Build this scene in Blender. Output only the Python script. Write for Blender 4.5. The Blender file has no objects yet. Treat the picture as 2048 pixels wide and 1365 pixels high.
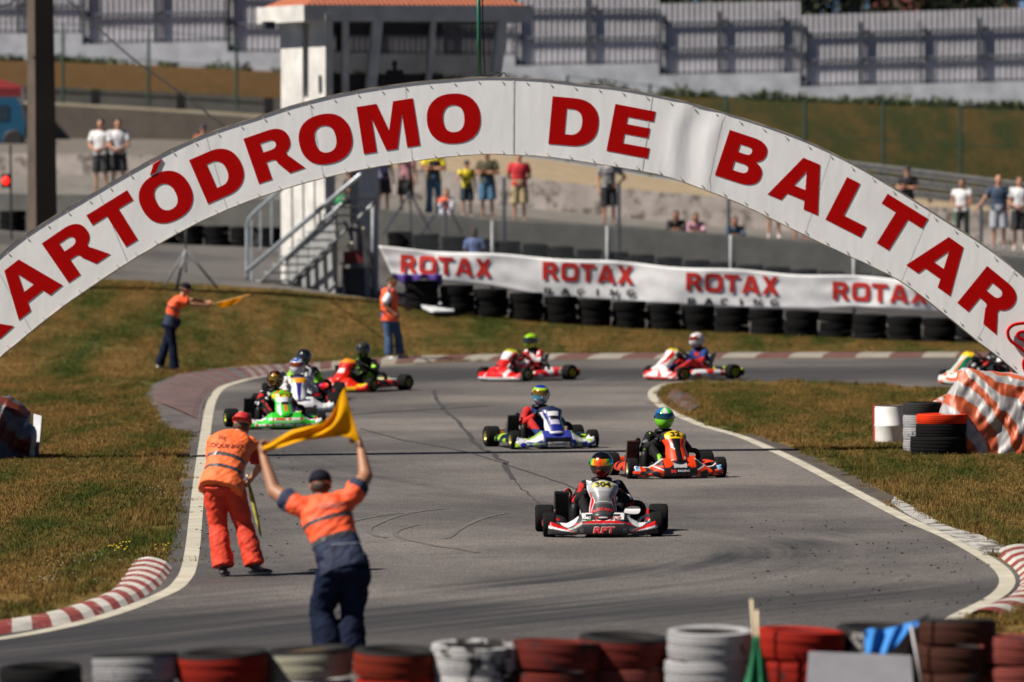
import bpy, bmesh, math, random
from mathutils import Vector, Matrix, noise
from mathutils.geometry import tessellate_polygon
R = math.radians
random.seed(7)
SC = bpy.context.scene
COL = SC.collection
# ------------------------------------------------------------------ camera
F, CX, CY = 13000.0, 1024.0, 682.5
CAMH = 3.8
PITCH = math.atan((CY - 343.0) / F)
ROLL = R(0.45)
fwd = Vector((0, math.cos(PITCH), -math.sin(PITCH)))
right0 = Vector((1, 0, 0)); up0 = Vector((0, math.sin(PITCH), math.cos(PITCH)))
rgt = right0 * math.cos(ROLL) - up0 * math.sin(ROLL)
upv = up0 * math.cos(ROLL) + right0 * math.sin(ROLL)
CAMP = Vector((0, 0, CAMH))
cam = bpy.data.cameras.new('camera')
cam.sensor_fit = 'HORIZONTAL'; cam.sensor_width = 36; cam.lens = F / 2048 * 36
cam.clip_start = 1; cam.clip_end = 3000
cam.dof.use_dof = True; cam.dof.focus_distance = 74.0; cam.dof.aperture_fstop = 2.4
co = bpy.data.objects.new('camera', cam); COL.objects.link(co)
mm = Matrix((rgt, upv, -fwd)).transposed().to_4x4(); mm.translation = CAMP
co.matrix_world = mm
SC.camera = co
# ------------------------------------------------------------------ world, sun, exposure
SUN_AZ, SUN_EL = R(19), R(48)          # sun stands to the left, a little behind the camera
tosun = Vector((-math.cos(SUN_AZ) * math.cos(SUN_EL), -math.sin(SUN_AZ) * math.cos(SUN_EL), math.sin(SUN_EL)))
w = bpy.data.worlds.new('World'); SC.world = w; w.use_nodes = True
nt = w.node_tree; sky = nt.nodes.new('ShaderNodeTexSky'); sky.sky_type = 'NISHITA'; sky.sun_disc = False
sky.air_density = .33; sky.dust_density = 0; sky.ozone_density = 1; sky.altitude = 4000; sky.sun_elevation = SUN_EL; sky.sun_rotation = math.atan2(tosun.x, tosun.y)
bg = nt.nodes['Background']; bg.inputs[1].default_value = 0.05
nt.links.new(sky.outputs[0], bg.inputs[0])
sl = bpy.data.lights.new('sun', 'SUN'); sl.energy = 5.0; sl.angle = R(0.5); sl.color = (1, .93, .82)
so = bpy.data.objects.new('sun', sl); COL.objects.link(so)
so.rotation_euler = (-tosun).to_track_quat('-Z', 'Y').to_euler()
SC.view_settings.view_transform = 'Standard'; SC.view_settings.look = 'None'
SC.view_settings.gamma = 1; SC.view_settings.exposure = 0.70
SC.render.engine = 'CYCLES'; SC.cycles.max_bounces = 6

# ------------------------------------------------------------------ picture <-> world
def ray(px, py):
    return fwd + rgt * ((px - CX) / F) + upv * ((CY - py) / F)
def at(px, py, Y):
    r = ray(px, py); return CAMP + r * (Y / r.y)
def gnd(px, py, z=0.0):
    r = ray(px, py); return CAMP + r * ((z - CAMH) / r.z)
def pxof(p):
    d = p - CAMP; k = d.dot(fwd); return CX + F * d.dot(rgt) / k, CY - F * d.dot(upv) / k
def lerp(a, b, t): return a + (b - a) * t
def interp(pts, x):
    if x <= pts[0][0]: return pts[0][1]
    for (x0, y0), (x1, y1) in zip(pts, pts[1:]):
        if x <= x1: return lerp(y0, y1, (x - x0) / (x1 - x0))
    return pts[-1][1]
def smooth_poly(pts, n=4, closed=False):
    P = [Vector(p) for p in pts]; out = []; m = len(P)
    rng = range(m) if closed else range(m - 1)
    for i in rng:
        p0 = P[i - 1] if (i or closed) else P[i]; p1 = P[i]; p2 = P[(i + 1) % m]
        p3 = P[(i + 2) % m] if (closed or i + 2 < m) else p2
        for k in range(n):
            t = k / n
            out.append(0.5 * ((2 * p1) + (p2 - p0) * t + (2 * p0 - 5 * p1 + 4 * p2 - p3) * t * t + (3 * p1 - p0 - 3 * p2 + p3) * t ** 3))
    if not closed: out.append(P[-1])
    return out

# ------------------------------------------------------------------ objects
def tag(o, label=None, cat=None, group=None, kind=None):
    if label: o['label'] = label
    if cat: o['category'] = cat
    if group: o['group'] = group
    if kind: o['kind'] = kind
    return o
def thing(name, label, cat, loc=(0, 0, 0), rotz=0, group=None):
    o = bpy.data.objects.new(name, None); COL.objects.link(o)
    o.location = loc; o.rotation_euler = (0, 0, rotz); o.empty_display_size = .1
    return tag(o, label, cat, group)
class MB:
    def __init__(s): s.v = []; s.f = []; s.m = []; s.c = []
    def add(s, vs, fs, m=0, col=None):
        b = len(s.v); s.v += [Vector(v) for v in vs]
        for f in fs: s.f.append([b + i for i in f]); s.m.append(m); s.c.append(col)
        return s
    def box(s, c, size, rot=None, m=0, col=None, bev=0):
        x, y, z = [k / 2 for k in size]; c = Vector(c)
        vs = [Vector((a, b, d)) for a in (-x, x) for b in (-y, y) for d in (-z, z)]
        if rot is not None: vs = [rot @ v for v in vs]
        return s.add([c + v for v in vs], [(0, 1, 3, 2), (4, 6, 7, 5), (0, 4, 5, 1), (2, 3, 7, 6), (0, 2, 6, 4), (1, 5, 7, 3)], m, col)
    def ring_loft(s, rings, closed_ends=True, m=0, col=None, loop=False):
        n = len(rings[0]); vs = [p for r in rings for p in r]; fs = []
        k = len(rings)
        for i in range(k if loop else k - 1):
            for j in range(n):
                a = i * n + j; b = i * n + (j + 1) % n; c = ((i + 1) % k) * n + (j + 1) % n; d = ((i + 1) % k) * n + j
                fs.append((a, b, c, d))
        if closed_ends and not loop:
            fs.append(tuple(range(n))[::-1]); fs.append(tuple((k - 1) * n + j for j in range(n)))
        return s.add(vs, fs, m, col)
    def tube(s, pts, r, n=8, m=0, col=None, ends=True, loop=False):
        pts = [Vector(p) for p in pts]; rs = r if isinstance(r, (list, tuple)) else [r] * len(pts)
        rings = []; k = len(pts); ref = None
        for i, p in enumerate(pts):
            if loop: t = pts[(i + 1) % k] - pts[i - 1]
            else: t = pts[min(i + 1, k - 1)] - pts[max(i - 1, 0)]
            if t.length < 1e-9: t = Vector((0, 0, 1))
            t.normalize()
            if ref is None: ref = Vector((0, 0, 1)) if abs(t.z) < .9 else Vector((1, 0, 0))
            a = t.cross(ref).normalized(); b = a.cross(t).normalized(); ref = b
            rings.append([p + (a * math.cos(q) + b * math.sin(q)) * rs[i] for q in [2 * math.pi * j / n for j in range(n)]])
        return s.ring_loft(rings, ends, m, col, loop)
    def capsule(s, p0, r0, p1, r1, n=12, m=0):
        p0 = Vector(p0); p1 = Vector(p1); t = p1 - p0
        if t.length < 1e-6: t = Vector((0, 0, 1e-3))
        u = t.normalized(); pts = []; rs = []
        for k in range(4):
            a = math.pi / 2 * k / 4; pts.append(p0 - u * r0 * math.cos(a)); rs.append(max(r0 * math.sin(a), r0 * .02))
        pts.append(p0); rs.append(r0); pts.append(p1); rs.append(r1)
        for k in range(3, -1, -1):
            a = math.pi / 2 * k / 4; pts.append(p1 + u * r1 * math.cos(a)); rs.append(max(r1 * math.sin(a), r1 * .02))
        return s.tube(pts, rs, n, m)
    def ell(s, c, r, rot=None, n=16, m=0, col=None):
        c = Vector(c); vs = []; fs = []; k = n // 2
        for i in range(1, k):
            a = math.pi * i / k
            for j in range(n):
                b = 2 * math.pi * j / n
                v = Vector((r[0] * math.sin(a) * math.cos(b), r[1] * math.sin(a) * math.sin(b), r[2] * math.cos(a)))
                vs.append(c + (rot @ v if rot is not None else v))
        top = Vector((0, 0, r[2])); top = rot @ top if rot is not None else top
        vs.append(c + top); vs.append(c - top); T = len(vs) - 2
        for i in range(k - 2):
            for j in range(n):
                fs.append((i * n + j, (i + 1) * n + j, (i + 1) * n + (j + 1) % n, i * n + (j + 1) % n))
        for j in range(n):
            fs.append((T, j, (j + 1) % n)); fs.append((T + 1, (k - 2) * n + (j + 1) % n, (k - 2) * n + j))
        return s.add(vs, fs, m, col)
    def lathe(s, prof, n=24, M4=None, m=0, col=None, closed=False):
        # prof: list of (r, z) around local Z
        rings = []
        for q in range(n):
            a = 2 * math.pi * q / n
            rings.append([Vector((r * math.cos(a), r * math.sin(a), z)) for r, z in prof])
        if M4 is not None: rings = [[M4 @ v for v in g] for g in rings]
        k = len(prof); vs = [p for g in rings for p in g]; fs = []
        for i in range(n):
            for j in range(k if closed else k - 1):
                a = i * k + j; b = i * k + (j + 1) % k; c = ((i + 1) % n) * k + (j + 1) % k; d = ((i + 1) % n) * k + j
                fs.append((a, d, c, b))
        return s.add(vs, fs, m, col)
    def grid(s, fn, nu, nv, m=0, colfn=None, close_v=False):
        vs = [fn(i / nu, j / nv) for i in range(nu + 1) for j in range(nv + 1)]
        b = len(s.v); s.v += [Vector(v) for v in vs]
        for i in range(nu):
            for j in range(nv):
                a = b + i * (nv + 1) + j
                s.f.append([a, a + nv + 1, a + nv + 2, a + 1]); s.m.append(m)
                s.c.append(colfn((i + .5) / nu, (j + .5) / nv) if colfn else None)
        return s
    def mesh(s, name, mats, smooth=True):
        me = bpy.data.meshes.new(name); me.from_pydata([tuple(v) for v in s.v], [], s.f)
        for m in (mats if isinstance(mats, (list, tuple)) else [mats]): me.materials.append(m)
        me.polygons.foreach_set('material_index', s.m)
        me.polygons.foreach_set('use_smooth', [smooth] * len(s.f))
        if any(c is not None for c in s.c):
            ca = me.color_attributes.new('Col', 'FLOAT_COLOR', 'CORNER'); buf = []
            for f, c in zip(s.f, s.c):
                c = c or (.5, .5, .5)
                buf += [c[0], c[1], c[2], 1.0] * len(f)
            ca.data.foreach_set('color', buf)
        me.validate(); me.update()
        return me
    def build(s, name, mats, parent=None, smooth=False, loc=None, autosmooth=None, recalc=False):
        me = s.mesh(name, mats, smooth)
        if recalc:
            bm = bmesh.new(); bm.from_mesh(me); bmesh.ops.recalc_face_normals(bm, faces=bm.faces); bm.to_mesh(me); bm.free()
        if autosmooth:
            me.set_sharp_from_angle(angle=R(autosmooth))
        o = bpy.data.objects.new(name, me); COL.objects.link(o)
        if parent: o.parent = parent
        if loc is not None: o.location = loc
        return o
def flat_poly(name, pts2, z, mat, kind=None, parent=None, cell=0):
    """a sheet from a closed outline of (x, y) points"""
    vs = [Vector((p[0], p[1], z)) for p in pts2]
    tris = tessellate_polygon([vs]); mb = MB(); mb.add(vs, [tuple(t) for t in tris])
    o = mb.build(name, mat, parent, recalc=False)
    bm = bmesh.new(); bm.from_mesh(o.data)
    if cell:
        xs = [v.co.x for v in bm.verts]; ys = [v.co.y for v in bm.verts]
        x = min(xs)
        while x < max(xs):
            bmesh.ops.bisect_plane(bm, geom=bm.verts[:] + bm.edges[:] + bm.faces[:], plane_co=(x, 0, 0), plane_no=(1, 0, 0)); x += cell[0]
        y = min(ys)
        while y < max(ys):
            bmesh.ops.bisect_plane(bm, geom=bm.verts[:] + bm.edges[:] + bm.faces[:], plane_co=(0, y, 0), plane_no=(0, 1, 0)); y += cell[1]
    for f in bm.faces:
        if f.normal.z < 0: f.normal_flip()
    bm.to_mesh(o.data); bm.free()
    if kind: o['kind'] = kind
    return o
def ribbon(line, w0, w1, z):
    """strip of a polyline of ground points between offsets w0 and w1 (to the right of travel)"""
    L = []; Rr = []
    for i, p in enumerate(line):
        t = (line[min(i + 1, len(line) - 1)] - line[max(i - 1, 0)]); t.z = 0; t.normalize()
        nrm = Vector((t.y, -t.x, 0))
        L.append(Vector((p.x, p.y, z)) + nrm * w0); Rr.append(Vector((p.x, p.y, z)) + nrm * w1)
    return L, Rr

# ------------------------------------------------------------------ materials
_mc = {}
def nodes_of(m):
    m.use_nodes = True; nt = m.node_tree; return nt, nt.nodes['Principled BSDF']
def N(nt, t, **kw):
    n = nt.nodes.new(t)
    for k, v in kw.items():
        if k in n.inputs: n.inputs[k].default_value = v
        else: setattr(n, k, v)
    return n
def ramp(nt, fac, stops):
    r = nt.nodes.new('ShaderNodeValToRGB'); e = r.color_ramp.elements
    while len(e) < len(stops): e.new(.5)
    for el, (p, c) in zip(e, stops): el.position = p; el.color = (c[0], c[1], c[2], 1) if len(c) == 3 else c
    nt.links.new(fac, r.inputs[0]); return r.outputs[0]
def mix(nt, fac, a, b, mode='MIX'):
    m = nt.nodes.new('ShaderNodeMix'); m.data_type = 'RGBA'; m.blend_type = mode
    for sock, v in ((m.inputs[0], fac), (m.inputs[6], a), (m.inputs[7], b)):
        if isinstance(v, bpy.types.NodeSocket): nt.links.new(v, sock)
        elif isinstance(v, (int, float)): sock.default_value = v
        else: sock.default_value = (v[0], v[1], v[2], 1)
    return m.outputs[2]
def M(name, col, rough=.6, metal=0.0, var=.12, ns=6.0, bump=0.0, bs=30.0, coat=0.0, spec=.5, space='Object', attr=False, gain=1.0):
    if name in _mc: return _mc[name]
    m = bpy.data.materials.new(name); nt, b = nodes_of(m)
    tc = N(nt, 'ShaderNodeTexCoord'); src = tc.outputs[space]
    if space == 'World':
        pass
    nz = N(nt, 'ShaderNodeTexNoise', Scale=ns, Detail=5.0); nt.links.new(src, nz.inputs['Vector'])
    lo = (1 - var * 1.6) * gain; hi = (1 + var) * gain
    fac = ramp(nt, nz.outputs[0], [(.3, (lo,) * 3), (.7, (hi,) * 3)])
    base = (col[0], col[1], col[2])
    if attr:
        a = N(nt, 'ShaderNodeAttribute', attribute_name='Col'); base = a.outputs['Color']
    c = mix(nt, 1.0, base, fac, 'MULTIPLY')
    nt.links.new(c, b.inputs['Base Color'])
    b.inputs['Roughness'].default_value = rough; b.inputs['Metallic'].default_value = metal
    b.inputs['Specular IOR Level'].default_value = spec
    if coat: b.inputs['Coat Weight'].default_value = coat; b.inputs['Coat Roughness'].default_value = .08
    if bump:
        n2 = N(nt, 'ShaderNodeTexNoise', Scale=bs, Detail=3.0); nt.links.new(src, n2.inputs['Vector'])
        bp = N(nt, 'ShaderNodeBump', Strength=bump, Distance=.02); nt.links.new(n2.outputs[0], bp.inputs['Height'])
        nt.links.new(bp.outputs[0], b.inputs['Normal'])
    _mc[name] = m; return m
def worldpos(nt):
    g = N(nt, 'ShaderNodeNewGeometry'); return g.outputs['Position']

def translucent(m, k=.4):
    nt = m.node_tree; b = nt.nodes['Principled BSDF']; out = nt.nodes['Material Output']; t = nt.nodes.new('ShaderNodeBsdfTranslucent'); mx = nt.nodes.new('ShaderNodeMixShader'); mx.inputs[0].default_value = k
    nt.links.new(b.inputs['Base Color'].links[0].from_socket, t.inputs['Color']); nt.links.new(b.outputs[0], mx.inputs[1]); nt.links.new(t.outputs[0], mx.inputs[2]); nt.links.new(mx.outputs[0], out.inputs[0]); return m
def grass_mat(name, straw, green, bias=.5, blades=False):
    m = bpy.data.materials.new(name); nt, b = nodes_of(m); P = worldpos(nt)
    mp = N(nt, 'ShaderNodeMapping'); mp.inputs['Scale'].default_value = (1.3, .20, 1); nt.links.new(P, mp.inputs[0])
    n1 = N(nt, 'ShaderNodeTexNoise', Scale=.7, Detail=6.0, Roughness=.72); nt.links.new(mp.outputs[0], n1.inputs['Vector'])
    n2 = N(nt, 'ShaderNodeTexNoise', Scale=9.0 if not blades else 14.0, Detail=4.0); nt.links.new(P, n2.inputs['Vector'])
    c1 = ramp(nt, n1.outputs[0], [(bias - .13, green), (bias + .10, straw)])
    dark = mix(nt, 1.0, c1, (.50, .48, .45), 'MULTIPLY'); lite = mix(nt, 1.0, c1, (1.35, 1.3, 1.25), 'MULTIPLY')
    c2 = mix(nt, ramp(nt, n2.outputs[0], [(.35, (0, 0, 0)), (.65, (1, 1, 1))]), dark, lite)
    nt.links.new(c2, b.inputs['Base Color']); b.inputs['Roughness'].default_value = .85
    b.inputs['Specular IOR Level'].default_value = .15
    if not blades:
        n3 = N(nt, 'ShaderNodeTexNoise', Scale=7.0, Detail=4.0); nt.links.new(P, n3.inputs['Vector'])
        bp = N(nt, 'ShaderNodeBump', Strength=.9, Distance=.08); nt.links.new(n3.outputs[0], bp.inputs['Height'])
        nt.links.new(bp.outputs[0], b.inputs['Normal'])
    _mc[name] = m; return m
STRAW = (.15, .095, .03); GREEN = (.05, .062, .012)
G_FLAT = grass_mat('grass_ground', STRAW, GREEN, .50)
G_BLADE = grass_mat('grass_blade', (.205, .125, .040), (.052, .070, .011), .505, True)
G_FARL = grass_mat('dry_slope', (.080, .044, .014), (.045, .034, .009), .40)
G_FARR = grass_mat('green_slope', (.050, .034, .008), (.017, .024, .004), .52)

def asphalt_mat(name, base, rubber=True):
    m = bpy.data.materials.new(name); nt, b = nodes_of(m); P = worldpos(nt)
    n1 = N(nt, 'ShaderNodeTexNoise', Scale=.5, Detail=4.0); nt.links.new(P, n1.inputs['Vector'])
    mg = N(nt, 'ShaderNodeMapping'); mg.inputs['Scale'].default_value = (1, .16, 1); nt.links.new(P, mg.inputs[0])
    n2 = N(nt, 'ShaderNodeTexNoise', Scale=42.0, Detail=4.0, Roughness=.8); nt.links.new(mg.outputs[0], n2.inputs['Vector'])
    n6 = N(nt, 'ShaderNodeTexNoise', Scale=.16, Detail=3.0); nt.links.new(P, n6.inputs['Vector'])
    n5 = N(nt, 'ShaderNodeTexNoise', Scale=3.2, Detail=5.0, Roughness=.65); nt.links.new(P, n5.inputs['Vector'])
    v = N(nt, 'ShaderNodeTexVoronoi', Scale=38.0); nt.links.new(P, v.inputs['Vector'])
    c = mix(nt, 1.0, base, ramp(nt, n1.outputs[0], [(.3, (.86,) * 3), (.7, (1.12, 1.11, 1.10))]), 'MULTIPLY')
    c = mix(nt, 1.0, c, ramp(nt, n2.outputs[0], [(.34, (.58,) * 3), (.66, (1.42,) * 3)]), 'MULTIPLY')
    c = mix(nt, 1.0, c, ramp(nt, n5.outputs[0], [(.32, (.80, .80, .81)), (.68, (1.10, 1.09, 1.08))]), 'MULTIPLY')
    c = mix(nt, 1.0, c, ramp(nt, n6.outputs[0], [(.40, (.62, .62, .64)), (.60, (1.18, 1.17, 1.16))]), 'MULTIPLY')
    # pale specks: glints on the asphalt put into its colour
    glint = ramp(nt, v.outputs['Distance'], [(.05, (1, 1, 1)), (.09, (0, 0, 0))])
    n4 = N(nt, 'ShaderNodeTexNoise', Scale=5.0, Detail=1.0); nt.links.new(P, n4.inputs['Vector'])
    glint2 = mix(nt, 1.0, glint, ramp(nt, n4.outputs[0], [(.58, (0, 0, 0)), (.66, (.9,) * 3)]), 'MULTIPLY')
    c = mix(nt, glint2, c, (.55, .54, .5))
    if rubber:
        a = N(nt, 'ShaderNodeAttribute', attribute_name='line')   # x: sideways metres, y: metres along, z: rubber amount
        sx = N(nt, 'ShaderNodeSeparateXYZ'); nt.links.new(a.outputs['Vector'], sx.inputs[0])
        mp = N(nt, 'ShaderNodeMapping'); mp.inputs['Scale'].default_value = (3.6, .10, 0); nt.links.new(a.outputs['Vector'], mp.inputs[0])
        n3 = N(nt, 'ShaderNodeTexNoise', Scale=1.0, Detail=5.0, Roughness=.7); nt.links.new(mp.outputs[0], n3.inputs['Vector'])
        st = ramp(nt, n3.outputs[0], [(.34, (0, 0, 0)), (.72, (.85, .85, .85))])
        st2 = N(nt, 'ShaderNodeMath', operation='MULTIPLY_ADD'); nt.links.new(st, st2.inputs[0]); st2.inputs[1].default_value = .75; st2.inputs[2].default_value = .25; st = st2.outputs[0]
        k = N(nt, 'ShaderNodeMath', operation='MULTIPLY'); k.use_clamp = True; nt.links.new(st, k.inputs[0]); nt.links.new(sx.outputs[2], k.inputs[1])
        c = mix(nt, k.outputs[0], c, (.022, .022, .024))
    nt.links.new(c, b.inputs['Base Color'])
    b.inputs['Roughness'].default_value = .72; b.inputs['Specular IOR Level'].default_value = .35
    bp = N(nt, 'ShaderNodeBump', Strength=.35, Distance=.004); nt.links.new(n2.outputs[0], bp.inputs['Height'])
    nt.links.new(bp.outputs[0], b.inputs['Normal'])
    return m
ASPH = asphalt_mat('asphalt', (.130, .119, .113))
ASPH2 = asphalt_mat('old_asphalt', (.10, .094, .09), False)
def worn_paint(name, col, under, wear=.5, sc=5.0, hard=.06):
    if name in _mc: return _mc[name]
    m = bpy.data.materials.new(name); nt, b = nodes_of(m); P = worldpos(nt)
    n1 = N(nt, 'ShaderNodeTexNoise', Scale=sc, Detail=8.0, Roughness=.7); nt.links.new(P, n1.inputs['Vector'])
    n2 = N(nt, 'ShaderNodeTexNoise', Scale=2.0, Detail=4.0); nt.links.new(P, n2.inputs['Vector'])
    c = mix(nt, 1.0, col, ramp(nt, n2.outputs[0], [(.3, (.72,) * 3), (.7, (1.06,) * 3)]), 'MULTIPLY')
    c = mix(nt, ramp(nt, n1.outputs[0], [(wear, (0, 0, 0)), (wear + hard, (1, 1, 1))]), c, under)
    nt.links.new(c, b.inputs['Base Color']); b.inputs['Roughness'].default_value = .75
    _mc[name] = m; return m
LINE = worn_paint('line_paint', (.42, .39, .32), (.28, .26, .23), .60)
KRED = worn_paint('kerb_red', (.19, .026, .022), (.25, .20, .17), .56)
KWHT = worn_paint('kerb_white', (.42, .40, .37), (.30, .27, .24), .58)
KWORN = worn_paint('kerb_worn', (.115, .095, .093), (.045, .042, .044), .46, 1.6, .16)
KWORN2 = worn_paint('kerb_worn_pale', (.20, .17, .16), (.06, .055, .055), .50, 1.6, .2)
KWORN3 = worn_paint('kerb_worn_red', (.13, .055, .05), (.05, .045, .045), .50, 1.6, .2)
CONC = worn_paint('concrete', (.20, .195, .18), (.10, .096, .09), .52, 1.2, .3)
CONCD = worn_paint('dark_concrete', (.10, .094, .088), (.055, .05, .046), .5, 1.0, .3)
STONE = worn_paint('stone_wall', (.56, .49, .45), (.16, .135, .115), .52, 2.4, .10)
ROCK = worn_paint('rock_wall', (.14, .115, .095), (.045, .036, .028), .50, 1.0, .25)
WHITEW = worn_paint('whitewash', (.56, .58, .64), (.44, .46, .51), .62, .5, .3)
SAND = worn_paint('sand', (.34, .26, .165), (.17, .13, .08), .5, 1.4, .2)
DIRTR = worn_paint('dirt_road', (.14, .122, .105), (.075, .064, .052), .5, .6, .3)
VERGE = worn_paint('verge', (.20, .17, .12), (.07, .06, .025), .5, .8, .2)
def simple(mb_pts, name, mat, kind, smooth=False):
    o = MB().add(*mb_pts).build(name, mat, smooth=smooth); o['kind'] = kind; return o
# ================================================================== SETTING: ground, track, terrain
def world_line(pxs, n=4, sm=True):
    P = [gnd(*p) for p in pxs]
    return smooth_poly(P, n) if sm else P
gl = MB(); gl.grid(lambda u, v: (lerp(-60, 60, u), lerp(12, 136, v), 0), 4, 4)
g = gl.build('ground', G_FLAT); g['kind'] = 'structure'

lineL_px = [(-260, 1338), (-80, 1291), (0, 1279), (81, 1265), (158, 1248), (225, 1229), (280, 1209), (342, 1182), (364, 1162), (376, 1140), (385, 1092), (392, 1020),
            (399, 953), (408, 885), (417, 826), (426, 797), (443, 777), (473, 766), (520, 755), (620, 744), (760, 733), (900, 726), (1100, 721), (1500, 718), (1900, 717), (2250, 716)]
lineR_px = [(1240, 1400), (1500, 1352), (1700, 1303), (1800, 1276), (1893, 1247), (1925, 1231), (1978, 1205), (2008, 1184), (2018, 1163), (2004, 1139), (1967, 1113), (1898, 1075), (1819, 1041), (1712, 985),
            (1606, 929), (1540, 898), (1480, 873), (1415, 855), (1372, 838), (1335, 820), (1311, 801), (1306, 788), (1316, 776), (1345, 767), (1400, 763), (1500, 762), (1712, 768), (1872, 776), (2060, 786), (2300, 800)]
LL = world_line(lineL_px); LR = world_line(lineR_px)
outL, _ = ribbon(LL, -.22, 0, 0); _, outR = ribbon(LR, 0, .10, 0)
# widen the dark apron on the grass side of the near left line
apron = []
for p, q in zip(LL, outL):
    apron.append(q)
track = [(p.x, p.y) for p in apron] + [(p.x, p.y) for p in reversed(outR)] + [(4.0, 40.0), (-6.0, 40.0)]
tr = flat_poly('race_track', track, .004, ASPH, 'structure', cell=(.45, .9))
# rubbered-in racing line stored as an attribute
race = smooth_poly([gnd(*p) for p in [(2300, 742), (1500, 740), (1000, 745), (760, 757), (560, 790), (470, 850), (560, 920), (900, 985), (1300, 1040), (1620, 1095), (1500, 1150), (1100, 1195), (500, 1255), (-200, 1330)]], 8)
race2 = smooth_poly([gnd(*p) for p in [(2300, 760), (1400, 745), (900, 760), (620, 800), (640, 900), (900, 1000), (1250, 1080), (1700, 1130), (1650, 1180), (1100, 1235), (300, 1300), (-300, 1350)]], 8)
def nearest(line, p):
    best = (1e9, 0, 0, 0); L = 0
    for a, b in zip(line, line[1:]):
        d = b - a; l2 = d.x * d.x + d.y * d.y; l = math.sqrt(l2)
        t = max(0, min(1, ((p.x - a.x) * d.x + (p.y - a.y) * d.y) / l2)); ex = p.x - a.x - d.x * t; ey = p.y - a.y - d.y * t
        q = ex * ex + ey * ey
        if q < best[0]: best = (q, L + l * t, 1 if (d.x * ey - d.y * ex) > 0 else -1, 0)
        L += l
    return math.sqrt(best[0]) * best[2], best[1]
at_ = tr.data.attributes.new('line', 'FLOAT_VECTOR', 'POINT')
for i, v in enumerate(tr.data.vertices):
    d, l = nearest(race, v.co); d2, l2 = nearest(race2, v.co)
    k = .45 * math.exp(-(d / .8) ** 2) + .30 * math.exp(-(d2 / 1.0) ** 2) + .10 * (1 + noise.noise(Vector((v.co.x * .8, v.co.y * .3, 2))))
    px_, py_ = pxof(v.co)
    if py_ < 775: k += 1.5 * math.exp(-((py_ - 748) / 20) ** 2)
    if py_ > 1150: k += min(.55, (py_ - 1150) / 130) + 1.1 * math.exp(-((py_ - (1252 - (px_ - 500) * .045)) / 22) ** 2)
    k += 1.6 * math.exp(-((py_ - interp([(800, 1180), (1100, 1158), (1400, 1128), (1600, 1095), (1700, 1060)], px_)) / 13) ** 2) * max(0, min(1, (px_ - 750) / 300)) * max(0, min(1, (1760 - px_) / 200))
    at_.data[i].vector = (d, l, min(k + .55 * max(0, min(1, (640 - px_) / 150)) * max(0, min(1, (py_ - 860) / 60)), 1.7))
def strip_obj(line, w0, w1, z, name, mat, sm=False):
    a, b = ribbon(line, w0, w1, z); n = len(a); mb = MB()
    mb.add(a + b, [(i, i + 1, n + i + 1, n + i) for i in range(n - 1)])
    o = mb.build(name, mat, recalc=False)
    for_p = o.data
    bm = bmesh.new(); bm.from_mesh(for_p)
    for f in bm.faces:
        if f.normal.z < 0: f.normal_flip()
    bm.to_mesh(for_p); bm.free(); o['kind'] = 'structure'; return o
iL = next(i for i, p in enumerate(LL) if pxof(p)[1] < 728)
strip_obj(LL[:iL], -.07, .08, .008, 'edge_line', LINE)
iR = next(i for i, p in enumerate(LR) if pxof(p)[0] > 1420 and pxof(p)[1] < 770)
strip_obj(LR[:iR], -.09, .06, .0082, 'edge_line', LINE)

# ---- kerbs: raised, striped, one mesh each
def kerb(inner_px, outer_px, n, h, name, mats, wob=0.0, slant=0.0, label=None):
    I = smooth_poly([gnd(*p) for p in inner_px], 10); O = smooth_poly([gnd(*p) for p in outer_px], 10)
    def samp(L, t):
        tot = [0]
        for a, b in zip(L, L[1:]): tot.append(tot[-1] + (b - a).length)
        s = t * tot[-1]
        for i in range(len(L) - 1):
            if s <= tot[i + 1] or i == len(L) - 2:
                return L[i].lerp(L[i + 1], (s - tot[i]) / max(tot[i + 1] - tot[i], 1e-6))
    mb = MB(); sub = 3
    for k in range(n):
        for q in range(sub):
            t0 = (k + q / sub) / n; t1 = (k + (q + 1) / sub) / n
            rows0 = []; rows1 = []
            for j in range(7):
                v = j / 6; z = .012 + h * math.sin(math.pi * min(1, v * 1.15)) ** .6 if j not in (0, 6) else .0
                sl_ = slant * v
                a = samp(I, min(1, max(0, t0 + sl_))).lerp(samp(O, min(1, max(0, t0 + sl_))), v); b = samp(I, min(1, max(0, t1 + sl_))).lerp(samp(O, min(1, max(0, t1 + sl_))), v)
                rows0.append(Vector((a.x, a.y, z))); rows1.append(Vector((b.x, b.y, z)))
            mb.add(rows0 + rows1, [(j, j + 1, 8 + j, 7 + j) for j in range(6)], m=k % len(mats))
    o = mb.build(name, mats, recalc=False)
    bm = bmesh.new(); bm.from_mesh(o.data)
    for f in bm.faces:
        if f.normal.z < 0: f.normal_flip()
    bm.to_mesh(o.data); bm.free(); o['kind'] = 'structure'; return o
kerb([(-90, 1287), (0, 1271), (81, 1258), (158, 1245), (234, 1221), (293, 1193), (330, 1163), (345, 1136)],
     [(-110, 1258), (0, 1243), (59, 1234), (149, 1210), (216, 1184), (245, 1156), (262, 1132), (272, 1117)], 26, .045, 'kerb', [KRED, KWHT])
kerb([(1935, 1233), (1980, 1213), (2022, 1190), (2040, 1166), (2030, 1140), (1990, 1108)],
     [(2010, 1233), (2055, 1215), (2110, 1196), (2130, 1166), (2115, 1130), (2068, 1092)], 24, .045, 'kerb', [KRED, KWHT])
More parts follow.
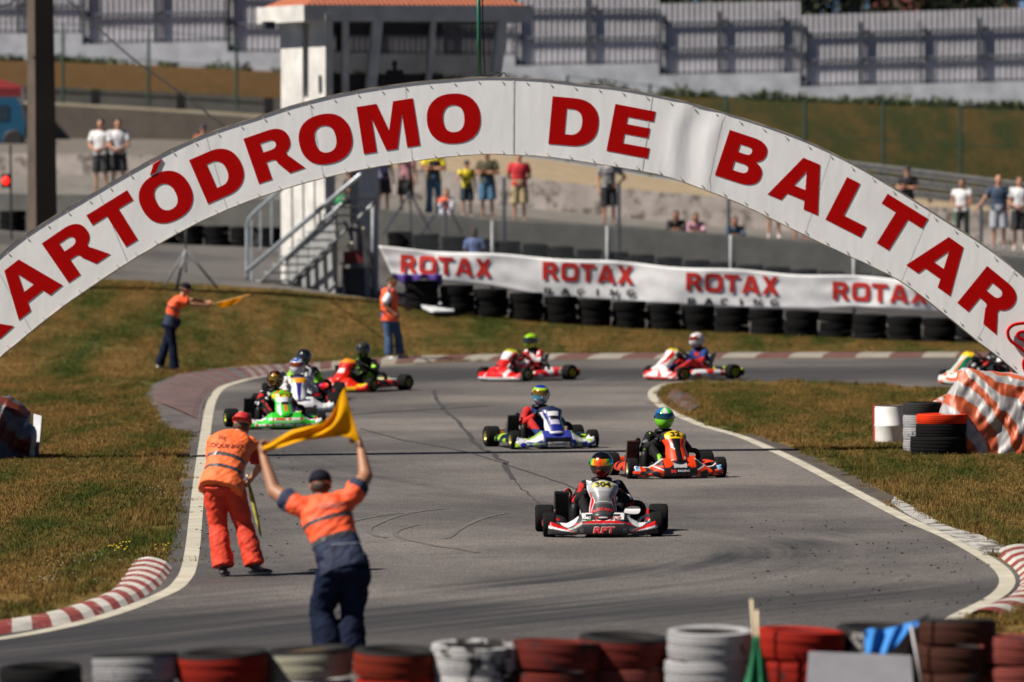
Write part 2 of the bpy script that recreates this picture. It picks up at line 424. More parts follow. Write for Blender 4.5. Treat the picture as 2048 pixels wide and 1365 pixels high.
# long far kerb: plain blocks, then slanted stripes on the left
kerb([(640, 741), (760, 730), (900, 723), (1100, 719), (1500, 716), (1950, 715), (2250, 714)],
     [(640, 725), (760, 716), (900, 711), (1100, 709), (1500, 707), (1950, 706), (2250, 705)], 29, .05, 'kerb', [worn_paint('kerb_faded_red', (.12, .045, .038), (.08, .06, .05), .5, 2.0, .15), worn_paint('kerb_faded_white', (.26, .235, .20), (.20, .16, .14), .55, 2.0, .15)])
kerb([(402, 845), (410, 810), (424, 790), (440, 775), (480, 763), (500, 759)], [(300, 800), (304, 775), (345, 752), (385, 744), (430, 738), (468, 735)], 30, .03, 'kerb', [KWORN3, KWORN])
kerb([(500, 759), (560, 750), (640, 741)], [(468, 735), (540, 730), (640, 725)], 14, .04, 'kerb', [KWORN3, KWORN2])
far_worn = smooth_poly([gnd(*p) for p in [(424, 790), (407, 812), (402, 845), (397, 866), (365, 862), (330, 853), (318, 828), (296, 800), (293, 786), (311, 768), (340, 755), (366, 748)]], 4)
flat_poly('worn_kerb', [(p.x, p.y) for p in far_worn], .0125, KWORN, 'structure')
kerb([(1332, 800), (1348, 812), (1375, 830)], [(1350, 776), (1385, 790), (1405, 812)], 6, .03, 'kerb', [KWORN3, KWORN])
# concrete aprons beside the right line
apr = smooth_poly([gnd(*p) for p in [(1781, 1008), (1830, 1040), (1893, 1070), (1975, 1110), (2012, 1095), (1960, 1072), (1905, 1058), (1850, 1030), (1790, 995)]], 3)
flat_poly('concrete_apron', [(p.x, p.y) for p in apr], .012, worn_paint('apron_white', (.38, .37, .35), (.10, .09, .08), .50, 2.2), 'structure')
dirt_px = [(1480, 870), (1540, 893), (1606, 925), (1700, 975), (1790, 1010), (1800, 1000), (1740, 968), (1640, 920), (1570, 890), (1500, 868)]
dd = smooth_poly([gnd(*p) for p in dirt_px], 3)
flat_poly('dirt_verge', [(p.x, p.y) for p in dd], .0015, worn_paint('bare_dirt', (.075, .058, .042), (.03, .026, .02), .5, 3.0), 'structure')
# tar-filled seams and dark lines in the asphalt
TAR = M('tar', (.042, .040, .040), .6)
def seam(pxs, w, jag=.0, name='dark_line', m=TAR):
    P = smooth_poly([gnd(*p) for p in pxs], 6); Q = []
    for i, p in enumerate(P):
        j = jag * noise.noise(Vector((p.x * 3, p.y * 1.2, 7)))
        Q.append(p + Vector((j, j * 4, 0)))
    a, b = [], []
    for i, p in enumerate(Q):
        ww = w * (1 + .6 * noise.noise(Vector((i * .7, 3, w))))
        l, r = ribbon(Q, -ww / 2, ww / 2, .0092); a.append(l[i]); b.append(r[i])
    n = len(a); mb = MB(); mb.add(a + b, [(i, i + 1, n + i + 1, n + i) for i in range(n - 1)])
    o = mb.build(name, m)
    bm = bmesh.new(); bm.from_mesh(o.data)
    for f in bm.faces:
        if f.normal.z < 0: f.normal_flip()
    bm.to_mesh(o.data); bm.free(); o['kind'] = 'structure'
seam([(868, 782), (873, 800), (890, 822), (915, 845), (938, 870)], .055, .06)
seam([(938, 870), (960, 893), (990, 912), (1012, 935), (1026, 960)], .07, .08)
seam([(1026, 960), (1050, 985), (1085, 1012), (1110, 1030)], .02, .05)
seam([(720, 858), (800, 880), (930, 905), (1040, 940), (1130, 970), (1160, 985)], .035, .02)
SKD = M('skid', (.098, .091, .087), .75)
for L_ in ([(895, 1018), (819, 1028), (759, 1047), (737, 1062), (752, 1073), (774, 1077)], [(834, 1051), (795, 1062), (793, 1072), (815, 1081), (865, 1092), (955, 1107)], [(700, 1045), (760, 1033), (819, 1027)], [(895, 1078), (920, 1060), (960, 1040), (1010, 1028)]): seam(L_, .065, .03, 'skid_mark', SKD)

seam([(640, 836), (760, 826), (900, 818), (975, 814)], .12, .02)  # broad dark line running across the road
# rubber crumbs thrown off the racing line
cr = MB(); rng = random.Random(3)
for i in range(480):
    if i % 3: px_, py_ = rng.uniform(392, 640), rng.uniform(890, 1130); 
    else: px_, py_ = rng.uniform(1500, 1990), rng.uniform(1040, 1230)
    if i % 3 and rng.random() < (px_ - 392) / 300: continue
    p = gnd(px_, py_, .006); s_ = rng.uniform(.004, .012)
    a = rng.uniform(0, 3.1); rot = Matrix.Rotation(a, 3, 'Z')
    cr.box(p + Vector((0, 0, s_ * .4)), (s_ * rng.uniform(1, 3), s_ * rng.uniform(1, 2), s_ * .9), rot)
cro = cr.build('rubber_debris', M('crumb', (.02, .02, .02), .9)); cro['kind'] = 'stuff'

# ---- stepped terrain behind the track, defined by its feature lines
XS = [-500, -150, 0, 130, 220, 300, 400, 480, 560, 640, 760, 880, 1000, 1100, 1200, 1300, 1400, 1500, 1600, 1700, 1800, 1900, 2048, 2250, 2600]
def fl(ys, d):
    out = []
    for px in XS:
        D = interp(d, px) if isinstance(d, list) else d
        out.append(at(px, interp(ys, px), D))
    return out
DB = [(-500, 121), (300, 123), (420, 127), (600, 132), (900, 134.8), (2600, 135)]
F0 = [Vector((p.x, p.y, -.01)) for p in fl([(0, 700)], DB)]
F1 = fl([(-500, 538), (-150, 545), (0, 548), (250, 560), (560, 578), (760, 600), (870, 616), (1150, 647), (1400, 662), (1650, 675), (1900, 691), (2250, 704), (2600, 715)], [(1400, 143), (1650, 141), (1900, 138.5), (2250, 136.4), (2600, 136.2)])
for p in F1: p.z = max(p.z, .04)
F2 = fl([(-500, 455), (-150, 458), (0, 460), (320, 488), (560, 496), (1000, 535), (1400, 575), (1700, 600), (2250, 640)], 165)
F3b = fl([(-500, 455), (-150, 458), (0, 460), (320, 486), (560, 494), (1000, 533), (1400, 573), (1700, 598), (2250, 638)], 167)
F3 = fl([(-150, 388), (0, 390), (200, 393), (320, 396), (560, 402), (760, 424), (1000, 443), (1200, 453), (1400, 468), (1700, 493), (2048, 517), (2250, 532)], 167)
F4 = fl([(-150, 345), (0, 347), (300, 352), (560, 370), (760, 395), (900, 407), (1000, 410), (1200, 431), (1400, 450), (1700, 472), (2048, 492), (2250, 500)], 176)
F5 = fl([(-150, 308), (0, 310), (300, 314), (560, 325), (760, 338), (1000, 353), (1200, 376), (1400, 394), (1600, 410), (1700, 414), (1800, 411), (2048, 430), (2250, 440)], 176.4)
F6 = fl([(-150, 277), (0, 277), (300, 279), (560, 285), (760, 292), (1000, 308), (1130, 322), (1250, 342), (1360, 366), (1500, 372), (1720, 385), (2048, 412), (2250, 425)], 196)
F7 = fl([(-150, 212), (0, 210), (130, 215), (300, 224), (480, 236), (560, 245), (760, 275), (1000, 306), (1130, 320), (1250, 340), (1360, 364), (1500, 370), (1720, 383), (2048, 410), (2250, 422)], 196.5)
F8 = fl([(-150, 200), (0, 200), (130, 206), (480, 226), (560, 232), (760, 262), (1000, 297), (1200, 325), (1500, 350), (1720, 362), (2048, 390), (2250, 400)], 203)
F9 = fl([(-150, 170), (0, 172), (130, 178), (300, 188), (480, 196), (560, 200), (760, 230), (1000, 294), (1200, 322), (1500, 347), (1720, 359), (2048, 387), (2250, 397)], 203.4)
F10 = fl([(-150, 118), (0, 120), (130, 123), (300, 130), (560, 143), (760, 152), (1000, 165), (1330, 188), (1600, 199), (1800, 206), (2048, 215), (2250, 222)], 220)
F11 = [p + Vector((p.x * .6, 130, -1.5)) for p in F10]
def strip2(A, B, name, mat, i0=0, i1=None, kind='structure', rows=3, bulge=0.0, lab=None, cat=None):
    i1 = len(A) - 1 if i1 is None else i1; mb = MB(); n = i1 - i0 + 1
    vs = []
    for r in range(rows + 1):
        t = r / rows
        for i in range(i0, i1 + 1):
            p = A[i].lerp(B[i], t); p.z += bulge * math.sin(math.pi * t); vs.append(p)
    mb.add(vs, [(r * n + i, r * n + i + 1, (r + 1) * n + i + 1, (r + 1) * n + i) for r in range(rows) for i in range(n - 1)])
    o = mb.build(name, mat, smooth=rows > 1)
    if kind: o['kind'] = kind
    if lab: tag(o, lab, cat)
    return o
ix = lambda px: XS.index(px)
strip2(F0, F1, 'bank', G_FLAT, rows=8, bulge=.08)
strip2(F1, F2, 'upper_track', ASPH2)
strip2(F3b, F2, 'track_verge', CONCD)
# rail-high strip of grass between bank and upper track at the far left
strip2(F3, F4, 'terrace', worn_paint('terrace', (.16, .148, .135), (.09, .08, .072), .5, .8, .3))
strip2(F5, F6, 'dirt_road', DIRTR, 0, ix(640)); strip2(F5, F6, 'sand_bank', SAND, ix(640))
strip2(F7, F8, 'upper_verge', VERGE, 0, ix(1000)); strip2(F7, F8, 'upper_verge', G_FARR, ix(1000))
strip2(F9, F10, 'dry_slope', G_FARL, 0, ix(760), rows=6); strip2(F9, F10, 'grass_slope', G_FARR, ix(760), rows=6)
strip2(F10, F11, 'hill_top', G_FARR)
def wall(A, B, name, mat, label, i0=0, i1=None, th=.35):
    i1 = len(A) - 1 if i1 is None else i1; mb = MB(); n = i1 - i0 + 1; vs = []
    ins = .05
    for i in range(i0, i1 + 1): vs.append(A[i] + Vector((0, -.06, -.25)))
    for i in range(i0, i1 + 1): vs.append(Vector((A[i].x, A[i].y - .06, B[i].z + .04)))
    for i in range(i0, i1 + 1): vs.append(Vector((A[i].x, A[i].y + th, B[i].z + .04)))
    for i in range(i0, i1 + 1): vs.append(A[i] + Vector((0, th, -.25)))
    fs = [(r * n + i, r * n + i + 1, (r + 1) * n + i + 1, (r + 1) * n + i) for r in range(3) for i in range(n - 1)]
    fs += [(0, n, 2 * n, 3 * n), (n - 1, 4 * n - 1, 3 * n - 1, 2 * n - 1)]
    mb.add(vs, fs); o = mb.build(name, mat); return tag(o, label, 'wall')
wall(F3b, F3, 'concrete_wall', CONC, 'long grey concrete retaining wall the spectators stand on, black tyres along its foot')
wall(F4, F5, 'stone_wall', STONE, 'pale rough stone wall behind the spectators on the terrace')
wall(F6, F7, 'rock_wall', ROCK, 'brown rock retaining wall above the dirt road', 0, ix(1000))
wall(F8, F9, 'dark_wall', CONCD, 'dark weathered low wall at the foot of the dry slope', 0, ix(1000))

# terrain height for things on the bank
def line_at(L, px):
    for i in range(len(XS) - 1):
        if px <= XS[i + 1] or i == len(XS) - 2:
            t = (px - XS[i]) / (XS[i + 1] - XS[i]); return L[i].lerp(L[i + 1], t)
def bank_z(x, y):
    px = CX + F * x / max(y, 1); a = line_at(F0, px); b = line_at(F1, px)
    if y <= a.y: return 0.0
    t = min(1, (y - a.y) / (b.y - a.y)); return max(0, lerp(a.z, b.z, t) + .08 * math.sin(math.pi * t))

# ---- white stepped boundary wall, corrugated fence sections
DW = 220.0
secs = [(-400, 165, 69, 68, -95, -90), (165, 455, 90, 84, -75, -80), (455, 1030, 105, 112, -50, -40), (1030, 1318, 133, 128, -22, -20), (1318, 1600, 151, 146, 8, 3), (1600, 2300, 174, 158, 31, 8)]
mb = MB()
for (a, b, y0, y1, t0, t1) in secs:
    for (q0, q1) in ((a, b),):
        n0 = at(q0, y0, DW); n1 = at(q1, y1, DW); zb = min(interp([(XS[i], F10[i].z) for i in range(len(XS))], q0), interp([(XS[i], F10[i].z) for i in range(len(XS))], q1)) - .6
        vs = [Vector((n0.x, DW - .15, zb)), Vector((n1.x, DW - .15, zb)), Vector((n1.x, DW - .15, n1.z)), Vector((n0.x, DW - .15, n0.z))]
        vs += [v + Vector((0, .3, 0)) for v in vs]
        mb.add(vs, [(0, 1, 2, 3), (3, 2, 6, 7), (0, 3, 7, 4), (1, 5, 6, 2)])
tag(mb.build('boundary_wall', WHITEW), 'white stepped boundary wall under the corrugated fence at the top of the hill', 'wall')
FEN = M('fence_sheet', (.42, .405, .44), .6, .0, .10, 1.5)
FRM = M('fence_frame', (.055, .065, .085), .6)
names = ['at the far left behind the utility pole', 'between the utility pole and the white tower', 'behind the white tower', 'just right of the white tower with a stepped foot', 'above the grass slope, the middle of the right-hand three', 'longest one above the grass slope at the far right']
for k, (a, b, y0, y1, t0, t1) in enumerate(secs):
    Y = DW + .25; A = at(a, y0, Y); B = at(b, y1, Y); A2 = at(a, t0, Y); B2 = at(b, t1, Y)
    rt = thing('corrugated_fence', 'grey corrugated metal fence section ' + names[k], 'fence', (A.x, Y, A.z), 0, 'corrugated fence sections on the white wall')
    W = B.x - A.x; n = int(W / .19); mb = MB(); vs = []
    for i in range(n * 4 + 1):
        x = W * i / (n * 4); dy = (0, .0, .03, .03)[i % 4]
        vs.append((x, dy, lerp(0, B.z - A.z, x / W) - .02)); vs.append((x, dy, lerp(A2.z - A.z, B2.z - A.z, x / W)))
    mb.add(vs, [(2 * i, 2 * i + 2, 2 * i + 3, 2 * i + 1) for i in range(n * 4)])
    o = mb.build('panel', FEN, rt); sd = o.modifiers.new('s', 'SOLIDIFY'); sd.thickness = .004
    H0 = A2.z - A.z; H1 = B2.z - A.z; hb = B.z - A.z
    for fr in (.03, .36, .73):
        m2 = MB(); z0 = H0 * fr; z1 = hb + (H1 - hb) * fr
        m2.tube([(0, -.06, z0), (W, -.06, z1)], .045 if fr > .1 else .03, 4); m2.build('rail', FRM, rt)
    step = 2.0 if k > 3 else 2.45; x = .0
    while x < W:
        m2 = MB(); t = x / W; m2.box((x + .06, -.11, lerp(0, hb, t) + lerp(H0, H1 - hb, t) * .44), (.16 if x == 0 else .10, .10, lerp(H0, H1 - hb, t) * .88)); m2.build('post', FRM, rt); x += step
# weeds along the foot of the white wall
wd = MB(); rng = random.Random(11)
for i in range(800):
    px = rng.uniform(-100, 2200); c = noise.noise(Vector((px * .012, 1, 5)))
    if px > 1000: c += .25
    if c < -.05: continue
    p = at(px, interp([(XS[j], pxof(F10[j])[1]) for j in range(len(XS))], px), DW - .35)
    h = rng.uniform(.05, .20) * (1 + max(0, c) * 1.6)
    for q in range(5):
        b_ = p + Vector((rng.uniform(-.12, .12), rng.uniform(-.25, .2), -.1 + rng.uniform(0, h)))
        a_ = Vector((rng.uniform(-1, 1), rng.uniform(-.3, .3), rng.uniform(-.2, 1))).normalized() * .10
        c_ = Vector((rng.uniform(-1, 1), rng.uniform(-1, 1), rng.uniform(-1, 1))).normalized() * .07
        wd.add([b_, b_ + a_ + c_, b_ + a_ * 1.8, b_ + a_ - c_], [(0, 1, 2, 3)])
wo = wd.build('weeds', M('weed_leaf', (.045, .065, .018), .8, var=.5, ns=1.5)); wo['kind'] = 'stuff'
# green posts with wire in front of the slope
GP = M('green_post', (.015, .05, .035), .5)
def postfence(label, posts, Y, wires=3, h_extra=0):
    P0 = at(posts[0][0], posts[0][2], Y)
    rt = thing('wire_fence', label, 'fence', P0)
    tops = []
    for (px, y0, y1) in posts:
        a = at(px, y0, Y) - P0; b = at(px, y1, Y) - P0; m2 = MB(); m2.tube([b + Vector((0, 0, -.3)), a], .05, 6); m2.build('post', GP, rt); tops.append((a, b))
    for k in range(wires):
        t = .02 + k * .45; m2 = MB(); m2.tube([a.lerp(b, t) for a, b in tops], .012, 4); m2.build('wire', GP, rt)
postfence('wire fence on dark green posts on the dry slope behind the utility pole', [(-120, 40, 178), (126, 45, 192), (297, 58, 195), (473, 78, 198)], 202.6)
postfence('wire fence on dark green posts along the green slope at the right', [(1135, 150, 320), (1300, 168, 335), (1453, 190, 350), (1610, 198, 360), (1767, 200, 370), (1921, 212, 375), (2085, 222, 385)], 202.6)
# guardrail
GALV = M('galvanised', (.20, .21, .225), .6, .1, .15)
def guardrail():
    Y = 186.0; base = at(1690, 400, Y)
    rt = thing('guardrail', 'triple galvanised guardrail at the foot of the green slope behind standing men', 'guardrail', base)
    for k in range(3):
        ys = [(1640, 322 + 22 * k), (1715, 332 + 22 * k), (2048, 373 + 20 * k), (2300, 402 + 20 * k)]
        P = [at(px, y, Y) - base for px, y in ys]; rings = []
        for p in P:
            hh = .11
            rings.append([p + Vector((0, y, z)) for y, z in ((-.02, -hh), (-.09, -hh * .75), (-.09, -hh * .35), (-.02, 0), (-.09, hh * .35), (-.09, hh * .75), (-.02, hh), (.0, hh), (-.03, hh * .7), (.02, 0), (-.03, -hh * .7), (.0, -hh))])
        m2 = MB(); m2.ring_loft(rings); m2.build('rail', GALV, rt)
    for px in (1660, 1760, 1860, 1960, 2060, 2160):
        a = at(px, interp([(1640, 322), (1715, 330), (2048, 371), (2300, 400)], px), Y + .1) - base
        m2 = MB(); m2.box(a + Vector((0, 0, -.62)), (.1, .08, 1.3)); m2.build('post', GALV, rt)
guardrail()
# trees and a house behind the fence at the top right
BARK = M('bark', (.08, .055, .035), .9)
LEAF = M('leaf', (.022, .032, .012), .7, var=.7, ns=.8)
def tree(px, Y, base_z, h, r, label, seed):
    rng = random.Random(seed); p = at(px, 40, Y); root = thing('tree', label, 'tree', (p.x, Y, base_z), rng.uniform(0, 6), 'dark trees behind the corrugated fence')
    m2 = MB(); m2.tube([(0, 0, 0), (.1, 0, h * .35), (.0, .1, h * .7)], [.22, .16, .06], 8)
    cl = []
    for i in range(16):
        a = rng.uniform(0, 6.28); rr = r * rng.uniform(.2, .85); z = h * rng.uniform(.35, .95)
        q = Vector((rr * math.cos(a), rr * math.sin(a), z)); cl.append(q); m2.tube([(0, 0, h * .3), q * .6 + Vector((0, 0, h * .12)), q], [.07, .04, .015], 5)
    m2.build('trunk', BARK, root, True)
    m3 = MB()
    for q in cl:
        for i in range(130):
            d = Vector((rng.gauss(0, .5), rng.gauss(0, .5), rng.gauss(0, .42))) * r * .34
            c = q + d; u = Vector((rng.uniform(-1, 1), rng.uniform(-1, 1), rng.uniform(-1, 1))).normalized() * .16; v = u.orthogonal().normalized() * .09
            m3.add([c - u, c + v, c + u, c - v], [(0, 1, 2, 3)])
    m3.build('crown', LEAF, root)
for i, (px, h) in enumerate([(1300, 3.9), (1400, 4.2), (1485, 4.6), (1570, 5.0), (1640, 5.5), (1720, 5.2), (1800, 4.8), (1905, 5.2), (1990, 5.4), (2080, 5.0)]):
    tree(px, 232 + (i % 3) * 2, 5.2, h + 1.6, 2.3, 'dark leafy tree behind the corrugated fence, ' + ['low one left of the tall ones', 'small one second from left', 'third from left over the middle section', 'fourth from the left', 'fifth from the left', 'sixth from the left', 'beside the red roofed house', 'in front of the red roofed house', 'right of the red roofed house', 'last one at the right edge'][i], i + 5)
hp = at(1880, 12, 246)
ho = thing('house', 'house with dark red roof partly hidden by trees above the fence', 'house', (hp.x, 246, 6.0), .1)
MB().box((0, 0, 1.6), (4.4, 4, 3.2)).build('wall', M('house_wall', (.20, .11, .09), .8), ho)
m2 = MB(); m2.add([(-2.5, -2.3, 3.2), (2.5, -2.3, 3.2), (2.5, 2.3, 3.2), (-2.5, 2.3, 3.2), (-2.5, 0, 4.4), (2.5, 0, 4.4)], [(0, 1, 5, 4), (2, 3, 4, 5), (0, 4, 3), (1, 2, 5), (0, 3, 2, 1)]); m2.build('roof', M('house_roof', (.16, .035, .03), .8), ho)
for x in (-1.2, 1.0): MB().box((x, -2.02, 1.9), (.8, .06, 1.1)).build('window', M('house_window', (.05, .05, .06), .2), ho)

# ---- grass blades as instanced tufts (one object)
def patch(seed, n, hmin, hmax, name):
    rng = random.Random(seed); mb = MB()
    for i in range(n):
        x, y = rng.uniform(-.6, .6), rng.uniform(-.6, .6); h = rng.uniform(hmin, hmax) * (1.0 if rng.random() < .93 else 1.8)
        a = rng.uniform(0, 6.28); wv = Vector((math.cos(a), math.sin(a), 0)) * rng.uniform(.002, .005)
        ln = Vector((rng.gauss(0, .4), rng.gauss(0, .4), 0)) * h
        b0 = Vector((x, y, -.01)); mid = b0 + ln * .3 + Vector((0, 0, h * .6)); tip = b0 + ln + Vector((0, 0, h))
        mb.add([b0 - wv, b0 + wv, mid + wv * .7, mid - wv * .7, tip], [(0, 1, 2, 3), (3, 2, 4)])
    me = mb.mesh(name, G_BLADE, False); return bpy.data.objects.new(name, me)
gc = bpy.data.collections.new('tufts')
for s_ in range(5): gc.objects.link(patch(s_, 1500, .016, .048, 'tuft'))
track_poly = track
def inside(poly, x, y):
    c = False; n = len(poly); j = n - 1
    for i in range(n):
        xi, yi = poly[i]; xj, yj = poly[j]
        if (yi > y) != (yj > y) and x < (xj - xi) * (y - yi) / (yj - yi) + xi: c = not c
        j = i
    return c
kpolys = []
for I, O in (([(-90, 1287), (81, 1258), (234, 1221), (330, 1163), (345, 1136)], [(-110, 1258), (59, 1234), (216, 1184), (272, 1117)]),
             ([(1935, 1233), (2022, 1190), (2040, 1166), (1990, 1108)], [(2010, 1233), (2130, 1166), (2068, 1092)]),
             ([(640, 741), (900, 723), (2250, 714)], [(640, 725), (900, 711), (2250, 705)])):
    kpolys.append([(gnd(*p).x, gnd(*p).y) for p in I] + [(gnd(*p).x, gnd(*p).y) for p in reversed(O)])
kpolys.append([(p.x, p.y) for p in far_worn] )
kpolys.append([(gnd(*p).x, gnd(*p).y) for p in [(424, 790), (480, 763), (640, 741), (640, 725), (450, 736), (366, 748)]])
kpolys.append([(p.x, p.y) for p in apr]); kpolys.append([(p.x, p.y) for p in dd])
gp = []; rng = random.Random(5)
y = 47.0
while y < 143:
    st = .62 if y < 110 else .8
    xl = (-90 - CX) / F * y; xr = (2140 - CX) / F * y; x = xl
    while x < xr:
        X = x + rng.uniform(-.3, .3); Yy = y + rng.uniform(-.3, .3); x += st
        px = CX + F * X / Yy
        if Yy > line_at(F1, px).y - .4: continue
        m_ = .55
        bad = False
        for dx in (-.5, 0, .5):
            for dy in (-.55, 0, .55):
                if inside(track_poly, X + dx, Yy + dy): bad = True
        if bad or any(inside(kp, X + dx, Yy + dy) for kp in kpolys for dx in (-.5, 0, .5) for dy in (-.4, .4)): continue
        gp.append((X, Yy, bank_z(X, Yy)))
    y += st
# finer small tufts to fill up to the edges
gs = []
for i in range(26000):
    Yy = 47 + 96 * rng.random() ** 1.1; X = rng.uniform((-60 - CX) / F * Yy, (2110 - CX) / F * Yy); px = CX + F * X / Yy
    if Yy > line_at(F1, px).y - .1: continue
    near = False
    if inside(track_poly, X, Yy) or any(inside(kp, X, Yy) for kp in kpolys): continue
    for dx, dy in ((.55, 0), (-.55, 0), (0, .6), (0, -.6)):
        if inside(track_poly, X + dx, Yy + dy) or any(inside(kp, X + dx, Yy + dy) for kp in kpolys): near = True
    if near: gs.append((X, Yy, bank_z(X, Yy)))
gc2 = bpy.data.collections.new('small_tufts')
def small(seed):
    rng = random.Random(seed); mb = MB()
    for i in range(70):
        a = rng.uniform(0, 6.28); rr = .09 * math.sqrt(rng.random()); h = rng.uniform(.03, .09)
        wv = Vector((math.cos(a), math.sin(a), 0)) * .004; ln = Vector((rng.gauss(0, .5), rng.gauss(0, .5), 0)) * h
        b0 = Vector((rr * math.cos(a * 7), rr * math.sin(a * 7), -.01)); mb.add([b0 - wv, b0 + wv, b0 + ln + Vector((0, 0, h))], [(0, 1, 2)])
    return bpy.data.objects.new('tuft', mb.mesh('tuft', G_BLADE, False))
for s_ in range(4): gc2.objects.link(small(40 + s_))
def scatter(name, pts, coll, smin, smax, label):
    me = bpy.data.meshes.new(name); me.from_pydata(pts, [], []); o = bpy.data.objects.new(name, me); COL.objects.link(o)
    o['kind'] = 'stuff'; o['label'] = label
    ng = bpy.data.node_groups.new(name, 'GeometryNodeTree')
    ng.interface.new_socket('Geometry', in_out='INPUT', socket_type='NodeSocketGeometry'); ng.interface.new_socket('Geometry', in_out='OUTPUT', socket_type='NodeSocketGeometry')
    nn = ng.nodes; gi = nn.new('NodeGroupInput'); go = nn.new('NodeGroupOutput'); ip = nn.new('GeometryNodeInstanceOnPoints'); ci = nn.new('GeometryNodeCollectionInfo')
    ci.inputs['Collection'].default_value = coll; ci.inputs['Separate Children'].default_value = True; ci.inputs['Reset Children'].default_value = True
    ip.inputs['Pick Instance'].default_value = True
    rv = nn.new('FunctionNodeRandomValue'); rv.data_type = 'FLOAT_VECTOR'; rv.inputs[0].default_value = (0, 0, 0); rv.inputs[1].default_value = (0, 0, 6.28)
    rs = nn.new('FunctionNodeRandomValue'); rs.data_type = 'FLOAT'; rs.inputs[2].default_value = smin; rs.inputs[3].default_value = smax
    L = ng.links.new
    na = nn.new('GeometryNodeInputNamedAttribute'); na.data_type = 'FLOAT_VECTOR'; na.inputs['Name'].default_value = 'up'
    er = nn.new('FunctionNodeEulerToRotation'); al = nn.new('FunctionNodeAlignRotationToVector'); al.axis = 'Z'
    aa = me.attributes.new('up', 'FLOAT_VECTOR', 'POINT')
    for i, p in enumerate(pts):
        e = .4; dzx = (bank_z(p[0] + e, p[1]) - bank_z(p[0] - e, p[1])) / (2 * e); dzy = (bank_z(p[0], p[1] + e) - bank_z(p[0], p[1] - e)) / (2 * e)
        aa.data[i].vector = Vector((-dzx, -dzy, 1)).normalized()
    L = ng.links.new; L(rv.outputs[0], er.inputs[0]); L(er.outputs[0], al.inputs['Rotation']); L(na.outputs[0], al.inputs['Vector']); rvout = al.outputs[0]
    L(gi.outputs[0], ip.inputs['Points']); L(ci.outputs[0], ip.inputs['Instance']); L(rvout, ip.inputs['Rotation']); L(rs.outputs[1], ip.inputs['Scale']); L(ip.outputs[0], go.inputs[0])
    md = o.modifiers.new('scatter', 'NODES'); md.node_group = ng
    return o
scatter('grass', gp, gc, .85, 1.15, 'short brown and green grass')
scatter('edge_grass', gs, gc2, .7, 1.4, 'ragged grass along the track edge')
# tiny flowers in the grass by the left kerb
def flowers(name, col, boxes, n, h, s, seed):
    rng = random.Random(seed); mb = MB()
    for i in range(n):
        b_ = rng.choice(boxes); p = gnd(rng.gauss(b_[0], b_[2]), rng.gauss(b_[1], b_[3]))
        if inside(track_poly, p.x, p.y) or any(inside(kp, p.x, p.y) for kp in kpolys): continue
        hh = h * rng.uniform(.6, 1.3); mb.tube([p, p + Vector((0, 0, hh))], .002, 3, 1); mb.ell(p + Vector((0, 0, hh)), (s, s, s * .6), n=6)
    o = mb.build(name, [M(name + '_petal', col, .7), M('stem', (.07, .1, .03), .8)]); o['kind'] = 'stuff'
flowers('yellow_flowers', (.65, .42, .03), [(235, 1110, 18, 5), (345, 1105, 18, 6)], 34, .09, .011, 2)
flowers('white_flowers', (.6, .58, .5), [(150, 1125, 45, 7), (100, 1165, 50, 7), (320, 985, 22, 10)], 90, .05, .006, 4)
# ================================================================== ARCH
YA = 86.6
def ap(px, py, dy=0.0):
    return at(px, py, YA + dy)
arch_o = [(-150, 660), (-70, 577), (0, 512), (68, 460), (161, 403), (239, 357), (325, 309), (410, 270), (513, 236), (598, 209), (700, 185), (818, 167.5), (900, 160), (962, 156), (1013, 156.5), (1081, 160), (1150, 168), (1239, 178),
          (1350, 200), (1424, 220), (1517, 248), (1609, 282), (1702, 327), (1794, 381), (1887, 440), (1956, 484), (2003, 519), (2048, 557), (2130, 640), (2200, 725)]
arch_i = [(-60, 790), (-25, 745), (0, 715), (37, 684), (110, 625), (183, 573), (256, 525), (330, 481), (403, 442), (505, 399), (626, 361), (739, 336), (842, 320), (900, 313), (970, 308), (1013, 309), (1081, 312), (1132, 318), (1200, 328),
          (1313, 348), (1378, 368), (1470, 403), (1563, 447), (1655, 492), (1794, 558), (1887, 627), (1956, 683), (2007, 722), (2048, 762), (2110, 850)]
apos = gnd(1000, 905)
arch = thing('arch', 'white gateway arch over the track with red lettering and green mast', 'arch', (apos.x, YA, 0))
AO = Vector((apos.x, YA, 0))
def resample(P, n):
    P = [Vector(p) for p in P]; tot = [0]
    for a, b in zip(P, P[1:]): tot.append(tot[-1] + (b - a).length)
    out = []; i = 0
    for k in range(n + 1):
        s = tot[-1] * k / n
        while i < len(P) - 2 and s > tot[i + 1]: i += 1
        out.append(P[i].lerp(P[i + 1], (s - tot[i]) / max(1e-9, tot[i + 1] - tot[i])))
    return out
NO = 220
Po = resample(smooth_poly([ap(*p) - AO for p in arch_o], 5), NO); Pi = resample(smooth_poly([ap(*p) - AO for p in arch_i], 5), NO)
TH = .34
ARM = bpy.data.materials.new('arch_sheet'); nt, b = nodes_of(ARM)
tc = N(nt, 'ShaderNodeTexCoord'); n1 = N(nt, 'ShaderNodeTexNoise', Scale=1.1, Detail=5.0); nt.links.new(tc.outputs['Object'], n1.inputs['Vector'])
n2 = N(nt, 'ShaderNodeTexNoise', Scale=9.0, Detail=6.0, Roughness=.7); nt.links.new(tc.outputs['Object'], n2.inputs['Vector'])
c = mix(nt, ramp(nt, n1.outputs[0], [(.35, (0,) * 3), (.75, (1,) * 3)]), (.88, .88, .89), (.81, .81, .82))
c = mix(nt, ramp(nt, n2.outputs[0], [(.68, (0,) * 3), (.80, (.35,) * 3)]), c, (.42, .36, .28))
nt.links.new(c, b.inputs['Base Color']); b.inputs['Roughness'].default_value = .42
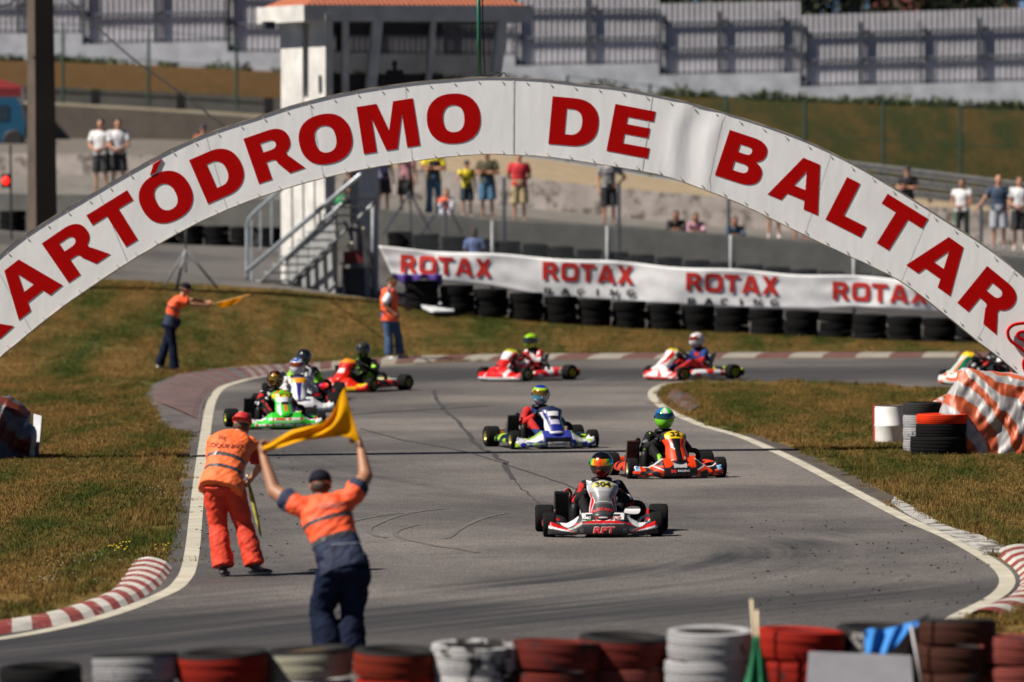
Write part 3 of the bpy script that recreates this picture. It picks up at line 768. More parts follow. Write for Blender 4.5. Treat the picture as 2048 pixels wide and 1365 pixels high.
mp = N(nt, 'ShaderNodeMapping'); mp.inputs['Scale'].default_value = (1.3, 1, .45); nt.links.new(tc.outputs['Object'], mp.inputs[0])
n3 = N(nt, 'ShaderNodeTexNoise', Scale=1.6, Detail=3.0); nt.links.new(mp.outputs[0], n3.inputs['Vector'])
bp = N(nt, 'ShaderNodeBump', Strength=.16, Distance=.08); nt.links.new(n3.outputs[0], bp.inputs['Height']); nt.links.new(bp.outputs[0], b.inputs['Normal'])
RUST = M('rusty_edge', (.30, .25, .19), .8, var=.5, ns=5)
def buckle(i, v):
    # sheet-metal buckles and lapped joints
    x = i / NO; q = .0016 * noise.noise(Vector((x * 26, v * 1.6, 1.3))) + .0005 * noise.noise(Vector((x * 80, v * 4, 9)))
    for c0, amp, wd in ((.628, .012, .005), (.655, .014, .004), (.64, -.010, .006)):
        q += amp * math.exp(-((x - c0 + .006 * math.sin(v * 3)) / wd) ** 2)
    return q
mb = MB(); nv = 8; vs = []
for i in range(NO + 1):
    for j in range(nv + 1):
        v = j / nv; p = Pi[i].lerp(Po[i], v); p = p + Vector((0, -TH / 2 - buckle(i, v) * (1 if 0 < j < nv else .3), 0)); vs.append(p)
mb.add(vs, [(i * (nv + 1) + j, (i + 1) * (nv + 1) + j, (i + 1) * (nv + 1) + j + 1, i * (nv + 1) + j + 1) for i in range(NO) for j in range(nv)])
mb.build('front_sheet', ARM, arch, True)
mb = MB(); b = NO + 1
mb.add([p + Vector((0, TH / 2, 0)) for p in Pi] + [p + Vector((0, TH / 2, 0)) for p in Po], [(i, b + i, b + i + 1, i + 1) for i in range(NO)])
mb.build('back_sheet', ARM, arch)
for nm, P, off in (('top_edge', Po, .012), ('bottom_edge', Pi, -.012)):
    mb = MB(); vs = []
    for p in P: vs += [p + Vector((0, -TH / 2 - .012, 0)), p + Vector((0, TH / 2, 0)), p + Vector((0, TH / 2, off)), p + Vector((0, -TH / 2 - .012, off))]
    mb.add(vs, [(4 * i + k, 4 * i + (k + 1) % 4, 4 * i + 4 + (k + 1) % 4, 4 * i + 4 + k) for i in range(NO) for k in range(4)])
    mb.build(nm, RUST, arch)
# sheet joints and rivets
JT = M('joint', (.60, .60, .59), .6); RV = M('rivet', (.38, .32, .26), .6, .1)
for t, wd in ((.075, .003), (.17, .003), (.262, .003), (.345, .003), (.417, .003), (.4985, .010), (.60, .005), (.655, .003), (.745, .003), (.83, .003), (.905, .003)):
    i = int(t * NO); mb = MB(); a = Pi[i]; c = Po[i]; d = (Po[i] - Pi[i]).normalized(); s_ = Vector((d.z, 0, -d.x)) * wd
    y = -TH / 2 - .004
    P = []
    for k in range(9):
        q = a.lerp(c, k / 8); q.y = y - buckle(i, k / 8) * .9; P.append(q)
    mb.add([p - s_ for p in P] + [p + s_ for p in P], [(k, 9 + k, 10 + k, k + 1) for k in range(8)]); mb.build('joint', JT, arch)
mb = MB()
for i in range(3, NO, 4):
    for P, Q in ((Pi, Po), (Po, Pi)):
        q = P[i].lerp(Q[i], .035 + .01 * random.random()); mb.ell(q + Vector((0, -TH / 2 - .012, 0)), (.010, .008, .010), n=6)
mb.build('rivets', RV, arch)
# legs carry the arch down to the ground
for (o_, i_, gx) in ((arch_o[0], arch_i[0], None), (arch_o[-1], arch_i[-1], None)):
    a = ap(*o_) - AO; c = ap(*i_) - AO; mid = (a + c) / 2
    s_ = -1 if mid.x < 0 else 1
    mb = MB(); q = [a, c, Vector((c.x + .25 * s_, 0, 0)), Vector((a.x + .35 * s_, 0, 0))]
    mb.ring_loft([[p + Vector((0, -TH / 2, 0)) for p in q], [p + Vector((0, TH / 2, 0)) for p in q]]); mb.build('leg', ARM, arch)

# ---- heavy block lettering drawn as outlines
def arc(cx, cy, rx, ry, a0, a1, n=10, e=2.3):
    out = []
    for k in range(n + 1):
        a = R(lerp(a0, a1, k / n)); c_, s_ = math.cos(a), math.sin(a)
        out.append((cx + rx * math.copysign(abs(c_) ** (2 / e), c_), cy + ry * math.copysign(abs(s_) ** (2 / e), s_)))
    return out
def glyph(ch):
    if ch == 'A': return 1.16, [[(0, 0), (.40, 1), (.78, 1), (1.16, 0), (.83, 0), (.775, .175), (.375, .175), (.315, 0)], [(.445, .39), (.705, .39), (.578, .765)]]
    if ch == 'T': return 1.0, [[(.355, 0), (.355, .76), (0, .76), (0, 1), (1.0, 1), (1.0, .76), (.645, .76), (.645, 0)]]
    if ch == 'E': return .88, [[(0, 0), (0, 1), (.86, 1), (.86, .78), (.31, .78), (.31, .63), (.81, .63), (.81, .42), (.31, .42), (.31, .22), (.88, .22), (.88, 0)]]
    if ch == 'L': return .85, [[(0, 0), (0, 1), (.31, 1), (.31, .25), (.85, .25), (.85, 0)]]
    if ch == 'M': return 1.22, [[(0, 0), (0, 1), (.43, 1), (.61, .40), (.79, 1), (1.22, 1), (1.22, 0), (.94, 0), (.94, .72), (.73, 0), (.49, 0), (.28, .72), (.28, 0)]]
    if ch == 'O': return 1.12, [arc(.56, .5, .56, .525, 0, 360, 44)[:-1], arc(.56, .5, .225, .285, 0, 360, 32)[:-1]]
    if ch == 'D': return .99, [[(0, 0), (0, 1), (.46, 1)] + arc(.46, .5, .53, .5, 90, -90, 22)[1:], [(.31, .23), (.31, .77), (.42, .77)] + arc(.42, .5, .235, .27, 90, -90, 16)[1:-1] + [(.42, .23)]]
    if ch == 'R': return 1.08, [[(0, 0), (0, 1), (.56, 1)] + arc(.56, .70, .40, .30, 90, -58, 16)[1:] + [(.80, .37), (.86, .30), (1.08, 0), (.72, 0), (.54, .28)] + arc(.44, .26, .11, .12, 20, 90, 5)[1:] + [(.31, .38), (.31, 0)],
                                [(.31, .79), (.50, .79)] + arc(.50, .69, .14, .10, 90, -90, 10)[1:-1] + [(.50, .59), (.31, .59)]]
    if ch == 'B': return .95, [[(0, 0), (0, 1), (.55, 1)] + arc(.55, .75, .36, .25, 90, -62, 12)[1:] + arc(.55, .275, .40, .275, 62, -90, 14), [(.31, .785), (.48, .785)] + arc(.48, .70, .12, .085, 90, -90, 8)[1:-1] + [(.48, .615), (.31, .615)],
                                [(.31, .41), (.50, .41)] + arc(.50, .315, .14, .095, 90, -90, 8)[1:-1] + [(.50, .22), (.31, .22)]]
    if ch == 'K': return 1.12, [[(0, 0), (0, 1), (.31, 1), (.31, .64), (.66, 1), (1.05, 1), (.64, .60), (1.12, 0), (.72, 0), (.42, .40), (.31, .29), (.31, 0)]]
    if ch == 'X': return 1.1, [[(0, 0), (.36, .51), (.02, 1), (.37, 1), (.55, .73), (.73, 1), (1.07, 1), (.74, .51), (1.1, 0), (.74, 0), (.55, .28), (.36, 0)]]
    if ch == 'o': return 1.12, [arc(.56, .5, .56, .51, 0, 360, 44, 4.2)[:-1], arc(.56, .5, .28, .27, 0, 360, 32, 4.2)[:-1]]
    if ch == 'G': return 1.1, [arc(.56, .5, .54, .5, 35, 325, 30, 3.2) + [(1.06, .52), (.58, .52), (.58, .36), (.78, .36)] + arc(.56, .5, .27, .26, -35, -325, 24, 3.2)]
    if ch == "'": return .3, [[(0, 0), (.30, .34), (.62, .34), (.22, 0)]]
def outline_mesh(loops, depth, bevel=0.0):
    cu = bpy.data.curves.new('o', 'CURVE'); cu.dimensions = '2D'; cu.fill_mode = 'BOTH'; cu.extrude = depth; cu.bevel_depth = bevel
    for L in loops:
        sp = cu.splines.new('POLY'); sp.points.add(len(L) - 1)
        for p, q in zip(sp.points, L): p.co = (q[0], q[1], 0, 1)
        sp.use_cyclic_u = True
    o = bpy.data.objects.new('o', cu); me = bpy.data.meshes.new_from_object(o); bpy.data.objects.remove(o); return me
def frame_mat(o, ux, up):
    ux = ux.normalized(); n = ux.cross(up).normalized(); up = n.cross(ux)
    m = Matrix((ux, up, n)).transposed().to_4x4(); m.translation = o; return m
def letter(ch, origin, ux, up, size, mat, parent, width=None, depth=.02, name='letter', shear=0):
    w_, loops = glyph(ch); k = (width / size / w_) if width else 1
    loops = [[((x * k + shear * y) * size, y * size) for x, y in L] for L in loops]
    me = outline_mesh(loops, depth); me.transform(frame_mat(origin, ux, up)); me.materials.clear(); me.materials.append(mat)
    o = bpy.data.objects.new(name, me); COL.objects.link(o); o.parent = parent; return o
RED = M('letter_red', (.40, .0015, .0015), .75, var=.05)
RED.node_tree.nodes['Principled BSDF'].inputs['Specular IOR Level'].default_value = .06
PXM = F / YA
def arch_letter(ch, bl, ang, wpx, hpx=95.0):
    o = ap(*bl) - AO; o.y = -TH / 2 - .004
    a = R(ang); ux = Vector((math.cos(a), 0, math.sin(a))); up = Vector((-math.sin(a), 0, math.cos(a)))
    letter(ch, o, ux, up, hpx / PXM, RED, arch, wpx / PXM, .0012)
# (glyph, bottom-left corner in the photograph, tilt, width, height)
for a in [('K', (-47, 722), 42, 104), ('A', (39.5, 640), 38, 112), ('R', (139, 565.6), 34, 101), ('T', (224.5, 512), 31.4, 96), ('D', (417, 408), 23, 93), ('R', (518.8, 368), 18.6, 98),
          ('M', (728.3, 308.6), 8.4, 113.5), ('D', (1096.5, 288), -5.6, 96), ('E', (1212.5, 302), -11.2, 83.5), ('B', (1428.7, 350.5), -18.7, 89),
          ('A', (1534, 389), -23.2, 109), ('L', (1649.5, 439), -27.5, 79.5), ('T', (1723.5, 468.5), -32.2, 95), ('A', (1810.6, 530), -35.8, 108), ('R', (1912.5, 605.6), -39.5, 101)]:
    arch_letter(*a)
def arch_O(c, ang, wpx=107, hpx=95.0):
    a = R(ang); o = Vector((c[0] - math.cos(a) * wpx / 2 - math.sin(a) * hpx / 2, c[1] + math.sin(a) * wpx / 2 - math.cos(a) * hpx / 2 + hpx * math.cos(a), 0))
    # bottom-left corner = centre - ux*w/2 - up*h/2 (picture y grows downwards)
    x = c[0] - math.cos(a) * wpx / 2 + math.sin(a) * hpx / 2; y = c[1] + math.sin(a) * wpx / 2 + math.cos(a) * hpx / 2
    arch_letter('O', (x, y), ang, wpx, hpx)
arch_O((333.5, 394.5), 27.5, 106); arch_O((652, 279), 12.5, 106); arch_O((907.8, 238.2), 3.5, 107)
# accent on the O
q = [(301.5, 350.3), (308.5, 328.5), (324.7, 318.5), (313, 345.5)]
pts = [ap(*p) - AO for p in q]; me = outline_mesh([[(p.x, p.z) for p in pts]], .010); me.transform(Matrix(((1, 0, 0, 0), (0, 0, -1, -TH / 2 - .006), (0, 1, 0, 0), (0, 0, 0, 1)))); me.materials.clear(); me.materials.append(RED)
o = bpy.data.objects.new('accent', me); COL.objects.link(o); o.parent = arch
# circuit emblem at the right end
circ = [(2060, 645), (2035, 647), (2022, 651), (2014, 660), (2014, 672), (2020, 682), (2032, 691), (2048, 703), (2070, 722), (2090, 745)]
inner = [(2085, 664), (2050, 663), (2038, 664), (2032, 669), (2036, 675), (2046, 680), (2051, 688), (2060, 698), (2075, 705)]
for L in (circ, inner):
    mb = MB(); P = smooth_poly([ap(*p) - AO + Vector((0, -TH / 2 - .05, 0)) for p in L], 6); mb.tube(P, .022, 8); mb.build('emblem', RED, arch, True)
mb = MB(); P = smooth_poly([ap(*p) - AO + Vector((0, -TH / 2 - .05, 0)) for p in [(2048, 716), (2044, 726), (2047, 740), (2056, 748)]], 6); mb.tube(P, .02, 8); mb.build('emblem', RED, arch, True)
# green mast and its wires
MG = M('mast_green', (.012, .09, .055), .4)
mb = MB(); mb.tube([ap(959, 157) - AO, ap(956, -60) - AO], .030, 10); mb.build('mast', MG, arch, True)
BLK = M('black_cable', (.012, .012, .012), .5)
mb = MB(); mb.tube(smooth_poly([ap(964, -60) - AO, ap(966, 60) - AO, ap(969, 130) - AO, ap(972, 150) - AO, ap(990, 154) - AO, ap(1008, 146) - AO, ap(1013, 155) - AO], 5), .009, 6); mb.build('cable', BLK, arch, True)
mb = MB(); mb.tube(smooth_poly([ap(940, 158) - AO, ap(950, 152) - AO, ap(972, 151) - AO, ap(992, 145) - AO, ap(1004, 150) - AO, ap(1012, 157) - AO, ap(1200, 170) - AO], 5), .008, 6); mb.build('cable', BLK, arch, True)

# ================================================================== TYRES
def tyre_mesh(name, ro, ri, w_, groove=3, mats=None, n=48, tread=False):
    """torus-like car tyre lying flat, hole upwards, base at z = 0"""
    prof = []; h = w_ / 2
    prof += [(ri, h - w_ * .30), (ri + .012, h - w_ * .38)]
    prof += [(lerp(ri, ro, .30), h - w_ * .47), (lerp(ri, ro, .55), h - w_ * .5), (lerp(ri, ro, .82), h - w_ * .475), (ro - .010, h - w_ * .455)]
    k = groove
    ys = [-.43 + .86 * i / (2 * k + 1) for i in range(2 * k + 2)]
    for i, y in enumerate(ys):
        r_ = ro - .004 * (2 * y) ** 2 * 3
        if 0 < i < len(ys) - 1 and i % 2 == 0: pass
        prof.append((r_, h + y * w_))
        if i % 2 == 1 and i < len(ys) - 1:
            prof.append((r_ - .005, h + (y + .012) * w_)); prof.append((r_ - .005, h + (ys[i + 1] - .012) * w_))
    prof += [(ro - .010, h + w_ * .455), (lerp(ri, ro, .82), h + w_ * .475), (lerp(ri, ro, .55), h + w_ * .5), (lerp(ri, ro, .30), h + w_ * .47), (ri + .012, h + w_ * .38), (ri, h + w_ * .30)]
    prof += [(ri + .02, h + w_ * .2), (ro - .035, h + w_ * .15), (ro - .03, h), (ro - .035, h - w_ * .15), (ri + .02, h - w_ * .2)]
    mb = MB(); mb.lathe(prof, n, closed=True); me = mb.mesh(name, mats, True); me.set_sharp_from_angle(angle=R(50)); return me
def tyre_mat(name, col, under=(.018, .017, .018), wear=.58, tread='blocks', inner=True, rough=.6, dark_top=False):
    m = bpy.data.materials.new(name); nt, b = nodes_of(m); tc = N(nt, 'ShaderNodeTexCoord'); sx = N(nt, 'ShaderNodeSeparateXYZ'); nt.links.new(tc.outputs['Object'], sx.inputs[0])
    n1 = N(nt, 'ShaderNodeTexNoise', Scale=6.0, Detail=8.0, Roughness=.7); nt.links.new(worldpos(nt), n1.inputs['Vector'])
    n2 = N(nt, 'ShaderNodeTexNoise', Scale=2.5, Detail=4.0); nt.links.new(worldpos(nt), n2.inputs['Vector'])
    c = mix(nt, 1.0, col, ramp(nt, n2.outputs[0], [(.3, (.70,) * 3), (.7, (1.1,) * 3)]), 'MULTIPLY')
    c = mix(nt, ramp(nt, n1.outputs[0], [(wear, (0,) * 3), (wear + .05, (1,) * 3)]), c, under)
    # the inside stays bare rubber
    ln = N(nt, 'ShaderNodeVectorMath', operation='LENGTH'); cmb = N(nt, 'ShaderNodeCombineXYZ'); nt.links.new(sx.outputs[0], cmb.inputs[0]); nt.links.new(sx.outputs[1], cmb.inputs[1]); nt.links.new(cmb.outputs[0], ln.inputs[0])
    c = mix(nt, ramp(nt, ln.outputs['Value'], [(.212, (1,) * 3), (.225, (0,) * 3)]), c, under)
    if dark_top: c = mix(nt, ramp(nt, sx.outputs[2], [(.168, (0,) * 3), (.176, (1,) * 3)]), c, (.020, .020, .021))
    nt.links.new(c, b.inputs['Base Color']); b.inputs['Roughness'].default_value = max(rough, .75); b.inputs['Specular IOR Level'].default_value = .14
    if tread:
        at2 = N(nt, 'ShaderNodeMath', operation='ARCTAN2'); nt.links.new(sx.outputs[0], at2.inputs[0]); nt.links.new(sx.outputs[1], at2.inputs[1])
        m1 = N(nt, 'ShaderNodeMath', operation='MULTIPLY'); nt.links.new(at2.outputs[0], m1.inputs[0]); m1.inputs[1].default_value = 9.0
        m2_ = N(nt, 'ShaderNodeMath', operation='MULTIPLY'); nt.links.new(sx.outputs[2], m2_.inputs[0]); m2_.inputs[1].default_value = 27.0
        cb = N(nt, 'ShaderNodeCombineXYZ'); nt.links.new(m1.outputs[0], cb.inputs[0]); nt.links.new(m2_.outputs[0], cb.inputs[1])
        br = N(nt, 'ShaderNodeTexBrick', Scale=1.0); br.inputs['Mortar Size'].default_value = .09; br.inputs['Brick Width'].default_value = .9 if tread == 'blocks' else 1.6; br.inputs['Row Height'].default_value = .7
        if tread == 'weave': br.offset = .5; mpp = N(nt, 'ShaderNodeMapping'); mpp.inputs['Rotation'].default_value = (0, 0, R(38)); nt.links.new(cb.outputs[0], mpp.inputs[0]); nt.links.new(mpp.outputs[0], br.inputs['Vector'])
        else: nt.links.new(cb.outputs[0], br.inputs['Vector'])
        bp = N(nt, 'ShaderNodeBump', Strength=.9, Distance=.012); bp.invert = True; nt.links.new(br.outputs['Fac'], bp.inputs['Height']); nt.links.new(bp.outputs[0], b.inputs['Normal'])
        c2 = mix(nt, 1.0, c, mix(nt, br.outputs['Fac'], (1, 1, 1), (.42, .40, .38)), 'MULTIPLY'); nt.links.new(c2, b.inputs['Base Color'])
    return m
TM = {'vivid': tyre_mat('tyre_vivid_red', (.55, .030, .004), wear=.72, tread=False), 'white': tyre_mat('tyre_white', (.38, .38, .40), wear=.585), 'weave': tyre_mat('tyre_cream', (.50, .48, .40), (.20, .12, .04), .55, 'weave'), 'red': tyre_mat('tyre_red', (.33, .014, .006), wear=.59),
      'darkred': tyre_mat('tyre_dark_red', (.13, .016, .012), wear=.56), 'brown': tyre_mat('tyre_brown', (.065, .022, .014), wear=.58), 'pink': tyre_mat('tyre_faded_red', (.20, .045, .038), wear=.62),
      'orange': tyre_mat('tyre_orange', (.28, .03, .008), wear=.55), 'black': tyre_mat('tyre_black', (.006, .006, .007), (.005, .005, .005), wear=.9, rough=.85), 'patchy': tyre_mat('tyre_patchy_white', (.45, .45, .46), wear=.50), 'bare': tyre_mat('tyre_bare', (.03, .03, .032), (.35, .34, .33), .68, False)}
for n_, c_ in (('white', (.32, .32, .34)), ('red', (.24, .012, .005)), ('orange', (.18, .018, .006)), ('darkred', (.13, .016, .012)), ('patchy', (.36, .36, .37)), ('brown', (.065, .022, .014)), ('weave', (.34, .33, .26))):
    TM[n_ + '_dt'] = tyre_mat('tyre_%s_bare_top' % n_, c_, (.018, .017, .018) if n_ != 'weave' else (.20, .12, .04), .6 if n_ != 'patchy' else .5, 'weave' if n_ == 'weave' else 'blocks', dark_top=True)
t_big = tyre_mesh('stacked_tyre', .31, .205, .20, 1, [TM['black']])
t_mid = tyre_mesh('stacked_tyre', .31, .205, .195, 4, [TM['black']])
t_far = tyre_mesh('stacked_tyre', .345, .215, .205, 3, [TM['black']], 32)
def put_tyre(me, loc, mat, label, group, sc=1.0, tilt=(0, 0)):
    o = bpy.data.objects.new('stacked_tyre', me); COL.objects.link(o); o.location = loc; o.scale = (sc, sc, sc)
    o.rotation_euler = (tilt[0], tilt[1], random.uniform(0, 6))
    o.material_slots[0].link = 'OBJECT'; o.material_slots[0].material = mat
    return tag(o, label, 'tyre', group)
# near row: (centre px, top y of the stack's rim, width px, [colours from the top], description)
near = [(82, 1331, 168, ['black', 'patchy', 'black'], 'black and white stack at the left edge'), (272, 1306, 176, ['white', 'white', 'black'], 'whitewashed stack left of the first bright red stack'),
        (446, 1302, 186, ['red', 'orange', 'red'], 'first bright red stack from the left'), (616, 1296, 184, ['weave', 'white', 'black'], 'cream diagonal tread stack below the flag waving marshal'),
        (790, 1297, 172, ['orange', 'red', 'black'], 'orange red stack right of the cream one'), (950, 1287, 182, ['patchy', 'patchy', 'black'], 'ridged white stack with black showing through'),
        (1110, 1281, 178, ['darkred', 'darkred', 'black'], 'dark red stack right of the ridged white one'), (1246, 1270, 186, ['darkred', 'pink', 'black'], 'dark red stack with a bare black top rim'),
        (1420, 1259, 176, ['white', 'white', 'white'], 'tall white stack left of the green flag'), (1598, 1258, 182, ['red', 'red', 'darkred'], 'bright red stack right of the green flag'),
        (1755, 1252, 172, ['patchy', 'white', 'black'], 'white stack under the blue cloth'), (1914, 1238, 158, ['brown', 'brown', 'brown'], 'tall brown stack right of the blue cloth'), (2040, 1273, 168, ['pink', 'pink', 'darkred'], 'faded pink red stack at the right edge')]
ordn = ['topmost', 'second', 'third', 'lowest']
near_info = {}
for k, (px, ty, wpx, cols, desc) in enumerate(near):
    Yn = 44.3 + (.25 if k in (3, 7, 10) else 0); D = wpx / (F / Yn); sc = D / .62
    T = at(px, ty, Yn); hgt = .2 * sc; n = 4
    z = T.z - .0
    for i in range(n):
        cname = cols[min(i, len(cols) - 1)]
        if i == 0 and cname + '_dt' in TM and k in (1, 2, 3, 4, 7, 10, 11): cname += '_dt'
        zz = T.z - hgt * (i + 1)
        if zz < -.12: break
        put_tyre(t_big, (T.x + (.012 * ((i * 7 + k * 3) % 5 - 2) if i else 0), Yn - .045 * i * 0 + .0, zz), TM[cname], f'{ordn[i]} tyre of the {desc}', 'painted tyres stacked along the near edge', sc, (R(3.2), 0))
    near_info[k] = (T, Yn, sc)
# far row under the banner
ZS = .90
def far_row(pxs, line, dline, n, sc, me, rowname, group, cover=None):
    words_ = ['first', 'second', 'third', 'fourth', 'fifth', 'sixth', 'seventh', 'eighth', 'ninth', 'tenth', 'eleventh', 'twelfth', 'thirteenth', 'fourteenth', 'fifteenth', 'sixteenth', 'seventeenth', 'eighteenth', 'nineteenth', 'twentieth', 'twenty-first', 'twenty-second', 'twenty-third', 'twenty-fourth']
    for i, px in enumerate(pxs):
        b = line_at(line, px); b = Vector((b.x, b.y + dline, b.z))
        nn = n
        lev = ['bottom', 'middle', 'top'] if nn == 3 else ['bottom', 'lower middle', 'upper middle', 'top'] if nn == 4 else ['bottom', 'top']
        for j in range(nn):
            put_tyre(me, (b.x + random.uniform(-.02, .02), b.y + random.uniform(-.03, .03), b.z - .03 + j * .205 * sc * ZS), TM['black'], f'{lev[j]} tyre, {words_[i]} black stack {rowname}', group, sc, (random.uniform(-.03, .03), random.uniform(-.03, .03))).scale.z = sc * ZS
pxs1 = []; px = 846
while px < 2160: pxs1.append(px); px += 68.5
far_row(pxs1, F1, -.9, 3, 1.09, t_far, 'from left in the row below the banner', 'black tyre stacks below the banner')
pxs2 = [328 + 52.5 * i for i in range(5)] + []
far_row(pxs2, F2, 0.2, 3, .96, t_far, 'from left in the row left of the tower', 'black tyre stacks along the upper track')
pxs3 = [800 + 54 * i for i in range(22)]
far_row(pxs3, F2, 0.2, 4, .96, t_far, 'from left in the row behind the banner', 'black tyre stacks behind the banner')
far_row([-30, 25], F2, .2, 3, .98, t_far, 'from left, beyond the utility pole', 'black tyre stacks at the far left')

# ---- near flags, board
def cloth(name, fn, nu, nv, mat, label=None, cat=None, parent=None, th=.003):
    mb = MB(); mb.grid(fn, nu, nv); o = mb.build(name, mat, parent, True)
    s_ = o.modifiers.new('s', 'SOLIDIFY'); s_.thickness = th
    if label: tag(o, label, cat)
    return o
BOARD = M('board_white', (.27, .27, .30), .55, var=.06, bump=.1)
P = [at(1618, 1304, 43.6), at(1822, 1312, 43.6), at(1830, 1420, 43.5), at(1610, 1415, 43.5)]
mb = MB(); mb.ring_loft([[p for p in P], [p + Vector((0, .03, 0)) for p in P]]); tag(mb.build('signboard', BOARD), 'plain pale grey board leaning on the near tyres below the blue cloth', 'board')
WOODP = M('pale_wood', (.62, .50, .33), .6)
BLUE = M('blue_cloth', (.008, .16, .50), .7, var=.15); GRN = M('green_cloth', (.0, .13, .05), .7, var=.3, ns=10)
fr = thing('flag', 'furled blue flag on a dark stick lying across the white stack', 'flag', at(1735, 1300, 43.9))
o0 = at(1735, 1300, 43.9)
mb = MB(); mb.tube([at(1720, 1300, 43.95) - o0, at(1858, 1231, 44.1) - o0], .010, 8); mb.build('stick', M('dark_stick', (.05, .05, .055), .5), fr, True)
bt = [(1728, 1262), (1745, 1257), (1770, 1260), (1796, 1252), (1815, 1247), (1838, 1241)]; bb = [(1732, 1310), (1748, 1308), (1768, 1311), (1785, 1303), (1812, 1268), (1838, 1250)]
def blue_fn(u, v):
    k = u * 5; i = min(4, int(k)); t = k - i
    a = at(lerp(bt[i][0], bt[i + 1][0], t), lerp(bt[i][1], bt[i + 1][1], t), 43.85); c = at(lerp(bb[i][0], bb[i + 1][0], t), lerp(bb[i][1], bb[i + 1][1], t), 43.8)
    p = a.lerp(c, v); p.y += .03 * math.sin(u * 19 + v * 3) * (1 - u * .6); return p - o0
cloth('cloth', blue_fn, 50, 10, BLUE, parent=fr)
g0 = at(1508, 1330, 43.9)
fg = thing('flag', 'furled green flag hanging from two pale sticks between white and red stacks', 'flag', g0)
mb = MB(); mb.tube([at(1516, 1380, 44.0) - g0, at(1503, 1199, 44.0) - g0], .010, 8); mb.build('stick', WOODP, fg, True)
mb = MB(); mb.tube([at(1520, 1380, 43.9) - g0, at(1514, 1221, 43.9) - g0], .010, 8); mb.build('stick', WOODP, fg, True)
def green_fn(u, v):
    cx = lerp(1512, 1515, v); wv = lerp(7, 34, min(1, v * 1.1) ** 1.3)
    if v > .82: wv *= 1
    p = at(cx + wv * (u * 2 - 1), lerp(1272, 1400, v) + 8 * abs(u * 2 - 1) * v, 43.8); p.y += .03 * math.sin(u * 14 + v * 2) * v; return p - g0
cloth('cloth', green_fn, 40, 14, GRN, parent=fg)
sp = at(1835, 1300, 43.8)
wp = thing('stake', 'thin pale stake standing between the board and brown tyre stack', 'stake', sp)
mb = MB(); mb.tube([at(1822, 1252, 43.75) - sp, at(1850, 1400, 43.7) - sp], .012, 6); mb.build('shaft', M('stake_grey', (.35, .34, .36), .5), wp, True)

# ================================================================== RIGHT: drum, tyres, striped tarpaulin
dp = gnd(1781, 886); dr = thing('plastic_drum', 'white plastic drum with a dark top edge on the right grass', 'drum', dp)
mb = MB(); rr = 31 / (F / dp.y); hh = 74 / (F / dp.y)
mb.lathe([(0, 0), (rr * .97, 0), (rr, .02), (rr, hh * .44), (rr * 1.03, hh * .46), (rr * 1.03, hh * .49), (rr, hh * .51), (rr, hh - .03), (rr * .97, hh - .005)], 32); mb.build('body', M('drum_white', (.74, .74, .73), .5, var=.06), dr, True)
mb = MB(); mb.lathe([(rr * .97, hh - .006), (rr * .98, hh + .006), (rr * .90, hh + .006), (rr * .9, hh - .02), (0, hh - .02)], 32); mb.build('lid', M('drum_lid', (.05, .03, .03), .6), dr, True)
mb = MB(); a = dp + Vector((-rr * .95, .05, 0))
tag(MB().box(a + Vector((-.008, .12, hh * .5)), (.02, .34, hh * .98)).build('signboard', M('board_red', (.36, .02, .02), .6)), 'narrow red edged board standing behind the white drum', 'board')
b = gnd(1845, 903)
for j in range(4): put_tyre(t_mid, (b.x, b.y, j * .165), TM['white'] if j < 3 else TM['bare'], f"{['bottom', 'second', 'third', 'bare black top'][j]} tyre of the white stack beside the plastic drum", 'tyre stack beside the drum', .85)
b = gnd(1884, 910)
for j, (c_, dx, s_) in enumerate([('black', -.03, 1.15), ('black', .0, 1.02), ('vivid', .0, 1.0)]):
    sc = .62 * (106 / (F / b.y)) / .62 / .62 * s_ / 1.02
    o = put_tyre(t_mid, (b.x + dx, b.y, [0, .20, .415][j]), TM[c_], ['low black tyre under the red topped stack', 'middle black tyre in the red topped stack', 'flat red tyre on top of the black stack'][j] + ' at right', 'red topped tyre stack', sc)
    if j == 2: o.scale.z = .66
def stripes(name, c1, c2, per, direction=(1, 0, .35)):
    m = bpy.data.materials.new(name); nt, b = nodes_of(m); a = N(nt, 'ShaderNodeAttribute', attribute_name='Col')
    n2 = N(nt, 'ShaderNodeTexNoise', Scale=7.0, Detail=5.0); nt.links.new(worldpos(nt), n2.inputs['Vector'])
    c = mix(nt, 1.0, a.outputs['Color'], ramp(nt, n2.outputs[0], [(.3, (.75,) * 3), (.7, (1.08,) * 3)]), 'MULTIPLY')
    nt.links.new(c, b.inputs['Base Color']); b.inputs['Roughness'].default_value = .5
    return m
TARP = stripes('tarp', None, None, 1)
OR_, WH_ = (.40, .075, .025), (.34, .33, .34)
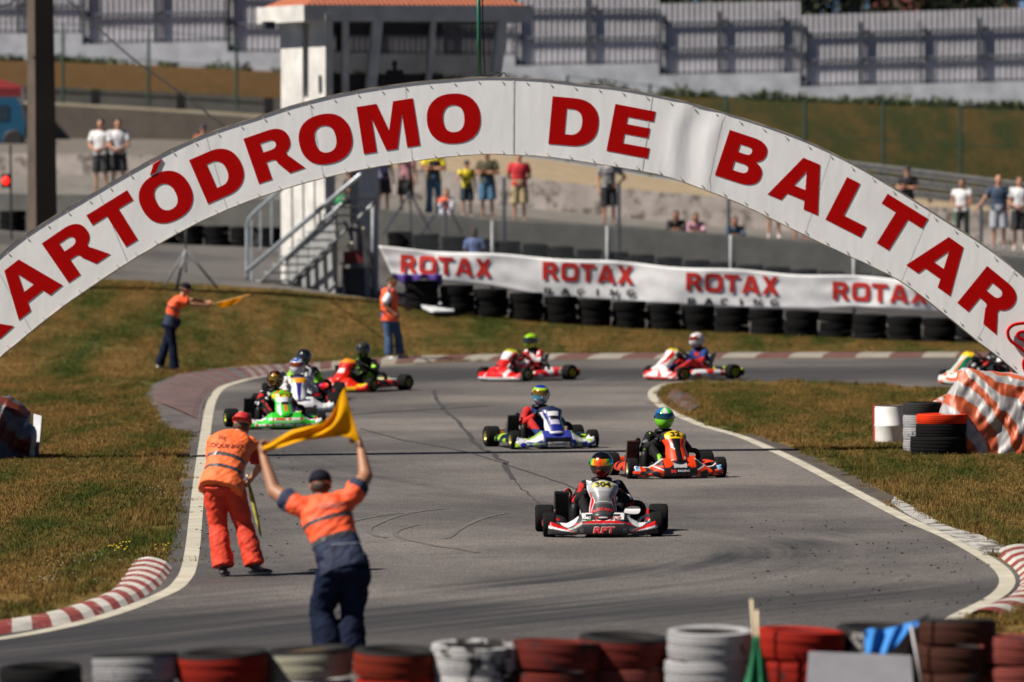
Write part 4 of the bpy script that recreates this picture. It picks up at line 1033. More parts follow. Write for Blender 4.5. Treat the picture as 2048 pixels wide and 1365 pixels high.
def tarp(label, base_px, base_y, prof, depth, seed, stripe_n, skew, dark=1.0, cols=(OR_, WH_)):
    """draped striped sheet over a hidden pile: outline prof = [(px, y_top)], sits on ground line base_y"""
    B = gnd(base_px, base_y); p0, p1 = prof[0][0], prof[-1][0]
    s_ = F / B.y
    def fn(u, v):
        px = lerp(p0, p1, u); top = interp(prof, px); H = max(.02, (base_y - top) / s_)
        # v: 0 front foot .. .55 crest .. 1 back foot
        x = (px - base_px) / s_
        if v < .6:
            t = v / .6; z = H * math.sin(t * math.pi / 2) ** .8; y = -depth * (1 - t ** 1.5) * .8
        else:
            t = (v - .6) / .4; z = H * math.cos(t * math.pi / 2) ** .7; y = depth * t
        fold = .16 * noise.noise(Vector((x * 2.4 + z * 1.6, y * 1.6, seed))) + .07 * noise.noise(Vector((x * 6 - z * 4.5, z * 2, seed + 4))) + .02 * noise.noise(Vector((x * 16, z * 9, seed)))
        rdg = .13 * abs(math.sin(x * 4.6 + z * 2.9 + seed)) ** 1.5 * (1 - z / max(H, .1) * .75)
        return Vector((x + fold * .6, y + fold - rdg, max(.0, z + fold * .35)))
    def cf(u, v):
        x = lerp(p0, p1, u); px = x; top = interp(prof, px); H = (base_y - top) / s_
        z = H * min(1, v / .6); X = (px - base_px) / s_; w_ = z + (X - .05) * .95 * (1 if X < .05 else .25) * skew[0] + .09 * math.sin(X * 4) + .16 * noise.noise(Vector((u * 3, v * 3, seed + 1)))
        return cols[0] if math.floor(w_ * stripe_n) % 2 else cols[1]
    mb = MB(); mb.grid(fn, 220, 150, colfn=cf); o = mb.build('tarpaulin', TARP, None, True, loc=B); tag(o, label, 'tarpaulin'); return o
tarp('orange and white striped tarpaulin draped over a pile at the right foot of the arch', 1990, 907, [(1872, 880), (1880, 815), (1892, 790), (1905, 770), (1912, 745), (1922, 737), (1945, 735), (1985, 741), (2048, 750), (2120, 765), (2200, 830), (2240, 895)], .45, 3.0, 5.6, (1.0, 1.0))
tarp('scrap of orange and white striped tarpaulin bunched behind the tyre stacks', 1880, 893, [(1852, 812), (1870, 800), (1893, 788), (1912, 800), (1925, 850)], .2, 8.0, 9, (1, .5))
tarp('orange and white striped tarpaulin bundle at the left edge of the grass', 0, 916, [(-170, 860), (-90, 800), (-20, 790), (18, 793), (38, 806), (56, 828), (66, 850), (72, 912)], .6, 5.0, 5.2, (.55, 1.1), cols=((.10, .018, .010), (.085, .09, .11)))  # darker stripe colours stand in for the shade on this bundle
a = gnd(70, 912); q = [gnd(66, 914), gnd(80, 912)]
s_ = F / a.y; P = [Vector((a.x - 5 / s_, a.y, 0)), Vector((a.x + 8 / s_, a.y - .1, 0)), Vector((a.x + 15 / s_, a.y - .1, 80 / s_)), Vector((a.x - 2 / s_, a.y, 84 / s_))]
mb = MB(); mb.ring_loft([P, [p + Vector((.0, .04, 0)) for p in P]]); tag(mb.build('signboard', M('board_pale', (.55, .57, .62), .5)), 'pale board leaning against the striped bundle at the left', 'board')
# white sheet lying on the grass bank
P = [(840, 617), (880, 616), (908, 628), (908, 633), (866, 634), (846, 625)]
def bank_pt(px, py):
    for k in range(400):
        Y = 120 + k * .1; p = at(px, py, Y)
        if p.z < bank_z(p.x, Y) + .02: return p
    return p
pts = [bank_pt(*p) for p in P]; mb = MB(); mb.ring_loft([[p + Vector((0, 0, .08)) for p in pts], [p + Vector((0, 0, .12)) for p in pts]]); tag(mb.build('board', M('sheet_white', (.62, .64, .66), .5)), 'white flat board lying on the grass bank right of the standing marshal', 'board')

# ================================================================== TOWER
WPAINT = worn_paint('tower_white', (.56, .55, .53), (.42, .41, .39), .60, 1.5, .3)
GLASS = bpy.data.materials.new('cabin_glass'); nt, b = nodes_of(GLASS); b.inputs['Base Color'].default_value = (.022, .012, .007, 1); b.inputs['Roughness'].default_value = .3; b.inputs['Specular IOR Level'].default_value = .2
b.inputs['Alpha'].default_value = .86
phi = R(25); ex = Vector((math.cos(phi), math.sin(phi), 0)); ey = Vector((-math.sin(phi), math.cos(phi), 0)); DT = 144.0
C0 = at(608, 43, DT); base_z = at(608, 582, DT).z
TB = Vector((C0.x, C0.y, base_z - .3))
tower = thing('control_tower', 'white race control tower with red tiled roof, glazed cabin and outside stair', 'tower', TB, phi)
sT = F / DT
def tl(px, py, d=0.0):
    r = ray(px, py); P0 = TB + ey * d; k = (P0 - CAMP).dot(ey) / r.dot(ey); w_ = CAMP + r * k - TB
    return Vector((w_.dot(ex), w_.dot(ey), w_.z))
def tx(px, py, x=.5):
    """local point on a plane parallel to the tower's left wall"""
    r = ray(px, py); P0 = TB + ex * x; k = (P0 - CAMP).dot(ex) / r.dot(ex); w_ = CAMP + r * k - TB
    return Vector((w_.dot(ex), w_.dot(ey), w_.z))
zb = C0.z - TB.z; zt = zb + .37
Wd = tl(1065, 30).x; Dp = tx(514, 40, 0.0).y
mb = MB(); mb.box((Wd / 2, Dp / 2, (zb + zt) / 2), (Wd, Dp, zt - zb)); mb.build('fascia', WPAINT, tower)
TILE = bpy.data.materials.new('roof_tile'); nt, b = nodes_of(TILE); tc = N(nt, 'ShaderNodeTexCoord'); wv = N(nt, 'ShaderNodeTexWave', Scale=2.6, Distortion=.8); nt.links.new(tc.outputs['Object'], wv.inputs['Vector'])
c = mix(nt, wv.outputs['Fac'], (.30, .075, .035), (.42, .13, .06)); nt.links.new(c, b.inputs['Base Color']); b.inputs['Roughness'].default_value = .85
bp = N(nt, 'ShaderNodeBump', Strength=1.0, Distance=.05); nt.links.new(wv.outputs['Fac'], bp.inputs['Height']); nt.links.new(bp.outputs[0], b.inputs['Normal'])
mb = MB(); mb.add([(.1, .1, zt), (Wd - .1, .1, zt), (Wd - .1, Dp - .1, zt), (.1, Dp - .1, zt), (1.2, Dp / 2, zt + .6), (Wd - 1.2, Dp / 2, zt + .6)], [(0, 1, 5, 4), (2, 3, 4, 5), (0, 4, 3), (1, 2, 5)]); mb.build('roof', TILE, tower)
def slab(q, off, name, mat):
    mb = MB(); mb.ring_loft([[Vector(p) for p in q], [Vector(p) + Vector(off) for p in q]]); o = mb.build(name, mat, tower, recalc=True); return o
def pillar(px0, px1, y0, y1, d, depth, name='pillar', px0b=None, px1b=None, mat=None):
    a = tl(px0, y0, d); b = tl(px1, y0, d); c = tl(px1b if px1b is not None else px1, y1, d); e = tl(px0b if px0b is not None else px0, y1, d)
    return slab([e, c, b, a], (0, depth, 0), name, mat or WPAINT)
XL = .5
# left wall: two pillars with a dark slot, boarded shaft below
slab([tx(562, 640, XL), tx(605, 640, XL), tx(605, 30, XL), tx(562, 30, XL)], (.18, 0, 0), 'pillar', WPAINT)
slab([tx(617, 640, XL), tx(651, 640, XL), tx(651, 30, XL), tx(617, 30, XL)], (.18, 0, 0), 'pillar', WPAINT)
slab([tx(604, 640, XL + .03), tx(618, 640, XL + .03), tx(618, 195, XL + .03), tx(604, 195, XL + .03)], (.1, 0, 0), 'wall', WPAINT)
mb = MB(); nb = 4
for i in range(nb):
    a = tx(lerp(565, 655, i / nb) + .6, 330, XL - .04); b_ = tx(lerp(565, 655, (i + 1) / nb) - .6, 640, XL - .04)
    mb.box((XL - .05, (a.y + b_.y) / 2, (a.z + b_.z) / 2), (.04, abs(a.y - b_.y), abs(a.z - b_.z)))
mb.build('boarding', WPAINT, tower)
yF = tx(651, 200, XL).y
pillar(664, 671, 300, 640, yF, .1)
pillar(718, 757, 300, 600, yF + .05, .5)
pillar(686, 698, 43, 260, yF, .12, 'window_post')
pillar(748, 767, 38, 260, yF, .15, 'window_post', 726, 745)
pillar(865, 874, 33, 260, yF, .12, 'window_post', 846, 855)
pillar(998, 1018, 30, 260, yF, .15, 'window_post', 974, 990)
fl0 = tl(652, 235, yF); fl1 = tl(985, 235, yF); yB = Dp - .3
mb = MB(); mb.box(((XL + fl1.x) / 2 + .1, (yF + yB) / 2, fl0.z - .15), (fl1.x - XL - .1, yB - yF - .1, .25)); mb.build('cabin_floor', WPAINT, tower)
mb = MB(); mb.box(((XL + fl1.x) / 2 + .1, yF + .06, fl0.z + .18), (fl1.x - XL - .2, .08, .42)); mb.build('sill', WPAINT, tower)
a = tl(664, 43, yF + .16); b_ = tl(985, 240, yF + .16)
mb = MB(); mb.add([(a.x, a.y, b_.z), (b_.x - .1, a.y, b_.z), (tl(1010, 40, yF + .16).x, a.y, a.z), (a.x, a.y, a.z)], [(0, 1, 2, 3)]); mb.build('window', GLASS, tower)
DKP = M('dark_panel', (.02, .02, .022), .4)
mb = MB(); mb.box((XL + .55, yF + .3, zb - .35), (.28, .05, .6)); mb.build('shutter', DKP, tower)
mb = MB(); mb.box(((XL + fl1.x) / 2, yB, fl0.z + .5), (fl1.x - XL - .3, .06, 1.0)); mb.build('back_wall', M('cabin_inside', (.16, .12, .09), .8), tower)
mb = MB(); mb.box(((XL + fl1.x) / 2, yB - .02, zb - .12), (fl1.x - XL - .3, .08, .24)); mb.build('lintel', M('cabin_inside', (.16, .12, .09), .8), tower)
MB().box(tl(548, 50, .1) + Vector((0, .3, 0)), (.22, .2, .16)).build('floodlight', M('lamp_black', (.02, .02, .02), .4), tower)
# wall under the stair, in line with the left wall; treads stand outside it
SHADEW = worn_paint('stair_wall', (.24, .245, .25), (.17, .175, .18), .5, 1.5, .3)  # shade under the stair put into the wall's darker grey
XS_ = XL - .12
slab([tx(570, 640, XS_), tx(670, 640, XS_), tx(670, 425, XS_), tx(655, 428, XS_), tx(571, 514, XS_)], (.06, 0, 0), 'stair_wall', SHADEW)
TREADM = M('tread_grey', (.22, .22, .22), .7)
P0 = tx(520, 562, XS_ - .75); P1 = tx(690, 398, XS_ - .75); n = 11
for i in range(n):
    t = i / (n - 1); p = P0.lerp(P1, t)
    MB().box((XS_ - .42, p.y, p.z), (.78, .25, .04)).build('tread', TREADM, tower)
STEEL = M('rail_steel', (.36, .40, .44), .4, .4)
for X_ in (XS_ - .06, XS_ - .82):
    a = P0.copy(); b_ = P1.copy(); a.x = b_.x = X_; mb = MB(); mb.tube([a - Vector((0, 0, .1)), b_ - Vector((0, 0, .1))], .035, 6); mb.build('stringer', STEEL, tower, True)
XR = XS_ - .85
mb = MB(); mb.tube([tx(492, 545, XR), tx(600, 452, XR), tx(722, 350, XR)], .055, 8); mb.build('handrail', STEEL, tower, True)
mb = MB(); mb.tube(smooth_poly([tx(494, 560, XR), tx(494, 480, XR), tx(495, 448, XR), tx(510, 425, XR), tx(556, 385, XR), tx(600, 345, XR)], 5), .045, 8); mb.build('handrail', STEEL, tower, True)
for px, y0, y1 in ((503, 440, 560), (521, 422, 500), (543, 400, 490), (505, 540, 568), (493, 545, 585), (560, 488, 530), (640, 420, 450)):
    mb = MB(); mb.tube([tx(px, y0, XR), tx(px, y1, XR)], .025, 6); mb.build('baluster', STEEL, tower)

# ---- fence, posts and race banner
Yb = 143.8
def fence_top(px): return interp([(745, 405), (985, 440), (1215, 452), (1462, 470), (1700, 488), (2060, 515), (2200, 530)], px)
fbase = line_at(F1, 760)
fe = thing('chain_link_fence', 'chain link fence on steel posts behind the tyre stacks', 'fence', fbase)
postxy = [(746, 405, 600), (985, 442, 600), (1215, 452, 620), (1462, 470, 640), (1708, 500, 660), (1960, 510, 690), (2200, 530, 700)]
for px, y0, y1 in postxy:
    mb = MB(); mb.tube([at(px, y1, Yb) - fbase, at(px, y0, Yb) - fbase], .045, 8); mb.build('post', GALV, fe, True)
mb = MB(); WIRE = M('wire', (.11, .12, .13), .5, .3)
A0 = at(746, 0, Yb).x; A1 = at(2200, 0, Yb).x
def ftop(x): return at(CX + F * x / Yb, fence_top(CX + F * x / Yb), Yb).z
x = A0 - 2
while x < A1:
    for d in (1, -1):
        hgt = 1.55; zt_ = ftop(min(A1, max(A0, x + (hgt / 2 * d)))) + .0
        a = Vector((x, Yb, zt_ - hgt)); b_ = Vector((x + hgt * d, Yb, zt_))
        if a.x < A0 and b_.x < A0: continue
        if min(a.x, b_.x) < A0 or max(a.x, b_.x) > A1: continue
        s_ = Vector((.004, 0, -.004 * d)); mb.add([a - s_ - fbase, a + s_ - fbase, b_ + s_ - fbase, b_ - s_ - fbase], [(0, 1, 2, 3)])
    x += .075
mb.build('mesh', WIRE, fe)
bt = [(757, 492), (870, 500), (985, 507), (1100, 514), (1215, 521), (1340, 531), (1462, 538), (1580, 546), (1708, 551), (1850, 560), (1960, 566), (2100, 575)]
bb = [(784, 549), (800, 552), (985, 573), (1100, 596), (1215, 602), (1340, 610), (1462, 616), (1640, 620), (1708, 615), (1850, 622), (1960, 628), (2100, 640)]
def ban(u, v, dy=0):
    px = lerp(757, 2100, u); t = interp(bt, px) + 3.5 * math.sin((px - 757) / 240 * math.pi) ** 2 * (1 - v)
    bpx = lerp(784, 2100, u); bo = interp(bb, bpx)
    p = at(lerp(px, bpx, v), lerp(t, bo, v), Yb - .12 - dy); p.y += .035 * math.sin(px * .021 + v * 2.2) * math.sin(px * .006) + .028 * noise.noise(Vector((px * .02, v * 2.5, 4)))
    return p
BAN = M('banner_cloth', (.84, .84, .86), .55, var=.05)
bo_ = ban(0, 1); banner = thing('banner', 'long white banner with red lettering hung on the fence over the tyres', 'banner', bo_)
mb = MB(); mb.grid(lambda u, v: ban(u, v) - bo_, 220, 14); o = mb.build('cloth', BAN, banner, True); s_ = o.modifiers.new('s', 'SOLIDIFY'); s_.thickness = .004
BRED = M('banner_red', (.52, .02, .012), .55, var=.05); BBLK = M('banner_black', (.02, .02, .02), .6)
def ban_text(txt, px0, px1, y0, y1, hpx, mat, sp=.10):
    ws = [glyph(c)[0] for c in txt]; tot = sum(ws) + sp * (len(txt) - 1); k = 1 / tot; x = 0
    for c, w_ in zip(txt, ws):
        me = outline_mesh([[(p[0], p[1]) for p in L] for L in glyph(c)[1]], 0)
        bm = bmesh.new(); bm.from_mesh(me); bmesh.ops.triangulate(bm, faces=bm.faces)
        for k_ in range(4):
            bmesh.ops.subdivide_edges(bm, edges=[e for e in bm.edges if e.calc_length() > .12], cuts=1); bmesh.ops.triangulate(bm, faces=bm.faces)
        for v in bm.verts:
            px = px0 + (x + v.co.x) * k * (px1 - px0); py = lerp(y0, y1, (px - px0) / (px1 - px0)) - v.co.y * hpx
            u = (px - 757) / 1343; tt = interp(bt, px); bbv = interp(bb, px); vv = (py - tt) / (bbv - tt)
            q = ban(u, max(0, min(1, vv))); p = at(px, py, q.y - .020); v.co = p - bo_
        bm.to_mesh(me); bm.free(); me.materials.clear(); me.materials.append(mat)
        o = bpy.data.objects.new('letter', me); COL.objects.link(o); o.parent = banner
        x += w_ + sp
for (a, b_, y0, y1) in ((801, 984, 546, 556), (1085, 1268, 560, 570), (1372, 1558, 582, 591), (1665, 1856, 600, 609), (1950, 2140, 618, 628)): ban_text('RoTAX', a, b_, y0, y1, 37, BRED)
# small second line, mostly behind the tyres
for (a, b_, y0, y1) in ((1088, 1270, 589, 593), (1375, 1560, 609, 612)):
    for i, ch in enumerate('RACING'):
        c = 'L' if ch == 'C' else ch
        w_ = 16
        x0 = a + i * 33
        if ch == 'C':
            loops = [arc(.5, .5, .5, .5, 40, 320, 20, 3.2) + arc(.5, .5, .28, .28, -40, -320, 16, 3.2)]
        elif ch == 'I': loops = [[(.35, 0), (.35, 1), (.65, 1), (.65, 0)]]
        elif ch == 'N': loops = [[(0, 0), (0, 1), (.3, 1), (.75, .38), (.75, 1), (1, 1), (1, 0), (.7, 0), (.25, .62), (.25, 0)]]
        else: loops = glyph(ch)[1]
        me = outline_mesh(loops, 0); bm = bmesh.new(); bm.from_mesh(me); bmesh.ops.triangulate(bm, faces=bm.faces); bmesh.ops.subdivide_edges(bm, edges=[e for e in bm.edges if e.calc_length() > .3], cuts=1)
        for v in bm.verts:
            px = x0 + v.co.x * w_; py = lerp(y0, y1, i / 5) - v.co.y * 13; u = (px - 757) / 1343; tt = interp(bt, px); bbv = interp(bb, px)
            q = ban(u, max(0, min(1, (py - tt) / (bbv - tt)))); v.co = at(px, py, q.y - .020) - bo_
        bm.to_mesh(me); bm.free(); me.materials.clear(); me.materials.append(BBLK)
        o = bpy.data.objects.new('letter', me); COL.objects.link(o); o.parent = banner
# purple cloth below the banner's left end
def purp(u, v):
    p = at(lerp(785, 885, u), lerp(549, 551 + 14 * math.sin(u * 5) ** 2 + 6, v), Yb - .3); p.y += .04 * math.sin(u * 20); return p
cloth('purple_cloth', purp, 30, 4, M('purple', (.06, .02, .22), .7), 'purple cloth bunched under the left end of the banner', 'cloth')
# dark drape, white bag and red crate beside the tower
def drape(u, v):
    p = at(lerp(lerp(684, 728, u), lerp(712, 742, u), v), lerp(lerp(440, 455, u), lerp(500, 520, u), v), 142.6); p.y += .06 * math.sin(u * 6 + v * 4); return p
cloth('drape', drape, 20, 20, M('drape_grey', (.10, .10, .115), .8), 'dark grey drape hanging beside the tower column', 'cloth')
def drape2(u, v):
    p = at(lerp(lerp(722, 730, u), lerp(728, 743, u), v), lerp(455, 535, v), 142.5); p.y += .05 * math.sin(u * 6 + v * 4); return p
cloth('flag_cloth', drape2, 8, 20, M('drape_white', (.62, .58, .5), .8, var=.3, ns=4), 'white and cream cloth hanging from the fence post beside the tower', 'cloth')
bx = at(715, 545, 143.4)
tbl = thing('folding_table', 'dark folding table with boxes standing beside the white tower', 'table', (bx.x, 143.4, line_at(F1, 700).z))
DK = M('dark_box', (.02, .022, .03), .6)
MB().box((0, 0, .72), (.75, .6, .04)).build('table_top', DK, tbl)
for x in (-.3, .3):
    for y in (-.22, .22): MB().box((x, y, .36), (.04, .04, .7)).build('leg', DK, tbl)
tag(MB().box((0, 0, .12), (.5, .4, .24)).build('crate', M('crate_red', (.12, .006, .008), .6), None, loc=(bx.x - .05, 143.3, tbl.location.z + .745)), 'dark red crate on the folding table beside the tower', 'crate')
tag(MB().ell((0, 0, .09), (.26, .2, .13)).build('bag', M('bag_white', (.6, .55, .42), .7), None, True, loc=(bx.x + .02, 143.3, tbl.location.z + 1.0)), 'white and gold bag on top of the red crate', 'bag')
tag(MB().box((0, 0, .3), (.5, .5, .62)).build('storage_box', DK, None, loc=(bx.x - .1, 143.9, tbl.location.z)), 'black storage box under the folding table', 'box')

# ================================================================== LEFT background
pp = at(85, 465, 140); up_ = thing('utility_pole', 'tall square concrete utility pole behind the left of the arch', 'pole', (pp.x, 140, line_at(F1, 85).z - .1), R(26))
mb = MB(); h_ = 9.0
rings = []
for z, s_ in ((0, .25), (h_, .205)):
    rings.append([Vector((x * s_, y * s_, z)) for x, y in ((-1, -1), (1, -1), (1, 1), (-1, 1))])
mb.ring_loft(rings); mb.build('shaft', worn_paint('pole_concrete', (.085, .062, .045), (.05, .038, .03), .5, 1.5, .3), up_)
# cable from the pole towards the arch
tag(MB().tube(smooth_poly([at(120, -15, 139.5), at(250, 105, 136), at(350, 178, 132), at(460, 262, 128)], 6), .02, 5).build('overhead_cable', BLK, None, True), 'dark overhead cable slanting down from the utility pole', 'cable')
tag(MB().tube(smooth_poly([at(-20, 18, 139.5), at(20, 8, 138), at(45, -20, 137)], 6), .02, 5).build('overhead_cable', BLK, None, True), 'short curve of dark cable at the top left corner', 'cable')
# van and red canopy
vp = at(18, 300, 190); vz = vp.z
van = thing('van', 'blue van partly hidden behind the utility pole on the dirt road', 'van', (at(10, 300, 190).x, 190, vz))
VB = M('van_blue', (.008, .075, .15), .35, coat=.4, var=.05)
mb = MB(); prof = [(-1.0, .2), (.45, .2), (.62, .3), (.65, .75), (.52, 1.3), (.40, 1.52), (-1.0, 1.55)]
mb.ring_loft([[Vector((x, -.8, z)) for x, z in prof], [Vector((x, .8, z)) for x, z in prof]]); mb.build('body', VB, van)
mb = MB(); mb.box((-.2, -.81, 1.08), (.75, .03, .42)); mb.build('window', M('van_glass', (.02, .03, .04), .1), van)
for x in (-.65, .3):
    mb = MB(); mb.lathe([(.0, -.08), (.26, -.08), (.30, -.04), (.30, .04), (.26, .08), (0, .08)], 20, Matrix.Translation((x, -.78, .28)) @ Matrix.Rotation(R(90), 4, 'X')); mb.build('wheel', M('wheel_black', (.02, .02, .02), .7), van)
cp = at(5, 205, 196); can = thing('canopy', 'red canopy tent behind the blue van at the left edge', 'canopy', (cp.x, 196, line_at(F6, 5).z))
zr = at(20, 178, 196).z - can.location.z; zp = at(5, 146, 196).z - can.location.z
CR = M('canopy_red', (.16, .006, .010), .6); x1 = at(55, 170, 196).x - cp.x
mb = MB(); mb.add([(-2.2, -1.4, zr), (x1, -1.4, zr), (x1, 1.4, zr), (-2.2, 1.4, zr), (-.9, 0, zp + .1)], [(0, 1, 4), (1, 2, 4), (2, 3, 4), (3, 0, 4)]); mb.build('roof', CR, can)
for a in (-2.2, x1 - .04):
    for y in (-1.4, 1.4): MB().box((a, y, zr / 2 - .1), (.06, .06, zr + .2)).build('pole', GALV, can)
mb = MB(); mb.box(((x1 - 2.2) / 2, -1.41, zr - .12), (x1 + 2.2, .02, .26)); mb.build('valance', CR, can)
# red signal lamp on its post
lp = at(22, 400, 160); lz = line_at(F2, 22).z
sig = thing('signal_light', 'red signal lamp on a thin dark post left of the utility pole', 'signal lamp', (lp.x, 160, lz - .2)); zt2 = at(22, 290, 160).z - lz + .2
mb = MB(); mb.tube([(0, 0, 0), (0, 0, zt2)], .03, 6); mb.build('post', BLK, sig)
zl = at(12, 362, 160).z - lz + .2; mb = MB(); mb.box((-.12, 0, zl), (.22, .1, .34)); mb.build('housing', BLK, sig)
EM = bpy.data.materials.new('lamp_red'); nt, b = nodes_of(EM); b.inputs['Base Color'].default_value = (.8, .01, .01, 1); b.inputs['Emission Color'].default_value = (1, .02, .01, 1); b.inputs['Emission Strength'].default_value = 1.2
mb = MB(); mb.ell((-.12, -.06, zl), (.09, .05, .11), n=12); mb.build('lamp', EM, sig, True)
# tripod on the bank
tz = at(375, 578, 141.5).z; tp = at(372, 578, 141.5); tri = thing('tripod', 'grey steel tripod mast standing on the bank below the arch', 'tripod', (tp.x, 141.5, tz))
s_ = F / 141.5
hub = Vector((0, 0, (578 - 500) / s_)); mb = MB(); mb.tube([hub + Vector((0, 0, -.1)), hub + Vector((.02, 0, 1.2))], .022, 6); mb.build('mast', GALV, tri, True)
for dx, dy, th_ in ((-48 / s_, .3, .022), (-17 / s_, -.45, .035), (62 / s_, .3, .026)):
    mb = MB(); mb.tube([hub, Vector((dx, dy, 0))], th_, 6); mb.build('leg', GALV, tri, True)
mb = MB(); mb.tube([hub, Vector((.0, .0, .35))], .025, 6); mb.build('brace', GALV, tri, True)
# leaning frames of dark poles between spectators
for k, (a, b_, c, lab) in enumerate([((820, 385), (765, 470), (860, 462), 'left'), ((890, 400), (835, 478), (925, 470), 'right')]):
    o0 = at(a[0], 475, 165.8); st_ = thing('camera_tripod', f'dark tripod standing by the wall behind the banner, the {lab} of two', 'tripod', o0)
    for q in (b_, c, (a[0] + 2, 478)):
        mb = MB(); mb.tube([at(a[0], a[1], 165.8) - o0, at(q[0], q[1], 165.8) - o0], .03, 5); mb.build('leg', FRM, st_)
for k, (px, y0, y1) in enumerate([(1008, 355, 470), (1238, 365, 480), (1457, 395, 520), (1962, 412, 485)]):
    o0 = at(px, y1, 166.3); ps = thing('fence_post', ['dark post between the denim and red shirted spectators', 'dark post beside the striped shirt spectator', 'dark post beside the leaning spectator in navy', 'dark post beside the navy shirted man at right'][k], 'post', o0)
    mb = MB(); mb.tube([(0, 0, -.3), at(px, y0, 166.3) - o0], .05, 6); mb.build('shaft', FRM, ps)
# ================================================================== FIGURES
PENDING_W = []
DECALS = []
PENDING = []   # (object, voxel, extra MB or None, extra mats, matfn)
def grown(name, mb, mats, parent, vox, extra=None, matfn=None, sm=3):
    """one continuous surface grown over the limb volumes in mb"""
    o = bpy.data.objects.new(name, mb.mesh(name, mats[0] if isinstance(mats, (list, tuple)) else mats)); COL.objects.link(o); o.parent = parent
    r = o.modifiers.new('r', 'REMESH'); r.mode = 'VOXEL'; r.voxel_size = vox; r.use_smooth_shade = True
    s_ = o.modifiers.new('s', 'SMOOTH'); s_.factor = .5; s_.iterations = sm
    PENDING.append((o, extra, mats if isinstance(mats, (list, tuple)) else [mats], matfn)); return o
def finish_figures():
    bpy.context.view_layer.update(); dg = bpy.context.evaluated_depsgraph_get()
    new = []
    for o, extra, mats, matfn in PENDING:
        new.append(bpy.data.meshes.new_from_object(o.evaluated_get(dg)))
    for idx, ((o, extra, mats, matfn), me) in enumerate(zip(PENDING, new)):
        o.modifiers.clear()
        if extra is not None:
            bm = bmesh.new(); bm.from_mesh(me); nf = len(bm.faces); me2 = extra.mesh('x', mats); bm.from_mesh(me2); bm.to_mesh(me); bm.free()
        me.materials.clear()
        for m in mats: me.materials.append(m)
        if matfn:
            n0 = len(me.polygons) if extra is None else nf
            for p in me.polygons:
                if p.index < n0: p.material_index = matfn(p.center)
        me.polygons.foreach_set('use_smooth', [True] * len(me.polygons))
        if idx in PENDING_W and len(me.vertices) > 20:
            amp = .011 if len(me.vertices) > 9000 else .006; sd = idx * 3.7
            nrm = [v.normal.copy() for v in me.vertices]
            for v, n_ in zip(me.vertices, nrm):
                c_ = v.co; q_ = noise.noise(Vector((c_.x * 7 + sd, c_.y * 6, c_.z * 13 + c_.x * 8))) + .6 * noise.noise(Vector((c_.x * 15, c_.y * 13 + sd, c_.z * 26 - c_.x * 14)))
                v.co = c_ + n_ * (amp * q_)
            me.update()
        o.data = me
    from mathutils.bvhtree import BVHTree
    for o, tgt in DECALS:
        T = bpy.data.objects.get(tgt); bv = BVHTree.FromPolygons([v.co for v in T.data.vertices], [p.vertices for p in T.data.polygons])
        bm = bmesh.new(); bm.from_mesh(o.data); bmesh.ops.subdivide_edges(bm, edges=[e for e in bm.edges if e.calc_length() > .04], cuts=1)
        for v in bm.verts:
            h = bv.ray_cast(Vector((v.co.x, v.co.y - 1.0, v.co.z)), Vector((0, 1, 0)))
            if h[0] is not None: v.co.y = h[0].y - .007
        bm.to_mesh(o.data); bm.free()
SKIN = M('skin', (.42, .20, .12), .55, var=.06); SKIN2 = M('skin_tan', (.30, .135, .075), .55, var=.06)
HAIRB = M('hair_dark', (.02, .014, .010), .7, bump=.6, bs=60); HAIRM = M('hair_brown', (.06, .035, .02), .7, bump=.6, bs=60)
SOLE = M('shoe_sole', (.42, .40, .33), .7)
EYE = M('eye_dark', (.02, .015, .012), .3)
def rot_to(look, up=Vector((0, 0, 1))):
    y = Vector(look).normalized(); x = y.cross(up).normalized(); z = x.cross(y); return Matrix((x, y, z)).transposed()
def hand(mb, wrist, d, nrm, side, curl=.5, s=1.0):
    d = Vector(d).normalized(); nrm = Vector(nrm); nrm = (nrm - d * nrm.dot(d)).normalized(); lat = d.cross(nrm) * side
    mb.capsule(wrist - d * .02, .024 * s, wrist + d * .02 * s, .024 * s, 8)
    rot = Matrix((lat, nrm, d)).transposed(); mb.ell(wrist + d * .05 * s, (.042 * s, .017 * s, .050 * s), rot, 12)
    for i, (ln, off) in enumerate(((.072, .030), (.080, .010), (.075, -.010), (.060, -.029))):
        b = wrist + d * .088 * s + lat * off * s; d1 = (d * math.cos(curl * .8) + nrm * math.sin(curl * .8)); d2 = (d * math.cos(curl * 2.0) + nrm * math.sin(curl * 2.0))
        m_ = b + d1 * ln * .45 * s; mb.capsule(b, .0095 * s, m_, .009 * s, 6); mb.capsule(m_, .009 * s, m_ + d2 * ln * .5 * s, .0075 * s, 6)
    tb = wrist + d * .03 * s + lat * .034 * s; t1 = tb + (d * .6 + lat * .7 + nrm * .3).normalized() * .035 * s; t2 = t1 + (d * .8 + nrm * .6).normalized() * .032 * s
    mb.capsule(tb, .012 * s, t1, .0105 * s, 6); mb.capsule(t1, .0105 * s, t2, .0085 * s, 6)
DEF = dict(pelvis=(0, 0, .95), chest=(0, 0, 1.27), neck=(0, 0, 1.45), head=(0, .02, 1.62), shl=(-.19, 0, 1.40), shr=(.19, 0, 1.40), ell=(-.25, -.02, 1.13), elr=(.25, -.02, 1.13),
           wrl=(-.27, .06, .88), wrr=(.27, .06, .88), hil=(-.09, 0, .92), hir=(.09, 0, .92), knl=(-.11, .03, .50), knr=(.11, .03, .50), anl=(-.12, 0, .09), anr=(.12, 0, .09),
           look=(0, 1, 0), footl=(-.15, 1, 0), footr=(.15, 1, 0), palml=(1, 0, 0), palmr=(-1, 0, 0), curl=.5)
def pose(**k):
    P = dict(DEF); P.update(k); return {a: (Vector(b) if isinstance(b, tuple) else b) for a, b in P.items()}
